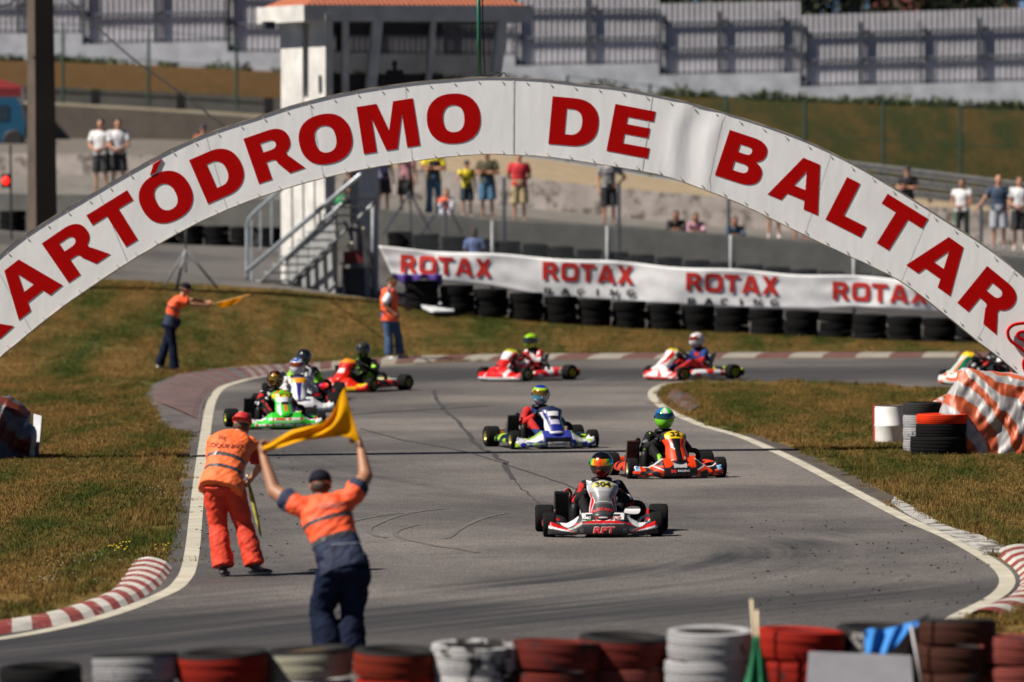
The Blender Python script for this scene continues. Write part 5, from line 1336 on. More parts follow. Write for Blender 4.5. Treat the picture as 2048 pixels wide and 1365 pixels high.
def torso(mb, P, inf=0.0, sc=1.0, low=True, top=True, hem=-.06):
    x = (P['shr'] - P['shl']).normalized(); sp = (P['neck'] - P['pelvis']).normalized(); y = sp.cross(x).normalized(); x2 = y.cross(sp)
    r = Matrix((x2, y, sp)).transposed(); c = P['chest']; pe = P['pelvis']; mid = pe.lerp(c, .5)
    L = (P['neck'] - pe).length; h0 = hem / L
    rows = [(h0, .172, .120), (0, .168, .122), (.22, .150, .112), (.45, .152, .112), (.65, .172, .120), (.82, .172, .112), (.95, .110, .085), (1.0, .06, .06)]
    rings = []
    for t, wx, wy in rows:
        if t < 0: o_ = pe + sp * (t * L)
        elif t < .64: o_ = pe.lerp(c, t / .64)
        else: o_ = c.lerp(P['neck'], (t - .64) / .36)
        rings.append([o_ + r @ Vector(((wx * sc + inf) * math.copysign(abs(math.cos(q)) ** .8, math.cos(q)), (wy * sc + inf) * math.copysign(abs(math.sin(q)) ** .8, math.sin(q)), 0)) for q in [2 * math.pi * k / 28 for k in range(28)]])
    mb.ring_loft(rings[::-1])
    if top:
        for s_, e_ in (('shl', 'ell'), ('shr', 'elr')):
            mb.capsule(P['neck'] - sp * .07, .06 + inf, P[s_], .058 * sc + inf * .8, 12)
            mb.capsule(c, .09 + inf, P[s_], .055 * sc + inf * .8, 12)
def armm(mb, P, s_, inf=0.0, upto=1.0, fat=1.0):
    sh, el, wr = P['sh' + s_], P['el' + s_], P['wr' + s_]
    if upto <= 1: mb.capsule(sh, .054 * fat + inf, sh.lerp(el, upto * .5), .051 * fat + inf, 12); mb.tube([sh, sh.lerp(el, upto)], [.054 * fat + inf, .050 * fat + inf * 1.5], 14)
    else:
        mb.capsule(sh, .052 * fat + inf, el, .041 * fat + inf, 12); k = upto - 1; mb.capsule(el, .041 * fat + inf, el.lerp(wr, k), lerp(.041, .026, k) * fat + inf, 12)
def legg(mb, P, s_, inf=0.0, upto=2.0, fat=1.0, loose=0.0):
    h, k, a = P['hi' + s_], P['kn' + s_], P['an' + s_]
    if upto <= 1.2:
        e_ = h.lerp(k, upto) if upto <= 1 else k.lerp(a, upto - 1)
        mb.capsule(h, .085 * fat + inf, h.lerp(e_, .6), .075 * fat + inf + loose * .5, 14); mb.tube([h, e_], [.085 * fat + inf, .062 * fat + inf + loose], 16)
    else:
        mb.capsule(h, .085 * fat + inf, k, .057 * fat + inf, 14); t = upto - 1
        mid = k.lerp(a, .35 * min(1, t / .35)); bk = Vector((0, -.012, 0))
        mb.capsule(k, .056 * fat + inf, mid + bk, .053 * fat + inf + loose * .4, 14)
        if t > .35: mb.tube([k.lerp(mid + bk, .6), mid + bk, k.lerp(a, t * .85), k.lerp(a, t)], [.050 * fat + inf, .053 * fat + inf + loose * .4, (.042 + .010 * (loose > .01)) * fat + inf + loose, (.040 + .012 * (loose > .01)) * fat + inf + loose], 16)
def shoe(mb, P, s_, inf=0.0):
    a = P['an' + s_]; d = P['foot' + s_].normalized(); h = Vector((0, 0, 1)); b = a - h * .045
    lat = d.cross(h).normalized(); r = Matrix((lat, d, h)).transposed()
    mb.ell(b - d * .02, (.040, .055, .040), r); mb.ell(b + d * .08 - h * .01, (.044, .095, .032), r); mb.ell(b + d * .14 - h * .014, (.045, .055, .027), r); mb.capsule(a + h * .02, .042, b, .04)
def headm(mb, P):
    r = rot_to(P['look']); c = P['head']; q = lambda x, y, z: c + r @ Vector((x, y, z))
    mb.ell(q(0, -.012, .02), (.076, .095, .095), r, 18); mb.ell(q(0, .022, -.035), (.060, .072, .078), r, 16); mb.ell(q(0, .055, -.075), (.034, .036, .03), r, 12)
    mb.capsule(q(0, .088, .005), .011, q(0, .108, -.028), .015, 8); mb.ell(q(0, .082, -.062), (.026, .016, .010), r, 10)
    mb.capsule(q(-.045, .078, .022), .011, q(.045, .078, .022), .011, 8)
    for s_ in (-1, 1): mb.ell(q(.078 * s_, -.005, -.01), (.013, .022, .032), r, 10)
    mb.capsule(q(0, -.025, -.05), .055, P['neck'] - Vector((0, 0, .02)), .062, 12)
def eyes(mb, P, m=1):
    r = rot_to(P['look']); c = P['head']
    for s_ in (-1, 1): mb.ell(c + r @ Vector((.031 * s_, .088, .002)), (.014, .008, .008), r, 8, m); mb.capsule(c + r @ Vector((.02 * s_, .092, .026)), .004, c + r @ Vector((.05 * s_, .082, .025)), .004, 6, m)
    mb.capsule(c + r @ Vector((-.018, .096, -.063)), .0035, c + r @ Vector((.018, .096, -.063)), .0035, 6, m)
def person(label, loc, rotz, P, wear, skin=None, vox=.013, sc=1.0, group=None, fat=1.0, hair=None, hat=None, hands=True, face=True, cat='person', armfat=1.08, hs=1.0):
    skin = skin or SKIN
    rt = thing('person', label, cat, loc, rotz, group); rt.scale = (sc, sc, sc)
    mb = MB(); torso(mb, P, -.03, fat, hem=.02); 
    for s_ in 'lr':
        armm(mb, P, s_, -.004, 2.0, armfat); legg(mb, P, s_, -.006); mb.capsule(P['an' + s_], .03, P['an' + s_] + P['foot' + s_].normalized() * .1 - Vector((0, 0, .05)), .025, 8)
    headm(mb, P)
    ex_ = MB()
    if hands:
        hand(ex_, P['wrl'], P['wrl'] - P['ell'], P['palml'], 1, P['curl'], hs); hand(ex_, P['wrr'], P['wrr'] - P['elr'], P['palmr'], -1, P['curl'], hs)
    if face: eyes(ex_, P)
    grown('body', mb, [skin, EYE], rt, vox, ex_)
    for w_ in wear:
        kind, mat = w_[0], w_[1]; opt = w_[2] if len(w_) > 2 else {}
        mb = MB(); inf = opt.get('inf', .012); nm = opt.get('name', kind)
        if kind == 'trousers':
            x = (P['shr'] - P['shl']).normalized(); r = Matrix.Identity(3); 
            sp_ = (P['neck'] - P['pelvis']).normalized(); w1 = P['pelvis'] + sp_ * .10
            mb.ring_loft([[o_ + Vector((ax * math.cos(q), ay * math.sin(q), 0)) for q in [2 * math.pi * k_ / 24 for k_ in range(24)]] for o_, ax, ay in ((P['pelvis'] - Vector((0, 0, .10)), .12, .09), (P['pelvis'] - Vector((0, 0, .03)), .165 * fat + inf, .12 * fat + inf), (w1, .155 * fat + inf, .115 * fat + inf))])
            for s_ in 'lr': legg(mb, P, s_, inf + .004, opt.get('upto', 1.97), fat, opt.get('loose', .018))
        elif kind == 'shirt':
            torso(mb, P, inf, fat, hem=opt.get('hem', -.05))
            for s_ in 'lr': armm(mb, P, s_, inf + .004, opt.get('upto', .62), fat)
        elif kind == 'vest': torso(mb, P, inf + .012, fat, hem=opt.get('hem', -.09))
        elif kind == 'shoes':
            for s_ in 'lr': mb = MB(); shoe(mb, P, s_); grown('shoe', mb, [mat, SOLE], rt, vox, None, (lambda c, a_=P['an' + s_].z: 1 if c.z < a_ - .062 else 0), sm=2)
            continue
        elif kind == 'suit':
            torso(mb, P, inf, fat)
            for s_ in 'lr': armm(mb, P, s_, inf + .004, 1.95, fat); legg(mb, P, s_, inf + .004, 1.95, fat, .004)
            mb.capsule(P['neck'], .062, P['neck'] + (P['head'] - P['neck']) * .35, .058, 12)
        elif kind == 'gloves':
            for k, s_ in enumerate('lr'):
                hand(mb, P['wr' + s_], P['wr' + s_] - P['el' + s_], P['palm' + s_], 1 if s_ == 'l' else -1, P['curl'], 1.12)
            o = mb.build(nm, mat, rt, True); continue
        elif kind == 'cuffs':
            for s_ in 'lr':
                a = P['kn' + s_].lerp(P['an' + s_], .80); b = P['kn' + s_].lerp(P['an' + s_], .88); mb.capsule(a, .072, b, .072, 14)
        PENDING_W.append(len(PENDING)) if kind != 'shoes' else None
        grown(nm, mb, mat, rt, vox, None, opt.get('fn'), opt.get('sm', 3))
    r = rot_to(P['look']); c = P['head']
    if hair:
        mb = MB(); mb.ell(c + r @ Vector((0, -.022, .032 if not hat else -.012)), (.084, .096, .092) if not hat else (.080, .088, .07), r, 18)
        if hair[1] == 'long':
            mb.ell(c + r @ Vector((0, -.06, -.05)), (.085, .06, .12), r, 14)
        grown('hair', mb, hair[0], rt, .012)
    if hat:
        mb = MB(); q = r @ Matrix.Rotation(R(-8), 3, 'X')
        for i in range(1, 8):
            pass
        rings = []
        for i in range(7):
            a = math.pi / 2 * i / 6.2; rings.append([c + Vector((0, 0, 0)) + q @ Vector((.092 * (math.cos(a) ** .75) * math.cos(b), -.008 + .110 * (math.cos(a) ** .75) * math.sin(b), .022 + .102 * math.sin(a))) for b in [2 * math.pi * j / 20 for j in range(20)]])
        mb.ring_loft(rings, True)
        hm = mb.build('cap', hat[0], rt, True)
        s_ = -1 if hat[1] == 'back' else 1
        mb = MB(); vs = []
        for j in range(11):
            a = math.pi * j / 10; vs.append(c + q @ Vector((.082 * math.cos(a), s_ * (.09 * math.sin(a)), .042))); vs.append(c + q @ Vector((.078 * math.cos(a), s_ * (.155 * math.sin(a) + .02), .030 - .0 * j)))
        mb.add(vs, [(2 * i, 2 * i + 1, 2 * i + 3, 2 * i + 2) for i in range(10)]); o = mb.build('brim', hat[0], None, True); o.parent = hm; s2 = o.modifiers.new('s', 'SOLIDIFY'); s2.thickness = .005
        mb = MB(); mb.ell(c + q @ Vector((0, -.006, .126)), (.008, .008, .005), n=8); o = mb.build('button', hat[0], None, True); o.parent = hm
    return rt

# ================================================================== KARTS
KB = M('kart_black', (.006, .006, .007), .5, var=.1, spec=.2); KT = M('kart_tyre', (.006, .006, .006), .85, var=.2, spec=.15); CHR = M('kart_steel', (.35, .35, .36), .3, .8)
SEAT = M('seat_shell', (.03, .03, .033), .35)
LIV = M('livery', (1, 1, 1), .38, var=.06, coat=.12, attr=True, spec=.3, gain=.66)
HEL = M('helmet_paint', (1, 1, 1), .18, var=.02, coat=.8, attr=True, gain=.62)
def decal_text(txt, size, M4, mat, parent, name='lettering', off=.0, ext=.001, shear=0, sx=1.0):
    cu = bpy.data.curves.new('t', 'FONT'); cu.body = txt; cu.size = size; cu.align_x = 'CENTER'; cu.align_y = 'CENTER'; cu.offset = off; cu.extrude = ext; cu.shear = shear
    o = bpy.data.objects.new('t', cu); me = bpy.data.meshes.new_from_object(o); bpy.data.objects.remove(o)
    me.transform(Matrix.Diagonal((sx, 1, 1, 1))); me.transform(M4); me.materials.clear(); me.materials.append(mat)
    o = bpy.data.objects.new(name, me); COL.objects.link(o); o.parent = parent; return o
def hexc(r, g, b):
    f = lambda c: (c / 255 / 12.92) if c / 255 <= .04045 else ((c / 255 + .055) / 1.055) ** 2.4
    return (f(r), f(g), f(b))
def wheel(parent, x, y, r, w_, rim):
    s_ = 1 if x > 0 else -1
    rt = bpy.data.objects.new('wheel', None); COL.objects.link(rt); rt.parent = parent; rt.location = (x, y, r); rt.rotation_euler = (0, R(90), 0)
    h = w_ / 2; rr = .066
    mb = MB(); mb.lathe([(rr, -h * .75), (rr + .015, -h * .98), (r * .80, -h), (r * .93, -h * .93), (r * .985, -h * .80), (r, -h * .55), (r, h * .55), (r * .985, h * .80), (r * .93, h * .93), (r * .80, h), (rr + .015, h * .98), (rr, h * .75), (rr - .006, 0)], 28, closed=True)
    t = mb.build('tyre', KT, rt, True); t.data.set_sharp_from_angle(angle=R(60))
    mb = MB(); mb.lathe([(rr - .004, -h * .9), (rr + .004, -h * .92), (rr + .004, h * .92), (rr - .004, h * .9), (rr - .012, h * .2), (.03, h * .1), (.03, h * .3), (0, h * .3)], 24)
    mb.lathe([(rr - .004, -h * .9), (rr - .012, -h * .2), (.03, -h * .1), (.03, -h * .3), (0, -h * .3)], 24)
    mb.build('rim', rim, rt, True); return rt
def fair_top(a):   # height of the front fairing across its half width (0..1)
    return interp([(0, .235), (.20, .255), (.36, .250), (.50, .185), (.62, .145), (.74, .150), (.84, .195), (.90, .228), (.97, .232), (1.0, .222)], a)
def fair_pt(u, v, hw=.60):
    a = abs(u); yf = .80 - .16 * a ** 2.2 - (.10 * max(0, (a - .9) / .1) ** 2); top = fair_top(a); b0 = .035
    if v < .7:
        t = v / .7; z = lerp(b0, top, t); y = yf + .035 * math.sin(t * math.pi * .9) - .13 * t ** 1.7
    elif v < .8: t = (v - .7) / .1; z = top - .004 * t; y = yf - .13 - .05 * t
    else: t = (v - .8) / .2; z = lerp(top - .004, b0, t); y = yf - .18 + .08 * t
    return Vector((u * hw, y, z))
def pan_w(v): return interp([(0, .135), (.10, .142), (.35, .135), (.58, .115), (.78, .155), (.88, .158), (.96, .105), (1, .055)], v)
def pan_pt(u, v):
    w_ = pan_w(v); y = interp([(0, .70), (.15, .69), (.5, .55), (.85, .42), (1, .365)], v); z = interp([(0, .20), (.15, .235), (.5, .375), (.85, .53), (1, .575)], v)
    return Vector((u * w_, y + .06 * (1 - u * u) - .05 * u ** 4, z - .02 * u * u))
def kart(label, px, py, yaw, liv, rimc, number=None, extra=None, front_y=None, sc=1.0):
    th_ = math.pi + R(yaw); fw = Vector((-math.sin(th_), math.cos(th_), 0)); o0 = gnd(px, py) - fw * .52
    o0.z = .004
    rt = thing('racing_kart', label, 'go-kart', o0, th_, 'racing karts on the track'); rt.scale = (sc, sc, sc)
    rim = M('rim_%.2f_%.2f_%.2f' % rimc, rimc, .3, .6, var=.03)
    for x, y, r, w_ in ((-.555, .52, .127, .135), (.555, .52, .127, .135), (-.60, -.52, .141, .20), (.60, -.52, .141, .20)): wheel(rt, x, y, r, w_, rim)
    mb = MB(); mb.grid(fair_pt and (lambda u, v: fair_pt(u * 2 - 1, v)), 260, 44, colfn=lambda u, v: liv['fair'](u * 2 - 1, v / .7, fair_pt(u * 2 - 1, v)))
    n_ = 45
    mb.build('front_fairing', LIV, rt, True)
    mb = MB(); mb.grid(lambda u, v: pan_pt(u * 2 - 1, v), 60, 60, colfn=lambda u, v: liv['pan'](u * 2 - 1, v)); o = mb.build('number_panel', LIV, rt, True); s_ = o.modifiers.new('s', 'SOLIDIFY'); s_.thickness = .008; s_.offset = -1
    # steering column below the panel
    mb = MB(); mb.tube([(0, .50, .10), (0, .34, .34), (0, .22, .44)], .018, 8); mb.build('steering_column', KB, rt, True)
    mb = MB(); ring = []; q = Matrix.Rotation(R(50), 3, 'X'); c = Vector((0, .20, .47))
    mb.tube([c + q @ Vector((.15 * math.cos(a), .12 * math.sin(a), 0)) for a in [2 * math.pi * k / 24 for k in range(24)]], .014, 8, loop=True); mb.tube([c + q @ Vector((-.15, 0, 0)), c, c + q @ Vector((.15, 0, 0))], .012, 6); mb.build('steering_wheel', KB, rt, True)
    for s_ in (-1, 1):
        def pod(u, v):
            y = lerp(-.36, .34, u); e = math.sin(math.pi * min(1, max(0, u))) ** .35
            a = lerp(-.4, math.pi + .4, v); return Vector((s_ * (.50 + .135 * math.cos(a) * (0.6 + .4 * e)), y, .115 + (.085 * math.sin(a)) * (.5 + .5 * e)))
        mb = MB(); mb.grid(pod, 30, 16, colfn=lambda u, v: liv['pod'](u, v)); vs = mb.v; mb.build('side_pod', LIV, rt, True)
    def rb(u, v):
        x = lerp(-.66, .66, u); a = 2 * math.pi * v; k = .75 + .25 * min(1, min(u, 1 - u) * 8)
        return Vector((x, -.76 + .045 * math.cos(a) * k + .06 * abs(u * 2 - 1) ** 3, .135 + .085 * math.sin(a) * k))
    mb = MB(); mb.grid(rb, 40, 14, colfn=lambda u, v: liv['rear'](u, v)); mb.build('rear_bumper', LIV, rt, True)
    mb = MB()
    for s_ in (-1, 1): mb.tube(smooth_poly([(.30 * s_, -.62, .07), (.30 * s_, -.2, .06), (.20 * s_, .2, .055), (.22 * s_, .52, .06), (.12 * s_, .64, .06)], 4), .016, 6)
    mb.tube([(-.50, .52, .12), (.50, .52, .12)], .014, 6); mb.tube([(-.3, -.1, .06), (.3, -.1, .06)], .014, 6); mb.tube([(-.12, .64, .06), (.12, .64, .06)], .014, 6)
    mb.build('chassis', CHR, rt, True)
    mb = MB(); mb.tube([(-.58, -.52, .141), (.58, -.52, .141)], .018, 10); mb.build('rear_axle', CHR, rt, True)
    MB().box((0, .3, .045), (.42, .62, .008)).build('floor_tray', KB, rt)
    def seat(u, v):
        a = lerp(-1.25, 1.25, u); w_ = .20
        y = interp([(0, .06), (.35, -.14), (.6, -.34), (1, -.50)], v); z = interp([(0, .10), (.35, .06), (.6, .12), (1, .46)], v)
        side = abs(a) / 1.25
        return Vector((w_ * math.sin(a), y + .10 * side ** 2 * (v), z + .10 * side ** 3 * (1 - v * .6)))
    mb = MB(); mb.grid(seat, 18, 18); o = mb.build('seat', SEAT, rt, True); s_ = o.modifiers.new('s', 'SOLIDIFY'); s_.thickness = .008
    # engine side (kart's right = +x): radiator, cylinder, airbox
    rad = bpy.data.objects.new('radiator', None); COL.objects.link(rad); rad.parent = rt; rad.location = (.42, -.05, .27)
    MB().box((0, -.012, 0), (.135, .03, .31), Matrix.Rotation(R(-12), 3, 'X')).build('core', KB, rad)
    mb = MB()
    for k in range(15): mb.box(Matrix.Rotation(R(-12), 3, 'X') @ Vector((-.063 + .009 * k, .006, 0)), (.0025, .006, .29), Matrix.Rotation(R(-12), 3, 'X'))
    mb.build('fins', M('radiator_fin', (.10, .10, .09), .4, .5), rad)
    fc = liv.get('rad', (.02, .02, .02)); FR = M('radiator_frame_%.2f_%.2f' % fc[:2], fc, .4)
    mb = MB(); q = Matrix.Rotation(R(-12), 3, 'X')
    for c, s2 in (((0, 0, .165), (.155, .05, .025)), ((0, 0, -.165), (.155, .05, .025)), ((-.074, 0, 0), (.010, .045, .31)), ((.074, 0, 0), (.010, .045, .31))): mb.box(q @ Vector(c), s2, q)
    mb.build('frame', FR, rad)
    mb = MB(); mb.box((.36, -.34, .17), (.17, .2, .16)); 
    for k in range(5): mb.box((.36, -.34, .262 + k * .018), (.15, .15, .008))
    mb.capsule((.36, -.34, .24), .05, (.36, -.34, .33), .045); mb.build('engine', M('engine_grey', (.09, .09, .09), .45, .4), rt, False)
    mb = MB(); mb.tube([(.285, .05, .10), (.285, .05, .13), (.285, .04, .26), (.285, .03, .30), (.285, .03, .33)], [.05, .055, .052, .045, .02], 14); mb.build('airbox', KB, rt, True)
    mb = MB(); mb.tube(smooth_poly([(.40, -.05, .42), (.36, -.02, .47), (.32, -.1, .42), (.34, -.25, .34)], 5), .014, 6); mb.tube(smooth_poly([(.45, -.06, .12), (.38, .05, .08), (.36, -.2, .12)], 4), .014, 6); mb.build('hose', M('hose_red', (.30, .02, .02), .5) if liv.get('redhose') else KB, rt, True)
    mb = MB(); mb.tube(smooth_poly([(-.22, -.15, .28), (-.30, -.12, .31), (-.40, -.14, .30), (-.435, -.16, .24), (-.40, -.18, .17), (-.30, -.2, .16), (-.2, -.25, .18)], 6), .033, 10); mb.build('exhaust', KB, rt, True)
    if number:
        txt, col, plate, size, v0 = number
        c = pan_pt(0, v0); d = pan_pt(0, v0 + .06) - pan_pt(0, v0 - .06); upz = d.normalized(); n = Vector((1, 0, 0)).cross(upz) * -1
        ux = Vector((-1, 0, 0)); nrm = ux.cross(upz).normalized(); m4 = Matrix((ux, upz, nrm)).transposed().to_4x4(); m4.translation = c + nrm * .012
        mats_ = M('number_ink', (.01, .01, .01), .5)
        me = decal_text(txt, size, m4, mats_, rt, 'number', off=size * .02, sx=1.15)
        for v in me.data.vertices: v.co.y -= .9 * v.co.x ** 2
    return rt, th_
def kart_text(rt, txt, size, pos, mat, tilt=14, off=.0, sx=1.0, name='lettering', shear=0, arcy=0):
    upz = Vector((0, -math.sin(R(tilt)), math.cos(R(tilt)))); ux = Vector((-1, 0, 0)); nrm = ux.cross(upz).normalized()
    m4 = Matrix((ux, upz, nrm)).transposed().to_4x4(); m4.translation = Vector(pos) + nrm * .006
    o = decal_text(txt, size, m4, mat, rt, name, off, sx=sx, shear=shear)
    for v in o.data.vertices: v.co.y -= 1.1 * (v.co.x ** 2 - pos[0] ** 2) * .55
    return o
def helmet(parent, c, look, fn, visor, vis_attr=None, name='helmet'):
    r = rot_to(look); mb = MB()
    def pt(u, v, k=1.0, pad=0):
        lon = (u * 2 - 1) * math.pi; lat = lerp(-1.05, math.pi / 2, v)
        x = math.cos(lat) * math.sin(lon); y = math.cos(lat) * math.cos(lon); z = math.sin(lat)
        ry = .150 if y > 0 else .145; p = Vector((x * .125, y * ry, z * (.128 if z > 0 else .150)))
        if z < 0 and y > 0: p.y += .018 * (-z) * y * 2
        return p * k
    mb.grid(lambda u, v: r @ pt(u, v) + c, 56, 30, colfn=lambda u, v: fn((u * 2 - 1) * 180, math.degrees(lerp(-1.05, math.pi / 2, v))))
    bt_ = [r @ pt(i / 24, 0) + c for i in range(24)]; mb.add(bt_, [tuple(range(24))], col=(.02, .02, .02))
    h = mb.build(name, HEL, parent, True)
    mb = MB()
    def vp(u, v): return r @ pt(.5 + (u - .5) * .40, .40 + v * .215, 1.03) + c
    mb.grid(vp, 30, 8, colfn=(lambda u, v: vis_attr(u)) if vis_attr else None)
    o = mb.build('visor', visor, h, True)
    mb = MB()
    for s_ in (-1, 1): mb.ell(r @ Vector((.124 * s_, .02, .01)) + c, (.010, .022, .022), r, 10)
    mb.build('hinge', KB, h, True)
    return h
VIS = M('visor_dark', (.02, .025, .03), .08, .3, var=.0, coat=1.0); VISO = M('visor_orange', (.35, .06, .02), .10, .6, var=0, coat=1.0); VISY = M('visor_gold', (.28, .17, .02), .15, .7, var=0, coat=1.0)
VISR = M('visor_rainbow', (1, 1, 1), .22, .35, var=.12, ns=25, coat=1.0, attr=True)
def driver(label, th_, rt, suit, helm, visor, glovem, shoem, suitfn=None, lean=0.0, turn=0.0, vis_attr=None, sc=1.0, hz=.715):
    P = pose(pelvis=(0, -.28, .17), chest=(0, -.24, .38), neck=(lean * .7, -.19, .535), head=(lean, -.13, hz), shl=(-.175, -.20, .495), shr=(.175, -.20, .495), ell=(-.285, -.05, .33), elr=(.285, -.05, .33), wrl=(-.16, .13, .44), wrr=(.16, .13, .44),
             hil=(-.10, -.22, .15), hir=(.10, -.22, .15), knl=(-.20, .14, .33), knr=(.20, .14, .33), anl=(-.13, .45, .13), anr=(.13, .45, .13), look=(turn, 1, -.12), footl=(0, .7, .7), footr=(0, .7, .7), palml=(.4, .8, 0), palmr=(-.4, .8, 0), curl=1.0)
    pr = thing('person', label, 'driver', rt.location, th_, 'kart drivers'); pr.scale = rt.scale * sc
    mb = MB(); torso(mb, P, -.02, .85); mb.capsule(P['neck'], .05, P['head'] - Vector((0, 0, .02)), .05); mb.ell(P['head'], (.08, .095, .11)); 
    for s_ in 'lr': armm(mb, P, s_, -.01, 2.0); legg(mb, P, s_, -.012)
    grown('body', mb, SKIN, pr, .02)
    mb = MB(); torso(mb, P, .004, .92)
    for s_ in 'lr': armm(mb, P, s_, .014, 1.96, .95); legg(mb, P, s_, .008, 1.96, .85, .006)
    mb.capsule(P['neck'] - Vector((0, 0, .03)), .07, P['neck'] + Vector((0, 0, .03)), .062, 12)
    grown('race_suit', mb, suit, pr, .013, None, suitfn)
    mb = MB()
    for s_ in 'lr': mb = MB(); hand(mb, P['wr' + s_], P['wr' + s_] - P['el' + s_], P['palm' + s_], 1 if s_ == 'l' else -1, P['curl'], 1.1); mb.build('glove', glovem, pr, True)
    mb = MB()
    for s_ in 'lr': mb = MB(); shoe(mb, P, s_); grown('shoe', mb, shoem, pr, .014, sm=2)
    mb = MB(); mb.tube([P['neck'] + Vector((.085 * math.cos(a), .09 * math.sin(a), .02)) for a in [2 * math.pi * k / 16 for k in range(16)]], .028, 8, loop=True); mb.build('neck_brace', KB, pr, True)
    helmet(pr, P['head'] + Vector((0, 0, .01)), P['look'], helm, visor, vis_attr)
    return pr
W_ = hexc(235, 235, 240); K_ = hexc(22, 22, 25); DG = hexc(58, 57, 62); RD = hexc(214, 22, 26); GY = hexc(150, 150, 156); GYD = hexc(100, 98, 104); NB = hexc(30, 48, 160); NG = hexc(60, 215, 60); YE = hexc(235, 215, 30); OG = hexc(250, 70, 20); LG = hexc(170, 220, 40)
def nz(a, b, s=3.0, o=0): return noise.noise(Vector((a * s, b * s, o)))
# ---- liveries ------------------------------------------------------------
def fair304(u, t, p):
    a = abs(u); top = fair_top(a)
    if t > 1.02: return K_
    if a > .965: return W_ if t > .2 else K_
    z = p.z
    if t > .955 and a > .78: return W_
    if a < .37 and z > .240 - .02 * (a > .3) and a > .14: return W_
    if .42 < a < .74 and t > .98 - .36 * math.sin((a - .42) / .32 * math.pi) ** .6: return W_
    if a < .36:
        if .150 < z < .178 - .03 * max(0, a - .26) / .1: return RD
        if .178 <= z < .184: return W_
        if .142 < z <= .150: return GY
    if a >= .36 and a < .58 and .150 - (a - .36) * .16 < z < .158 - (a - .36) * .1: return RD
    if a > .82 and z > .172 and a < .93 and z < .215: return RD
    lo = lerp(.125, .055, min(1, max(0, (.94 - a) / .46)))
    if a > .48:
        if lo < z < lo + .020 * (a - .44) / .5 * 2.4: return RD
        if lo - .03 * (a - .5) * 2.2 < z <= lo: return W_
        if abs(z - lo - .058 * (a - .42) / .5 * 1.3) < .004: return GY
    if .34 < a < .58 and .055 < z < .095 and (a * 46) % 1 < .28: return GY
    return DG
def pan304(u, v):
    a = abs(u); w_ = pan_w(v)
    if v > .80 and a < .66 - (v - .80) * .6 and v < .955: return hexc(235, 225, 90)
    if a > .93: return W_
    if v > .72: return hexc(185, 185, 190)
    if v > .62: return RD if a > .84 else hexc(150, 150, 155)
    k = interp([(.1, .98), (.25, .86), (.50, .68), (.62, .86)], v)
    if v < .06: return RD if .3 < a else W_
    if a > k: return RD
    if a > k - .05: return W_
    g = lerp(70, 150, max(0, (v - .30) / .35)) if v > .42 else 62
    if abs(v - (.42 + .06 * (1 - a * a))) < .008: return hexc(200, 200, 205)
    return hexc(g, g, g + 5)
pod_plain = lambda c1, c2: (lambda u, v: c2 if nz(u * 2, v, 2.2, 3) > .12 else c1)
LV = {}
LV['304'] = dict(fair=fair304, pan=pan304, pod=pod_plain(DG, RD), rear=pod_plain(W_, RD), redhose=True)
def fair32(u, t, p):
    a = abs(u); z = p.z
    if t > 1.02: return K_
    if a > .70:
        if t > .93: return W_
        if abs(a - .86) < .055 and .10 < z < .19: return hexc(150, 205, 235) if nz(u * 9, z * 40, 1, 2) > -.15 else NB
        if nz(u * 6, z * 26, 1, 5) > .16: return K_
        return OG
    if a < .33 and z > .14: return hexc(190, 190, 195) if (a < .14 and z < .2) else OG if nz(u * 5, z * 18, 1, 8) > -.22 else K_
    if t > .9: return hexc(200, 200, 205)
    s_ = (z - .06) / .12 - (a - .35) * 2.2
    if a > .35 and 0 < s_ < .35: return OG
    if a > .35 and .35 <= s_ < .48: return W_
    if a > .35 and nz(u * 7, z * 30, 1, 6) > .18: return OG
    return hexc(42, 40, 44)
def pan32(u, v):
    a = abs(u)
    if v > .75: return hexc(250, 205, 20) if a < .78 else K_
    if a < .26 + .12 * (v > .5): return K_
    if v < .12: return hexc(60, 58, 62)
    return W_ if nz(u * 3, v * 5, 1, 3) > .33 else OG
LV['32'] = dict(fair=fair32, pan=pan32, pod=pod_plain(OG, K_), rear=lambda u, v: W_ if nz(u * 8, v * 3, 1, 1) > .2 else OG, rad=hexc(60, 30, 20))
def fairblue(u, t, p):
    a = abs(u); z = p.z
    if t > 1.02: return K_
    if a < .26 and z < .10: return W_
    if a < .30 and z < .16: return K_
    n = nz(u * 7, z * 22, 1, 2)
    if a > .72:
        if n > .34: return LG
        if n < -.15: return NB
        return W_
    if z < .10: return NB if n > .0 else hexc(150, 175, 120)
    if a < .34: return hexc(60, 70, 170)
    if t > .86: return hexc(150, 190, 90)
    return W_ if t > .45 else (NB if n > 0 else hexc(180, 200, 160))
def panblue(u, v):
    a = abs(u)
    if v > .80: return hexc(40, 50, 90)
    if v > .66 and a < .5: return W_
    if .56 < v < .66 and a < .45: return K_
    if .40 < v < .55 and a < .5: return hexc(205, 200, 225)
    if v < .18 and a < .8: return W_ if abs(v - .12) < .04 else NB
    return W_ if a > .74 - .1 * math.sin(v * 7) else hexc(28, 42, 140)
LV['blue'] = dict(fair=fairblue, pan=panblue, pod=pod_plain(hexc(20, 30, 60), LG), rear=pod_plain(hexc(20, 34, 50), hexc(230, 140, 20)))
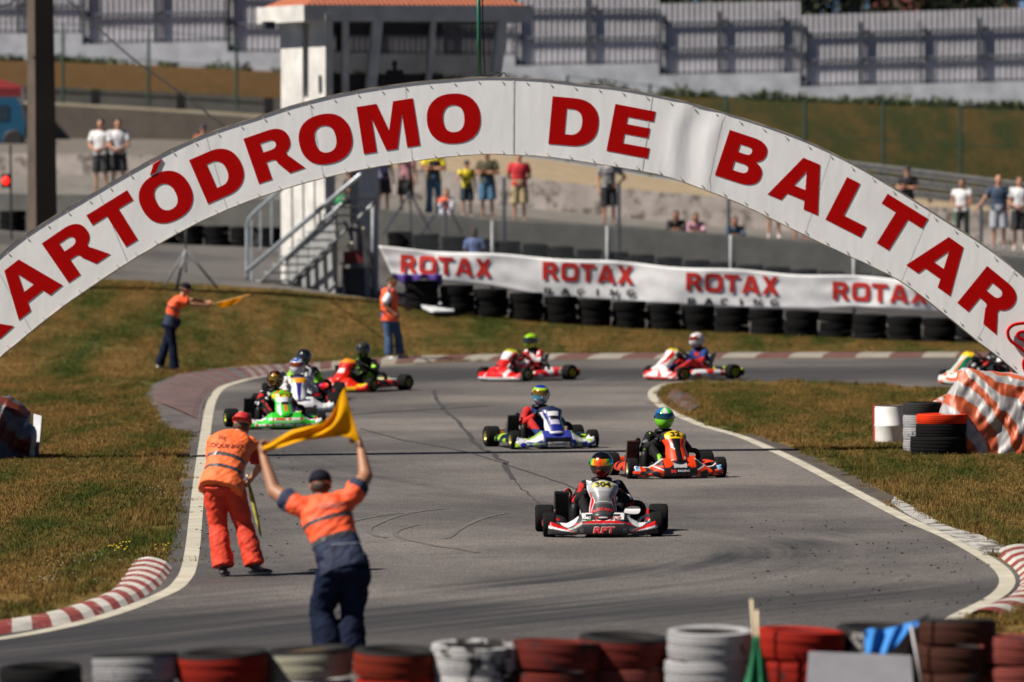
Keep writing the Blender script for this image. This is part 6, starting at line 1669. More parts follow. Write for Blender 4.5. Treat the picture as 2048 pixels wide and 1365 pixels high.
def fairgreen(u, t, p):
    a = abs(u); z = p.z
    if t > 1.02: return K_
    if z < .055: return NG
    if a < .36 and z > .20: return NG
    if a < .34 and .10 < z < .135: return hexc(150, 210, 150)
    if .14 < z < .175 and a < .45: return W_ if nz(u * 14, z * 9, 1, 1) < .1 else hexc(220, 90, 60)
    if a > .74 and t > .45: return W_ if t < .85 else hexc(225, 70, 50)
    if z < .085 and a < .8: return W_ if nz(u * 13, z, 1, 4) < .12 else hexc(210, 70, 50)
    if a > .5 and t > .80: return W_
    return NG
def pangreen(u, v):
    a = abs(u)
    if v > .84: return hexc(90, 210, 30) if nz(u * 3, v * 4, 1, 1) < .2 else hexc(225, 50, 30)
    if v > .72: return YE
    if .46 < v < .56 and a < .42: return K_
    if .56 <= v < .72: return W_ if a < .86 else NG
    if .24 < v < .5 and a < .18: return hexc(245, 110, 60)
    if a > .52 and a < .84 and v < .5: return W_
    return NG
LV['green'] = dict(fair=fairgreen, pan=pangreen, pod=pod_plain(K_, NG), rear=pod_plain(W_, hexc(200, 210, 60)))
def fairwb(u, t, p):
    a = abs(u); z = p.z
    if t > 1.02: return K_
    if z < .075: return hexc(205, 215, 225) if a > .1 else NB
    if t > .86: return W_
    if a < .3: return hexc(38, 44, 110) if t > .7 else W_
    return W_ if nz(u * 5, z * 14, 1, 2) > -.3 else hexc(40, 44, 100)
def panwb(u, v):
    a = abs(u)
    if v > .90: return hexc(60, 70, 120)
    if .72 < v <= .90: return hexc(250, 165, 20) if a < .74 else W_
    k = .70 - abs(v - .45) * .6
    if a < .40 * (v + .2): return hexc(38, 36, 130)
    if a > .9: return hexc(38, 36, 130)
    return W_
LV['wb'] = dict(fair=fairwb, pan=panwb, pod=pod_plain(K_, RD), rear=pod_plain(K_, RD))
def fairry(u, t, p):
    a = abs(u); z = p.z
    if t > 1.02: return K_
    if z < .10 and a < .62: return hexc(240, 190, 20)
    if a > .6 and t > .6: return hexc(240, 205, 20) if u < 0 else hexc(180, 90, 190)
    if nz(u * 4, z * 12, 1, 2) > .38: return W_
    return hexc(240, 40, 15)
LV['ry'] = dict(fair=fairry, pan=lambda u, v: W_ if (.4 < v < .58 and abs(u) < .5) else hexc(235, 150, 30) if v > .8 else hexc(240, 35, 18), pod=pod_plain(K_, hexc(235, 40, 15)), rear=pod_plain(K_, hexc(150, 150, 20)))
def fairrw(u, t, p):
    a = abs(u); z = p.z
    if t > 1.02: return K_
    if z < .075: return hexc(225, 225, 232)
    if .40 < a < .50: return W_
    if a > .93: return W_
    return hexc(225, 26, 28)
LV['rw'] = dict(fair=fairrw, pan=lambda u, v: hexc(190, 190, 30) if v > .85 else W_ if (.55 < v <= .85 and abs(u) < .8) else K_ if (.22 < v < .3 and abs(u) < .4) else hexc(228, 24, 28), pod=pod_plain(hexc(220, 25, 30), W_), rear=pod_plain(W_, hexc(210, 30, 30)))
def fairwr(u, t, p):
    a = abs(u); z = p.z
    if t > 1.02: return K_
    if a > .62 and t > .4: return hexc(225, 40, 30)
    if z < .07 and a < .7: return hexc(230, 60, 40)
    if nz(u * 5, z * 14, 1, 7) > .3: return hexc(225, 40, 30)
    return W_
LV['wr'] = dict(fair=fairwr, pan=lambda u, v: hexc(210, 190, 60) if v > .86 else W_ if nz(u * 2, v * 4, 1, 1) < .22 else hexc(230, 40, 25), pod=pod_plain(W_, hexc(230, 50, 30)), rear=pod_plain(K_, hexc(180, 190, 30)))
LV['og'] = dict(fair=lambda u, t, p: K_ if t > 1.02 else hexc(225, 232, 226) if nz(u * 3, p.z * 14, 1, 2) < .12 else hexc(250, 90, 50), pan=lambda u, v: hexc(240, 205, 20) if v > .78 else hexc(20, 130, 90) if abs(u) > .6 else hexc(240, 120, 80) if abs(u) > .3 else hexc(190, 225, 215), pod=pod_plain(K_, hexc(20, 130, 90)), rear=pod_plain(K_, OG))
LV['dark'] = dict(fair=lambda u, t, p: K_ if nz(u * 4, p.z * 12, 1, 2) < .1 else RD, pan=lambda u, v: W_ if nz(u * 3, v * 4, 1, 1) > .1 else K_, pod=pod_plain(K_, RD), rear=pod_plain(RD, K_))

SU = lambda n, c: M('suit_' + n, c, .8, var=.18, bump=.5, bs=22, spec=.2)
GL = M('glove_black', (.02, .02, .022), .6); GLG = M('glove_lime', (.25, .5, .05), .6); SHB = M('shoe_black', (.02, .02, .022), .6, var=.1); SHW = M('shoe_white', (.6, .6, .6), .6, var=.1)
blk = SU('black', (.007, .007, .008)); redp = SU('red', (.45, .02, .02)); whp = SU('white', (.6, .6, .62)); limep = SU('lime', (.25, .55, .04)); bluep = SU('blue', (.012, .035, .15)); grnp = SU('green', (.01, .16, .09))
def patches(seed, th1=.16, th2=.26):
    def f(c):
        n = noise.noise(Vector((c.x * 9, c.y * 7, c.z * 9)) + Vector((seed, seed, seed)))
        return 1 if n > th2 else (2 if n < -th2 else 0)
    return f
# 304
k1, t1 = kart('grey white and red racing kart numbered 304 leading the field in front', 1206, 1074, 0, LV['304'], (.55, .60, .02))
D = driver('driver of kart 304 in black suit and black red helmet with rainbow visor', t1, k1, [blk, redp, whp],
           lambda lo, la: (hexc(16, 14, 16) if la > 38 else hexc(150, 18, 14) if (la < -22 and abs(lo) < 40) else hexc(200, 60, 20) if nz(lo * .03, la * .06, 1, 3) > .30 else hexc(24, 14, 14) if la > -50 else hexc(190, 150, 40)), VISR, GL, SHB, (lambda c, f=patches(2): f(c) if c.y < .02 and c.z > .26 else 0),
           vis_attr=lambda u: [hexc(20, 90, 220), hexc(30, 190, 160), hexc(120, 215, 40), hexc(240, 190, 20), hexc(250, 120, 20), hexc(240, 80, 10), hexc(245, 90, 12), hexc(245, 110, 15), hexc(210, 200, 20), hexc(60, 190, 60)][min(9, int(u * 10))])
NI = M('number_ink', (.01, .01, .01), .5)
def panel_text(rt, txt, size, v0, mat, off=0, sx=1.0, name='number', lift=.0135, shear=0, bow=0.0):
    o = decal_text(txt, size, Matrix.Identity(4), mat, rt, name, off, ext=0, sx=sx, shear=shear)
    dl = (pan_pt(0, v0 + .05) - pan_pt(0, v0 - .05)).length / .1
    bm = bmesh.new(); bm.from_mesh(o.data)
    for k in range(2): bmesh.ops.subdivide_edges(bm, edges=[e for e in bm.edges if e.calc_length() > .015], cuts=1)
    for v in bm.verts:
        X, Y = v.co.x, v.co.y; vv = min(.99, max(.01, v0 + (Y - bow * X * X) / dl)); u = max(-.98, min(.98, -X / pan_w(vv)))
        p = pan_pt(u, vv); a = pan_pt(u + .02, vv) - pan_pt(u - .02, vv); b = pan_pt(u, min(1, vv + .01)) - pan_pt(u, vv - .01); n = a.cross(b).normalized()
        if n.y < 0: n = -n
        v.co = p + n * lift
    bm.to_mesh(o.data); bm.free(); return o
panel_text(k1, '304', .085, .86, NI, .003, 1.2); panel_text(k1, 'MUSTANG', .050, .27, M('ink_red', (.55, .02, .02), .5), .0015, 1.1, 'lettering', bow=2.0)
IW = M('ink_white', (.75, .75, .75), .5); IR = M('ink_red', (.55, .02, .02), .5)
kart_text(k1, 'RPT', .085, (0, .842, .079), IR, 6, .003, 1.5, shear=.15); kart_text(k1, 'RPT', .085, (0.003, .840, .083), IW, 6, .003, 1.5, shear=.15)
kart_text(k1, 'RMC', .038, (.172, .752, .202), IW, 25, .001, 1.15)
bb_ = Vector((-.160, .755, .203)); mbx = MB(); q = Matrix.Rotation(R(25), 3, 'X'); mbx.box(bb_, (.108, .004, .034), q); mbx.build('sticker', IW, k1); kart_text(k1, 'ROTAX', .032, (-.160, .757, .203), IR, 25, .001, 1.0)
mbx = MB(); mbx.box(Vector((.145, .765, .182)), (.06, .004, .012), q); mbx.build('sticker', M('ink_green', (.0, .25, .06), .5), k1)
# 32
k2, t2 = kart('orange and black racing kart numbered 32 right behind the leading kart', 1352, 957, 11, LV['32'], (.55, .5, .3))
driver('driver of kart 32 in black suit and lime green white helmet with dark visor', t2, k2, [blk, limep, M('suit_grey', (.10, .10, .11), .7)],
       lambda lo, la: (W_ if abs(lo) < 22 and la > 30 else hexc(60, 225, 70) if lo < 0 and la > 0 else hexc(30, 110, 200) if (lo > 40 and la > 10) else hexc(215, 70, 30) if 12 < la < 20 else hexc(130, 235, 30)), M('visor_teal', (.01, .06, .10), .08, .4, var=0, coat=1), GL, SHB, patches(5, .2, .47), turn=.1)
panel_text(k2, '32', .10, .865, NI, .003, 1.2); kart_text(k2, 'RACING', .034, (-.03, .836, .10), IW, 10, .0008, 1.2); kart_text(k2, 'M', .06, (.10, .838, .095), IR, 10, .003, 1.3)
# blue
k3, t3 = kart('blue and white racing kart with lime trim in the middle of the track', 1107, 898, 15, LV['blue'], (.45, .40, .10))
driver('driver of the blue kart in red and blue suit with lime and blue helmet', t3, k3, [bluep, redp, grnp], lambda lo, la: (hexc(25, 60, 170) if la > 52 else hexc(190, 230, 40) if la > 20 else hexc(230, 90, 30) if 12 < la else W_ if nz(lo * .02, la * .05, 1, 2) > 0 else hexc(60, 150, 190)), VISY, GL, SHW, lambda c: 1 if c.x > .12 and c.z > .26 else (2 if c.x < -.16 and c.z > .3 else 0), turn=.05)
kart_text(k3, 'MORTAX' and 'FORTEC', .05, (0, .842, .07), NI, 6, .0008, 1.3)
# green
k4, t4 = kart('bright green and white racing kart beside the left edge line behind the bending marshal', 568, 859, 13, LV['green'], (.55, .6, .05))
driver('driver of the green kart in black and red suit with dark gold helmet', t4, k4, [blk, redp, whp], lambda lo, la: (hexc(190, 140, 20) if nz(lo * .035, la * .06, 1, 3) > .22 else hexc(90, 15, 15) if nz(lo * .02, la * .05, 1, 9) > .1 else hexc(22, 14, 14)), VISY, GL, SHB, patches(8, .2, .22), turn=-.05)
panel_text(k4, '391', .070, .785, NI, .002, 1.2)
# white / blue
k5, t5 = kart('white and dark blue racing kart following close behind the green kart', 598, 826, 4, LV['wb'], (.3, .3, .3))
driver('driver of the white and blue kart in white suit with blue and white helmet', t5, k5, [whp, bluep, redp], lambda lo, la: (hexc(30, 90, 200) if la > 40 and nz(lo * .02, la * .05, 1, 2) > -.15 else W_ if la > -20 else hexc(220, 225, 235)), VISO, GL, SHW, lambda c: 0 if c.z > .28 else 1, sc=1.0)
# dark behind
k6, t6 = kart('mostly hidden dark racing kart behind the white and blue kart', 612, 803, 4, LV['dark'], (.1, .1, .1))
driver('driver in black and lime suit with plain black helmet in the hidden kart', t6, k6, [blk, limep, blk], lambda lo, la: hexc(26, 26, 28), VIS, GLG, SHB, lambda c: 1 if abs(c.x) > .13 and c.z > .3 and nz(c.x, c.z, 5, 2) > -.1 else 0)
# red / yellow
k7, t7 = kart('red and yellow racing kart turning below the standing marshal', 688, 785, -30, LV['ry'], (.35, .38, .05))
driver('driver of the red and yellow kart in black and lime suit with chrome helmet', t7, k7, [blk, limep, blk], lambda lo, la: (hexc(215, 150, 50) if lo > 40 and la > 10 else hexc(60, 62, 60) if la > 20 else hexc(30, 60, 110) if la > 0 else hexc(70, 70, 40)), VIS, GL, SHB, patches(11, .2, .25))
# red / white far
k8, t8 = kart('red and white racing kart on the far straight with a lime helmeted driver', 1010, 763, -47, LV['rw'], (.45, .45, .05))
driver('driver of the red and white kart in red and white suit with lime helmet', t8, k8, [redp, whp, blk], lambda lo, la: (hexc(170, 225, 30) if la > 12 or la < -18 else hexc(40, 60, 50)), VIS, GL, SHB, patches(14, .2, .15))
k9, t9 = kart('white and red racing kart on the far straight with a white helmeted driver', 1333, 761, -60, LV['wr'], (.45, .45, .05))
driver('driver of the white and red kart in blue and red suit with white helmet', t9, k9, [bluep, redp, whp], lambda lo, la: (W_ if nz(lo * .02, la * .05, 1, 4) < .25 else hexc(215, 60, 50)), VISO, GL, SHB, lambda c: (1 if nz(c.x, c.z, 7, 2) > 0 else 0) if c.z < .42 else (1 if abs(c.x) < .07 else 0))
k10, t10 = kart('white orange and green racing kart half hidden by the striped tarpaulin', 1924, 770, -62, LV['og'], (.3, .3, .3))
driver('driver in black suit in the kart half hidden behind the arch', t10, k10, [blk, whp, redp], lambda lo, la: hexc(26, 22, 22), VIS, GL, SHB, patches(4, .2, .34))

# ================================================================== MARSHALS
def cloth_mat(n, c, b=.5): return M(n, c, .8, var=.14, bump=b, bs=9)
VO = M('vest_orange', (.80, .14, .032), .7, var=.08, bump=.4, bs=9); VOR = M('vest_red_orange', (.80, .088, .02), .7, var=.08, bump=.4, bs=9)
PO = M('trouser_orange', (.62, .038, .010), .75, var=.14, bump=.7, bs=10); NV = M('navy_cloth', (.004, .008, .026), .85, var=.2, bump=.6, bs=10, spec=.15); NV2 = M('navy_shirt', (.010, .017, .052), .8, var=.2, bump=.5)
GREY = M('reflective_band', (.055, .055, .06), .4, var=.05); GREYL = M('reflective_pale', (.30, .32, .34), .4, var=.05); JEAN = M('jeans_blue', (.03, .07, .16), .85, var=.2, bump=.4); TEEW = M('tee_white', (.66, .66, .70), .8, var=.08, bump=.4, bs=9)
RC = M('cap_red', (.45, .012, .014), .7); NC = M('cap_navy', (.008, .008, .018), .85, spec=.15); NC2 = M('cap_black', (.02, .02, .03), .7); YF = translucent(M('flag_yellow', (.88, .46, .004), .7, var=.06, bump=.2, bs=12, spec=.1))
TRED = M('tee_red', (.38, .012, .012), .8)
def band(P, ts, base=0, idx=1, axis=None):
    a = P['pelvis']; n = (P['neck'] - a); L = n.length; n = n / L
    def f(c):
        t = (c - a).dot(n) / L
        for (lo, hi, k) in ts:
            if lo < t < hi: return k
        return base
    return f
# near marshal with the yellow flag (seen from behind)
s1 = 257.0
def L1(px, py, y): return ((px - 680) / s1, y, (1320 - py) / s1)
P = pose(pelvis=L1(690, 1132, -.08), chest=L1(658, 1045, .06), neck=L1(648, 996, .15), head=L1(642, 972, .20), shl=L1(596, 1012, .12), shr=L1(706, 994, .14), ell=L1(549, 984, .26), elr=L1(733, 955, .28),
         wrl=L1(527, 918, .40), wrr=L1(724, 906, .40), hil=L1(664, 1150, -.06), hir=L1(712, 1150, -.06), knl=L1(643, 1222, .02), knr=L1(706, 1222, .03), anl=L1(660, 1296, -.08), anr=L1(701, 1300, -.06),
         look=(-.05, 1, -.12), palml=(1, .2, 0), palmr=(-1, .2, 0), curl=1.1, footl=(-.25, 1, 0), footr=(.3, 1, 0))
g1 = gnd(680, 1320)
m1 = person('marshal in navy trousers seen from behind holding a yellow flag overhead', g1, 0, P,
            [('shoes', SHB), ('trousers', NV, dict(inf=.034, loose=.030)), ('shirt', [VOR, GREY, NV2, GREYL], dict(inf=.022, upto=.55, fn=None)), ], SKIN2, .0105, hat=(NC, 'front'), hair=(HAIRB, 'short'), fat=1.06, armfat=1.5, hs=1.25)
bf = band(P, [(-9, .34, 2), (.34, .40, 1), (.60, .66, 1)])
def f1(c):
    sl_ = (c - P['shl']).dot((P['ell'] - P['shl']).normalized()); sr_ = (c - P['shr']).dot((P['elr'] - P['shr']).normalized())
    if sl_ > .045 and c.x < P['shl'].x: return 1 if sl_ < .0 else (3 if sl_ > .5 else 2)
    if sr_ > .05 and c.x > P['shr'].x - .02: return 2
    return bf(c)
for i, pnd in enumerate(PENDING):
    if pnd[0].name.startswith('shirt') and pnd[0].parent == m1: PENDING[i] = (pnd[0], pnd[1], pnd[2], f1)
for s_ in 'lr':
    mb = MB(); a = P['kn' + s_].lerp(P['an' + s_], .74); b = P['kn' + s_].lerp(P['an' + s_], .84); d = (b - a).normalized(); mb.tube([a, b], [.108, .104], 18); mb.build('reflective_band', GREYL, m1, True)
def mtext(rt, txt, size, pos, up_, mat, off=0, sx=1, rotz=0, ux=(1, 0, 0)):
    upz = Vector(up_).normalized(); ux = Vector(ux).normalized(); nrm = ux.cross(upz).normalized(); upz = nrm.cross(ux); m4 = Matrix((ux, upz, nrm)).transposed().to_4x4() @ Matrix.Rotation(rotz, 4, 'Z'); m4.translation = Vector(pos)
    return decal_text(txt, size, m4, mat, rt, 'lettering', off, sx=sx)
IWP = M('print_pale', (.62, .40, .34), .6); IGP = M('print_grey', (.30, .33, .42), .6)
sh1 = [c.name for c in m1.children if c.name.startswith('shirt')][0]
mb = MB(); rg = random.Random(4)
for i in range(9):
    for j in range(2): mb.box(((643 - 680) / s1 + .021 * i, -.5, (1320 - 1012) / s1 + .012 * j * 2 + rg.uniform(-.005, .005)), (.016, .002, .012))
DECALS.append((mb.build('print', IWP, m1), sh1))
mb = MB()
for i in range(16): mb.box(((668 - 680) / s1 + .0158 * i, -.5, (1320 - 1086) / s1 + .001 * i), (.011, .002, .014))
DECALS.append((mb.build('print', IGP, m1), sh1))
# yellow flag between the raised hands
Tt = [(526, 893), (552, 877), (585, 861), (617, 854), (645, 847), (660, 833), (672, 812), (681, 790), (689, 776)]
Bb = [(528, 905), (560, 896), (590, 886), (617, 880), (640, 878), (662, 875), (685, 873), (703, 878), (723, 893)]
g1f = at(625, 870, g1.y + .42)
def yf(u, v):
    k = u * 8; i = min(7, int(k)); t = k - i
    a = Vector((lerp(Tt[i][0], Tt[i + 1][0], t), lerp(Tt[i][1], Tt[i + 1][1], t))); b = Vector((lerp(Bb[i][0], Bb[i + 1][0], t), lerp(Bb[i][1], Bb[i + 1][1], t)))
    p = a.lerp(b, v); q = at(p.x, p.y, g1.y + .40 + .03 * math.sin(v * 9.0 + u * 9) * math.sin(u * 3.1) + .03 * math.sin(u * 13 - v * 4) * v * (1 - u * .6)); return q - g1f
yfo = cloth('flag', yf, 90, 28, YF, 'large yellow flag stretched overhead between the near marshal hands', 'flag', th=.003); yfo.location = g1f
# red suited marshal
s2 = 213.0
def L2(px, py, y): return ((px - 487) / s2, y, (1152 - py) / s2)
P2 = pose(pelvis=L2(447, 966, -.10), chest=L2(456, 905, .12), neck=L2(472, 872, .27), head=L2(484, 852, .36), shl=L2(431, 886, .25), shr=L2(500, 893, .27), ell=L2(428, 925, .50), elr=L2(519, 935, .36),
          wrl=L2(452, 950, .62), wrr=L2(500, 962, .50), hil=L2(430, 968, -.08), hir=L2(466, 968, -.08), knl=L2(437, 1048, -.03), knr=L2(489, 1048, -.02), anl=L2(448, 1134, -.14), anr=L2(511, 1131, -.12),
          look=(.35, 1, -.22), footl=(.12, 1, 0), footr=(.9, .6, 0), palml=(1, 0, 0), palmr=(-1, 0, .2), curl=1.1)
g2 = gnd(487, 1152)
bf2 = band(P2, [(.13, .20, 1), (.36, .43, 1)])
m2_ = person('marshal in orange vest and bright orange trousers bending forward beside the edge line', g2, 0, P2,
             [('shoes', SHB), ('trousers', PO, dict(inf=.026, loose=.022)), ('shirt', TRED, dict(inf=.010, upto=.75)), ('vest', [VO, GREY], dict(inf=.022, fn=bf2))], SKIN, .0105, hat=(RC, 'back'), hair=(HAIRM, 'short'), fat=1.05)
IDR = M('ink_dark_red', (.22, .03, .03), .6)
DECALS.append((mtext(m2_, 'COQUINHO', .056, ((451 - 487) / s2, -.3, (1152 - 890) / s2), (0, 0, 1), IDR, .0004, 1.12, rotz=R(-4)), [c.name for c in m2_.children if c.name.startswith('vest')][0]))
mb = MB()
for i in range(5):
    for j in range(3):
        if (i + j) % 2 == 0: mb.box(((440 - 487) / s2 + .014 * i, -.3, (1152 - 869) / s2 - .012 * j - .004 * i), (.012, .002, .010))
DECALS.append((mb.build('emblem', IDR, m2_), [c.name for c in m2_.children if c.name.startswith('vest')][0]))
# pale sole edges
stp = g2 + Vector(L2(491, 966, .50)); st0 = thing('flag', 'furled yellow flag on a stick held low by the bending marshal', 'flag', stp)
mb = MB(); a = Vector((0, 0, .06)); e = Vector(((519 - 491) / s2, -.05, (966 - 1078) / s2)); mb.tube([a, e], .008, 8); mb.build('stick', WOODP, st0, True)
mb = MB(); mb.tube([a.lerp(e, .12), a.lerp(e, .4), a.lerp(e, .75), a.lerp(e, .98)], [.012, .024, .019, .010], 10); mb.build('cloth', M('flag_dull_yellow', (.42, .36, .06), .7, var=.3, ns=12), st0, True)
# far left marshal with flag, seen from the side
s3 = 105.0
def L3(px, py, y): return ((px - 342) / s3, y, (744 - py) / s3)
P3 = pose(pelvis=L3(342, 647, 0), chest=L3(349, 613, 0), neck=L3(366, 592, 0), head=L3(373, 577, 0), shl=L3(360, 600, .17), shr=L3(360, 600, -.17), ell=L3(388, 600, .16), elr=L3(388, 608, -.16), wrl=L3(416, 604, .06), wrr=L3(413, 610, -.04),
          hil=L3(345, 650, .08), hir=L3(340, 650, -.08), knl=L3(330, 694, .08), knr=L3(347, 694, -.08), anl=L3(318, 730, .08), anr=L3(350, 738, -.08), look=(1, 0, -.12), footl=(1, .1, 0), footr=(1, -.1, 0), palml=(0, -1, 0), palmr=(0, 1, 0), curl=1.0)
g3 = gnd(342, 745); g3.z = bank_z(g3.x, g3.y)
bf3 = band(P3, [(-9, .22, 2), (.22, .30, 1), (.50, .56, 1)])
m3_ = person('marshal on the left grass leaning forward holding out a yellow flag', g3, 0, P3,
             [('shoes', M('shoe_grey', (.35, .35, .36), .6)), ('trousers', NV, dict(inf=.022, loose=.02)), ('shirt', [VOR, GREY, NV2], dict(inf=.022, upto=.6, fn=bf3))], SKIN, .014, hat=(NC, 'front'), hair=(HAIRB, 'short'))
fp = g3 + Vector(L3(424, 609, .02)); f3 = thing('flag', 'yellow flag held out flat by the marshal on the left grass', 'flag', fp)
mb = MB(); mb.tube([Vector((-.06, 0, -.01)), Vector(((503 - 424) / s3, .05, (609 - 589) / s3))], .012, 6); mb.build('stick', WOODP, f3, True)
def f3c(u, v):
    x = (lerp(426, 505, u) - 424) / s3; z = (609 - lerp(607, 588, u)) / s3 - v * .01 - (v * .20 * math.sin(min(1, u * 1.15) * math.pi) ** .7) * .7
    return Vector((x - .08 * v * u, -.04 + v * .18 + .03 * math.sin(u * 14 + v * 3), z + .05 * (u < .2) * v))
cloth('cloth', f3c, 30, 10, translucent(M('flag_yellow_far', (.85, .50, .01), .7, var=.1, spec=.1), .5), parent=f3)
# standing marshal on the kerb
s4 = 100.0
def L4(px, py, y): return ((px - 791) / s4, y, (722 - py) / s4)
P4 = pose(pelvis=L4(780, 636, 0), chest=L4(779, 606, 0), neck=L4(781, 582, .0), head=L4(786, 565, .02), shl=L4(772, 587, .15), shr=L4(784, 587, -.17), ell=L4(789, 607, .20), elr=L4(768, 612, -.22), wrl=L4(811, 618, .18), wrr=L4(788, 628, -.24),
          hil=L4(787, 641, .07), hir=L4(776, 641, -.07), knl=L4(797, 676, .08), knr=L4(778, 676, -.06), anl=L4(800, 713, .08), anr=L4(778, 713, -.08), look=(.8, -.5, -.2), footl=(1, -.3, 0), footr=(.6, -.8, 0), palml=(0, -1, 0), palmr=(0, 1, 0))
g4 = gnd(791, 723); g4.z = .04
bf4 = band(P4, [(-9, -.16, 2), (.14, .22, 1)])
def f4(c):
    if c.x > L4(776, 0, 0)[0] and c.x < L4(784, 0, 0)[0] and c.y < 0 and c.z > 1.05: return 3
    return bf4(c)
m4_ = person('marshal in open orange vest over white shirt and jeans standing on the far kerb', g4, 0, P4,
             [('shoes', M('shoe_pale', (.5, .5, .5), .6)), ('trousers', JEAN, dict(inf=.016, loose=.02)), ('shirt', TEEW, dict(inf=.014, upto=.85)), ('vest', [VOR, M('vest_trim', (.25, .04, .03), .6), TEEW, NV2], dict(inf=.030, fn=f4))], SKIN2, .014, hair=(HAIRB, 'short'), fat=1.05)

# ================================================================== SPECTATORS
def C(n, c): return M('cloth_' + n, c, .85, var=.12)
def face_cam(extra=0): return math.pi + R(extra)
def stand(label, px, feet_y, d, H, yaw, wear, kw=None, arms='down', skin=None, hair=(HAIRB, 'short'), hat=None, fat=1.0, legs=None):
    sc = H / 1.75 * 1.06; feet_y += 2; a = {}
    if arms == 'crossed': a = dict(ell=(-.27, .08, 1.14), elr=(.27, .08, 1.14), wrl=(.07, .20, 1.20), wrr=(-.07, .22, 1.16), palml=(0, -1, 0), palmr=(0, -1, 0))
    if arms == 'back': a = dict(ell=(-.27, -.12, 1.13), elr=(.27, -.12, 1.13), wrl=(-.05, -.20, .98), wrr=(.05, -.20, .98))
    if arms == 'hip': a = dict(elr=(-.25, -.02, 1.13), ell=(-.40, -.06, 1.16), wrl=(-.20, .06, .98), ); a = dict(ell=(-.42, -.04, 1.17), wrl=(-.20, .08, 1.00))
    if arms == 'point': a = dict(elr=(.30, .16, 1.22), wrr=(.40, .36, 1.14))
    if arms == 'front': a = dict(ell=(-.25, .08, 1.12), elr=(.25, .08, 1.12), wrl=(-.06, .26, 1.03), wrr=(.06, .26, 1.0))
    if arms == 'up': a = dict(elr=(.36, .12, 1.36), wrr=(.18, .26, 1.56))
    if arms == 'rail': a = dict(ell=(-.26, .05, 1.14), wrl=(-.22, .24, 1.0), elr=(.34, .05, 1.18), wrr=(.50, .12, .98))
    P = pose(**a); p = at(px, feet_y, d)
    return person(label, p, face_cam(yaw), P, wear, skin, .018, sc, 'spectators on the terrace', fat, hair, hat, True, True)
shorts = lambda m, u=.95: ('trousers', m, dict(upto=u, loose=.035, name='shorts', inf=.02))
tr_ = lambda m: ('trousers', m, dict(inf=.016, loose=.022))
BK = C('black', (.018, .018, .02)); WH = C('white', (.66, .66, .68)); OLV = C('olive', (.075, .065, .035)); DEN = C('denim', (.05, .13, .22)); KHK = C('khaki', (.33, .26, .15)); RDS = C('red', (.50, .02, .03)); YLS = C('yellow', (.68, .55, .02)); PNK = C('pink', (.42, .20, .22)); NVS = C('navy', (.03, .055, .10)); PUR = C('lilac', (.22, .20, .32)); GRN2 = C('green', (.02, .28, .08))
def bandmat(f): return f
stripe = lambda c: 1 if math.floor(c.z * 22) % 2 else 0
stand('spectator in lilac shirt and black shorts standing next to the tower column', 766, 428, 168.6, 1.72, 25, [('shoes', SHW), shorts(BK), ('shirt', PUR)], arms='up')
stand('spectator in pink shirt and dark shorts standing with a raised arm', 812, 430, 168.7, 1.70, -20, [('shoes', SHW), shorts(BK), ('shirt', PNK)], arms='up')
stand('spectator in yellow and black top and jeans with crossed arms', 868, 432, 168.9, 1.78, 5, [('shoes', SHB), tr_(DEN), ('shirt', [YLS, BK], dict(fn=lambda c: 1 if abs(c.x) < .13 and c.z < 1.36 else 0, upto=.7))], arms='crossed')
stand('boy in yellow and black football shirt and dark cap pointing', 934, 434, 168.8, 1.42, 15, [('shoes', SHW), shorts(C('dark_navy', (.02, .03, .05))), ('shirt', [YLS, BK], dict(fn=lambda c: 1 if nz(c.x, c.z, 9, 3) > .28 else 0, upto=.6))], arms='point', hat=(NC2, 'front'))
stand('man in olive t-shirt and denim shorts with crossed arms', 975, 438, 168.8, 1.74, 0, [('shoes', SHB), shorts(DEN, 1.02), ('shirt', OLV)], arms='crossed', skin=SKIN2, fat=1.08)
stand('man in red t-shirt and khaki shorts with hands behind his back', 1039, 443, 168.8, 1.74, 0, [('shoes', SHB), shorts(KHK, 1.1), ('shirt', RDS)], arms='back', fat=1.1)
stand('spectator in black and white striped shirt standing hand on hip', 1218, 449, 168.8, 1.75, 10, [('shoes', SHB), shorts(BK, 1.05), ('shirt', [BK, C('greywhite', (.45, .45, .46))], dict(fn=stripe))], arms='hip')
stand('spectator in black shorts and white socks, upper body hidden by the arch', 1548, 476, 169, 1.75, 0, [('shoes', SHW), shorts(BK, .9), ('shirt', BK)])
stand('spectator in black shorts and dark red shoes, upper body hidden by the arch', 1600, 480, 169, 1.72, 10, [('shoes', C('maroon', (.15, .02, .02))), shorts(BK, .9), ('shirt', OLV)])
stand('woman in white top and green striped black trousers holding her hands together', 1925, 470 + 22, 170, 1.70, -15, [('shoes', SHB), ('trousers', [BK, GRN2], dict(inf=.016, fn=lambda c: 1 if abs(c.x) > .165 else 0)), ('shirt', WH, dict(upto=.4))], arms='front', skin=SKIN2)
stand('bald man in navy t-shirt and pale shorts resting a hand on the post', 1998, 498, 169.5, 1.86, 0, [('shoes', C('blueshoe', (.08, .12, .22))), shorts(C('pale_grey', (.30, .32, .36)), 1.0), ('shirt', NVS)], arms='rail', skin=SKIN, hair=None, fat=1.08)
stand('man in white t-shirt and black shorts at the right edge', 2040, 500, 169.5, 1.86, 0, [('shoes', SHW), shorts(BK, 1.05), ('shirt', WH)], arms='front', skin=SKIN)
stand('man in black t-shirt and dark cap with crossed arms in front of the guardrail', 1815, 462, 172, 1.66, 5, [('shoes', SHB), tr_(BK), ('shirt', BK)], arms='crossed', hat=(NC2, 'front'))
stand('boy in white t-shirt and black shorts at the left, the one with a shoulder strap', 203, 386, 168.7, 1.85, -10, [('shoes', SHB), shorts(BK, 1.0), ('shirt', WH, dict(upto=.7))], arms='front')
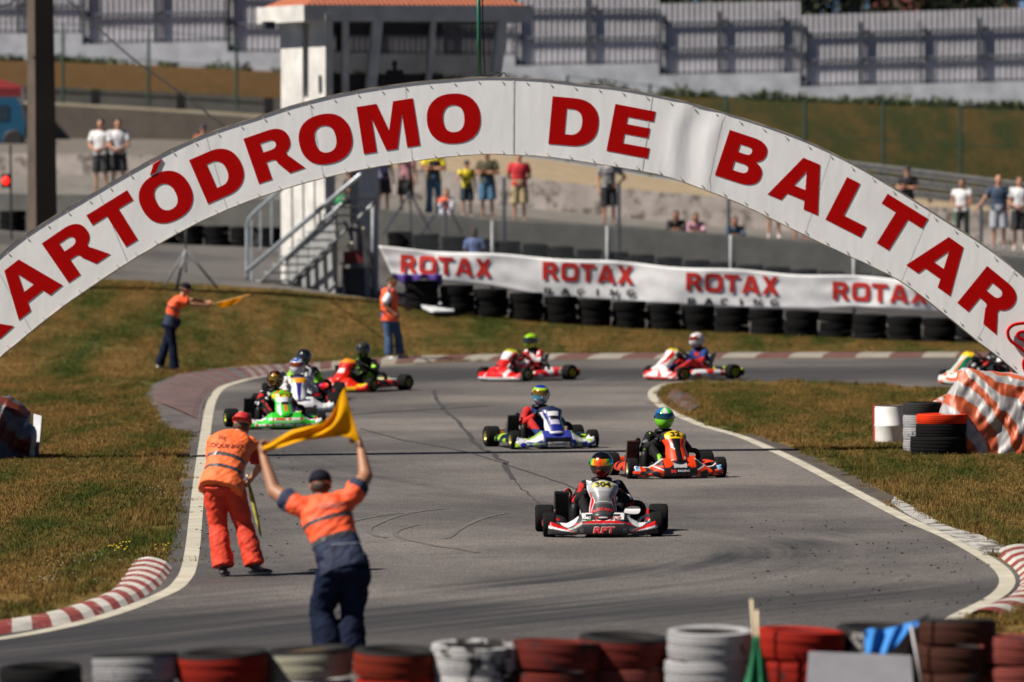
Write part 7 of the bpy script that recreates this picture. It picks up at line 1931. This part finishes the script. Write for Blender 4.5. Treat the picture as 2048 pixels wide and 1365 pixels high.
stand('boy in white t-shirt and black shorts standing nearer the arch at the left', 237, 384, 168.7, 1.83, 5, [('shoes', SHB), shorts(BK, 1.0), ('shirt', WH, dict(upto=.7))], arms='front')
stand('spectator in dark cap seen head only above the arch edge', 408, 378, 178, 1.70, 0, [('shoes', SHB), tr_(BK), ('shirt', C('rust', (.35, .10, .05)))], hat=(NC2, 'front'))
# strap
# child sitting on the wall edge, three leaning on the wall
def lean(label, px, y, d, shirt, hair, dress=None):
    P = pose(pelvis=(0, -.30, .62), chest=(0, -.10, .90), neck=(0, .03, 1.07), head=(0, .10, 1.21), shl=(-.18, 0, 1.02), shr=(.18, 0, 1.02), ell=(-.22, .22, .84), elr=(.22, .22, .84), wrl=(-.03, .34, .86), wrr=(.03, .36, .84),
             hil=(-.09, -.30, .60), hir=(.09, -.30, .60), knl=(-.12, -.10, .32), knr=(.12, -.10, .32), anl=(-.12, -.35, .09), anr=(.12, -.35, .09), look=(0, 1, -.1), palml=(0, 0, -1), palmr=(0, 0, -1))
    p = at(px, y, d); p.z -= .80
    person(label, p, face_cam(), P, [('shoes', SHB), tr_(BK), ('shirt', shirt, dict(upto=1.4))], SKIN2, .018, 1.0, 'spectators leaning on the wall', 1.0, hair)
wz = lambda px: pxof(line_at(F3, px))[1]
lean('spectator with long dark hair and black shirt leaning on the wall', 1352, 462, 167.6, BK, (HAIRB, 'long'))
lean('spectator in pink checked shirt leaning on the wall beside the dark haired one', 1391, 466, 167.6, [C('pinkcheck', (.45, .24, .30)), C('pinkdark', (.20, .10, .14))], (HAIRM, 'long'))
lean('spectator in navy top leaning alone on the wall beside a post', 1470, 474, 167.6, NVS, (HAIRM, 'long'))
cp_ = at(893, 436, 168.0)
Pc = pose(pelvis=(0, 0, .12), chest=(0, .0, .38), neck=(0, .02, .54), head=(0, .03, .68), shl=(-.15, 0, .50), shr=(.15, 0, .50), ell=(-.2, .1, .32), elr=(.2, .1, .32), wrl=(-.08, .22, .25), wrr=(.08, .22, .25),
          hil=(-.08, .02, .12), hir=(.08, .02, .12), knl=(-.16, .28, .34), knr=(.16, .28, .34), anl=(-.1, .32, .08), anr=(.1, .32, .08))
person('small child in orange and white top sitting on the terrace edge', cp_, face_cam(), Pc, [('shoes', SHW), ('trousers', C('childtrousers', (.5, .5, .6)), dict(inf=.012)), ('shirt', [C('childorange', (.65, .12, .05)), WH], dict(fn=lambda c: 1 if c.x < -.06 else 0))], SKIN, .018, .95, 'spectators on the terrace', .9, (HAIRM, 'long'))
bp_ = at(950, 548, 160.5)
Ps = pose(look=(0, -1, 0))
person('person with curly dark hair in blue shirt seen from behind above the banner', at(950, 585, 160), 0, pose(), [('shoes', SHB), tr_(BK), ('shirt', C('blueshirt', (.14, .20, .42)), dict(upto=.9))], SKIN2, .018, .92, None, 1.0, (HAIRM, 'long'))
person('person in black shirt crouching behind the tower stair', at(700, 412, 167.9), face_cam(60), Pc, [('shoes', SHB), tr_(BK), ('shirt', BK)], SKIN2, .018, 1.2, None, 1.0, (HAIRB, 'short'))
tag(MB().ell((0, 0, .16), (.16, .12, .17)).build('bag', M('bag_green', (.0, .25, .06), .6), None, True, loc=at(682, 415, 167.8)), 'green bag beside the crouching person behind the stair', 'bag')
# dark figures inside the tower cabin
cabz = TB.z + fl0.z + .0
for px, top, lab, d in ((790, 118, 'dark figure standing inside the tower cabin behind the window', 1.5), (714, 150, 'dark figure seated at the left inside the tower cabin', 1.2)):
    q = tl(px, 235, d); wpos = TB + ex * q.x + ey * q.y; wpos.z = TB.z + fl0.z - .02
    hgt = (at(px, top, DT).z - wpos.z)
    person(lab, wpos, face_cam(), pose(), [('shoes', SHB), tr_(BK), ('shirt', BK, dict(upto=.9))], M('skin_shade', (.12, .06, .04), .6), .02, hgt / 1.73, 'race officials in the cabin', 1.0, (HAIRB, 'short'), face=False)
finish_figures()
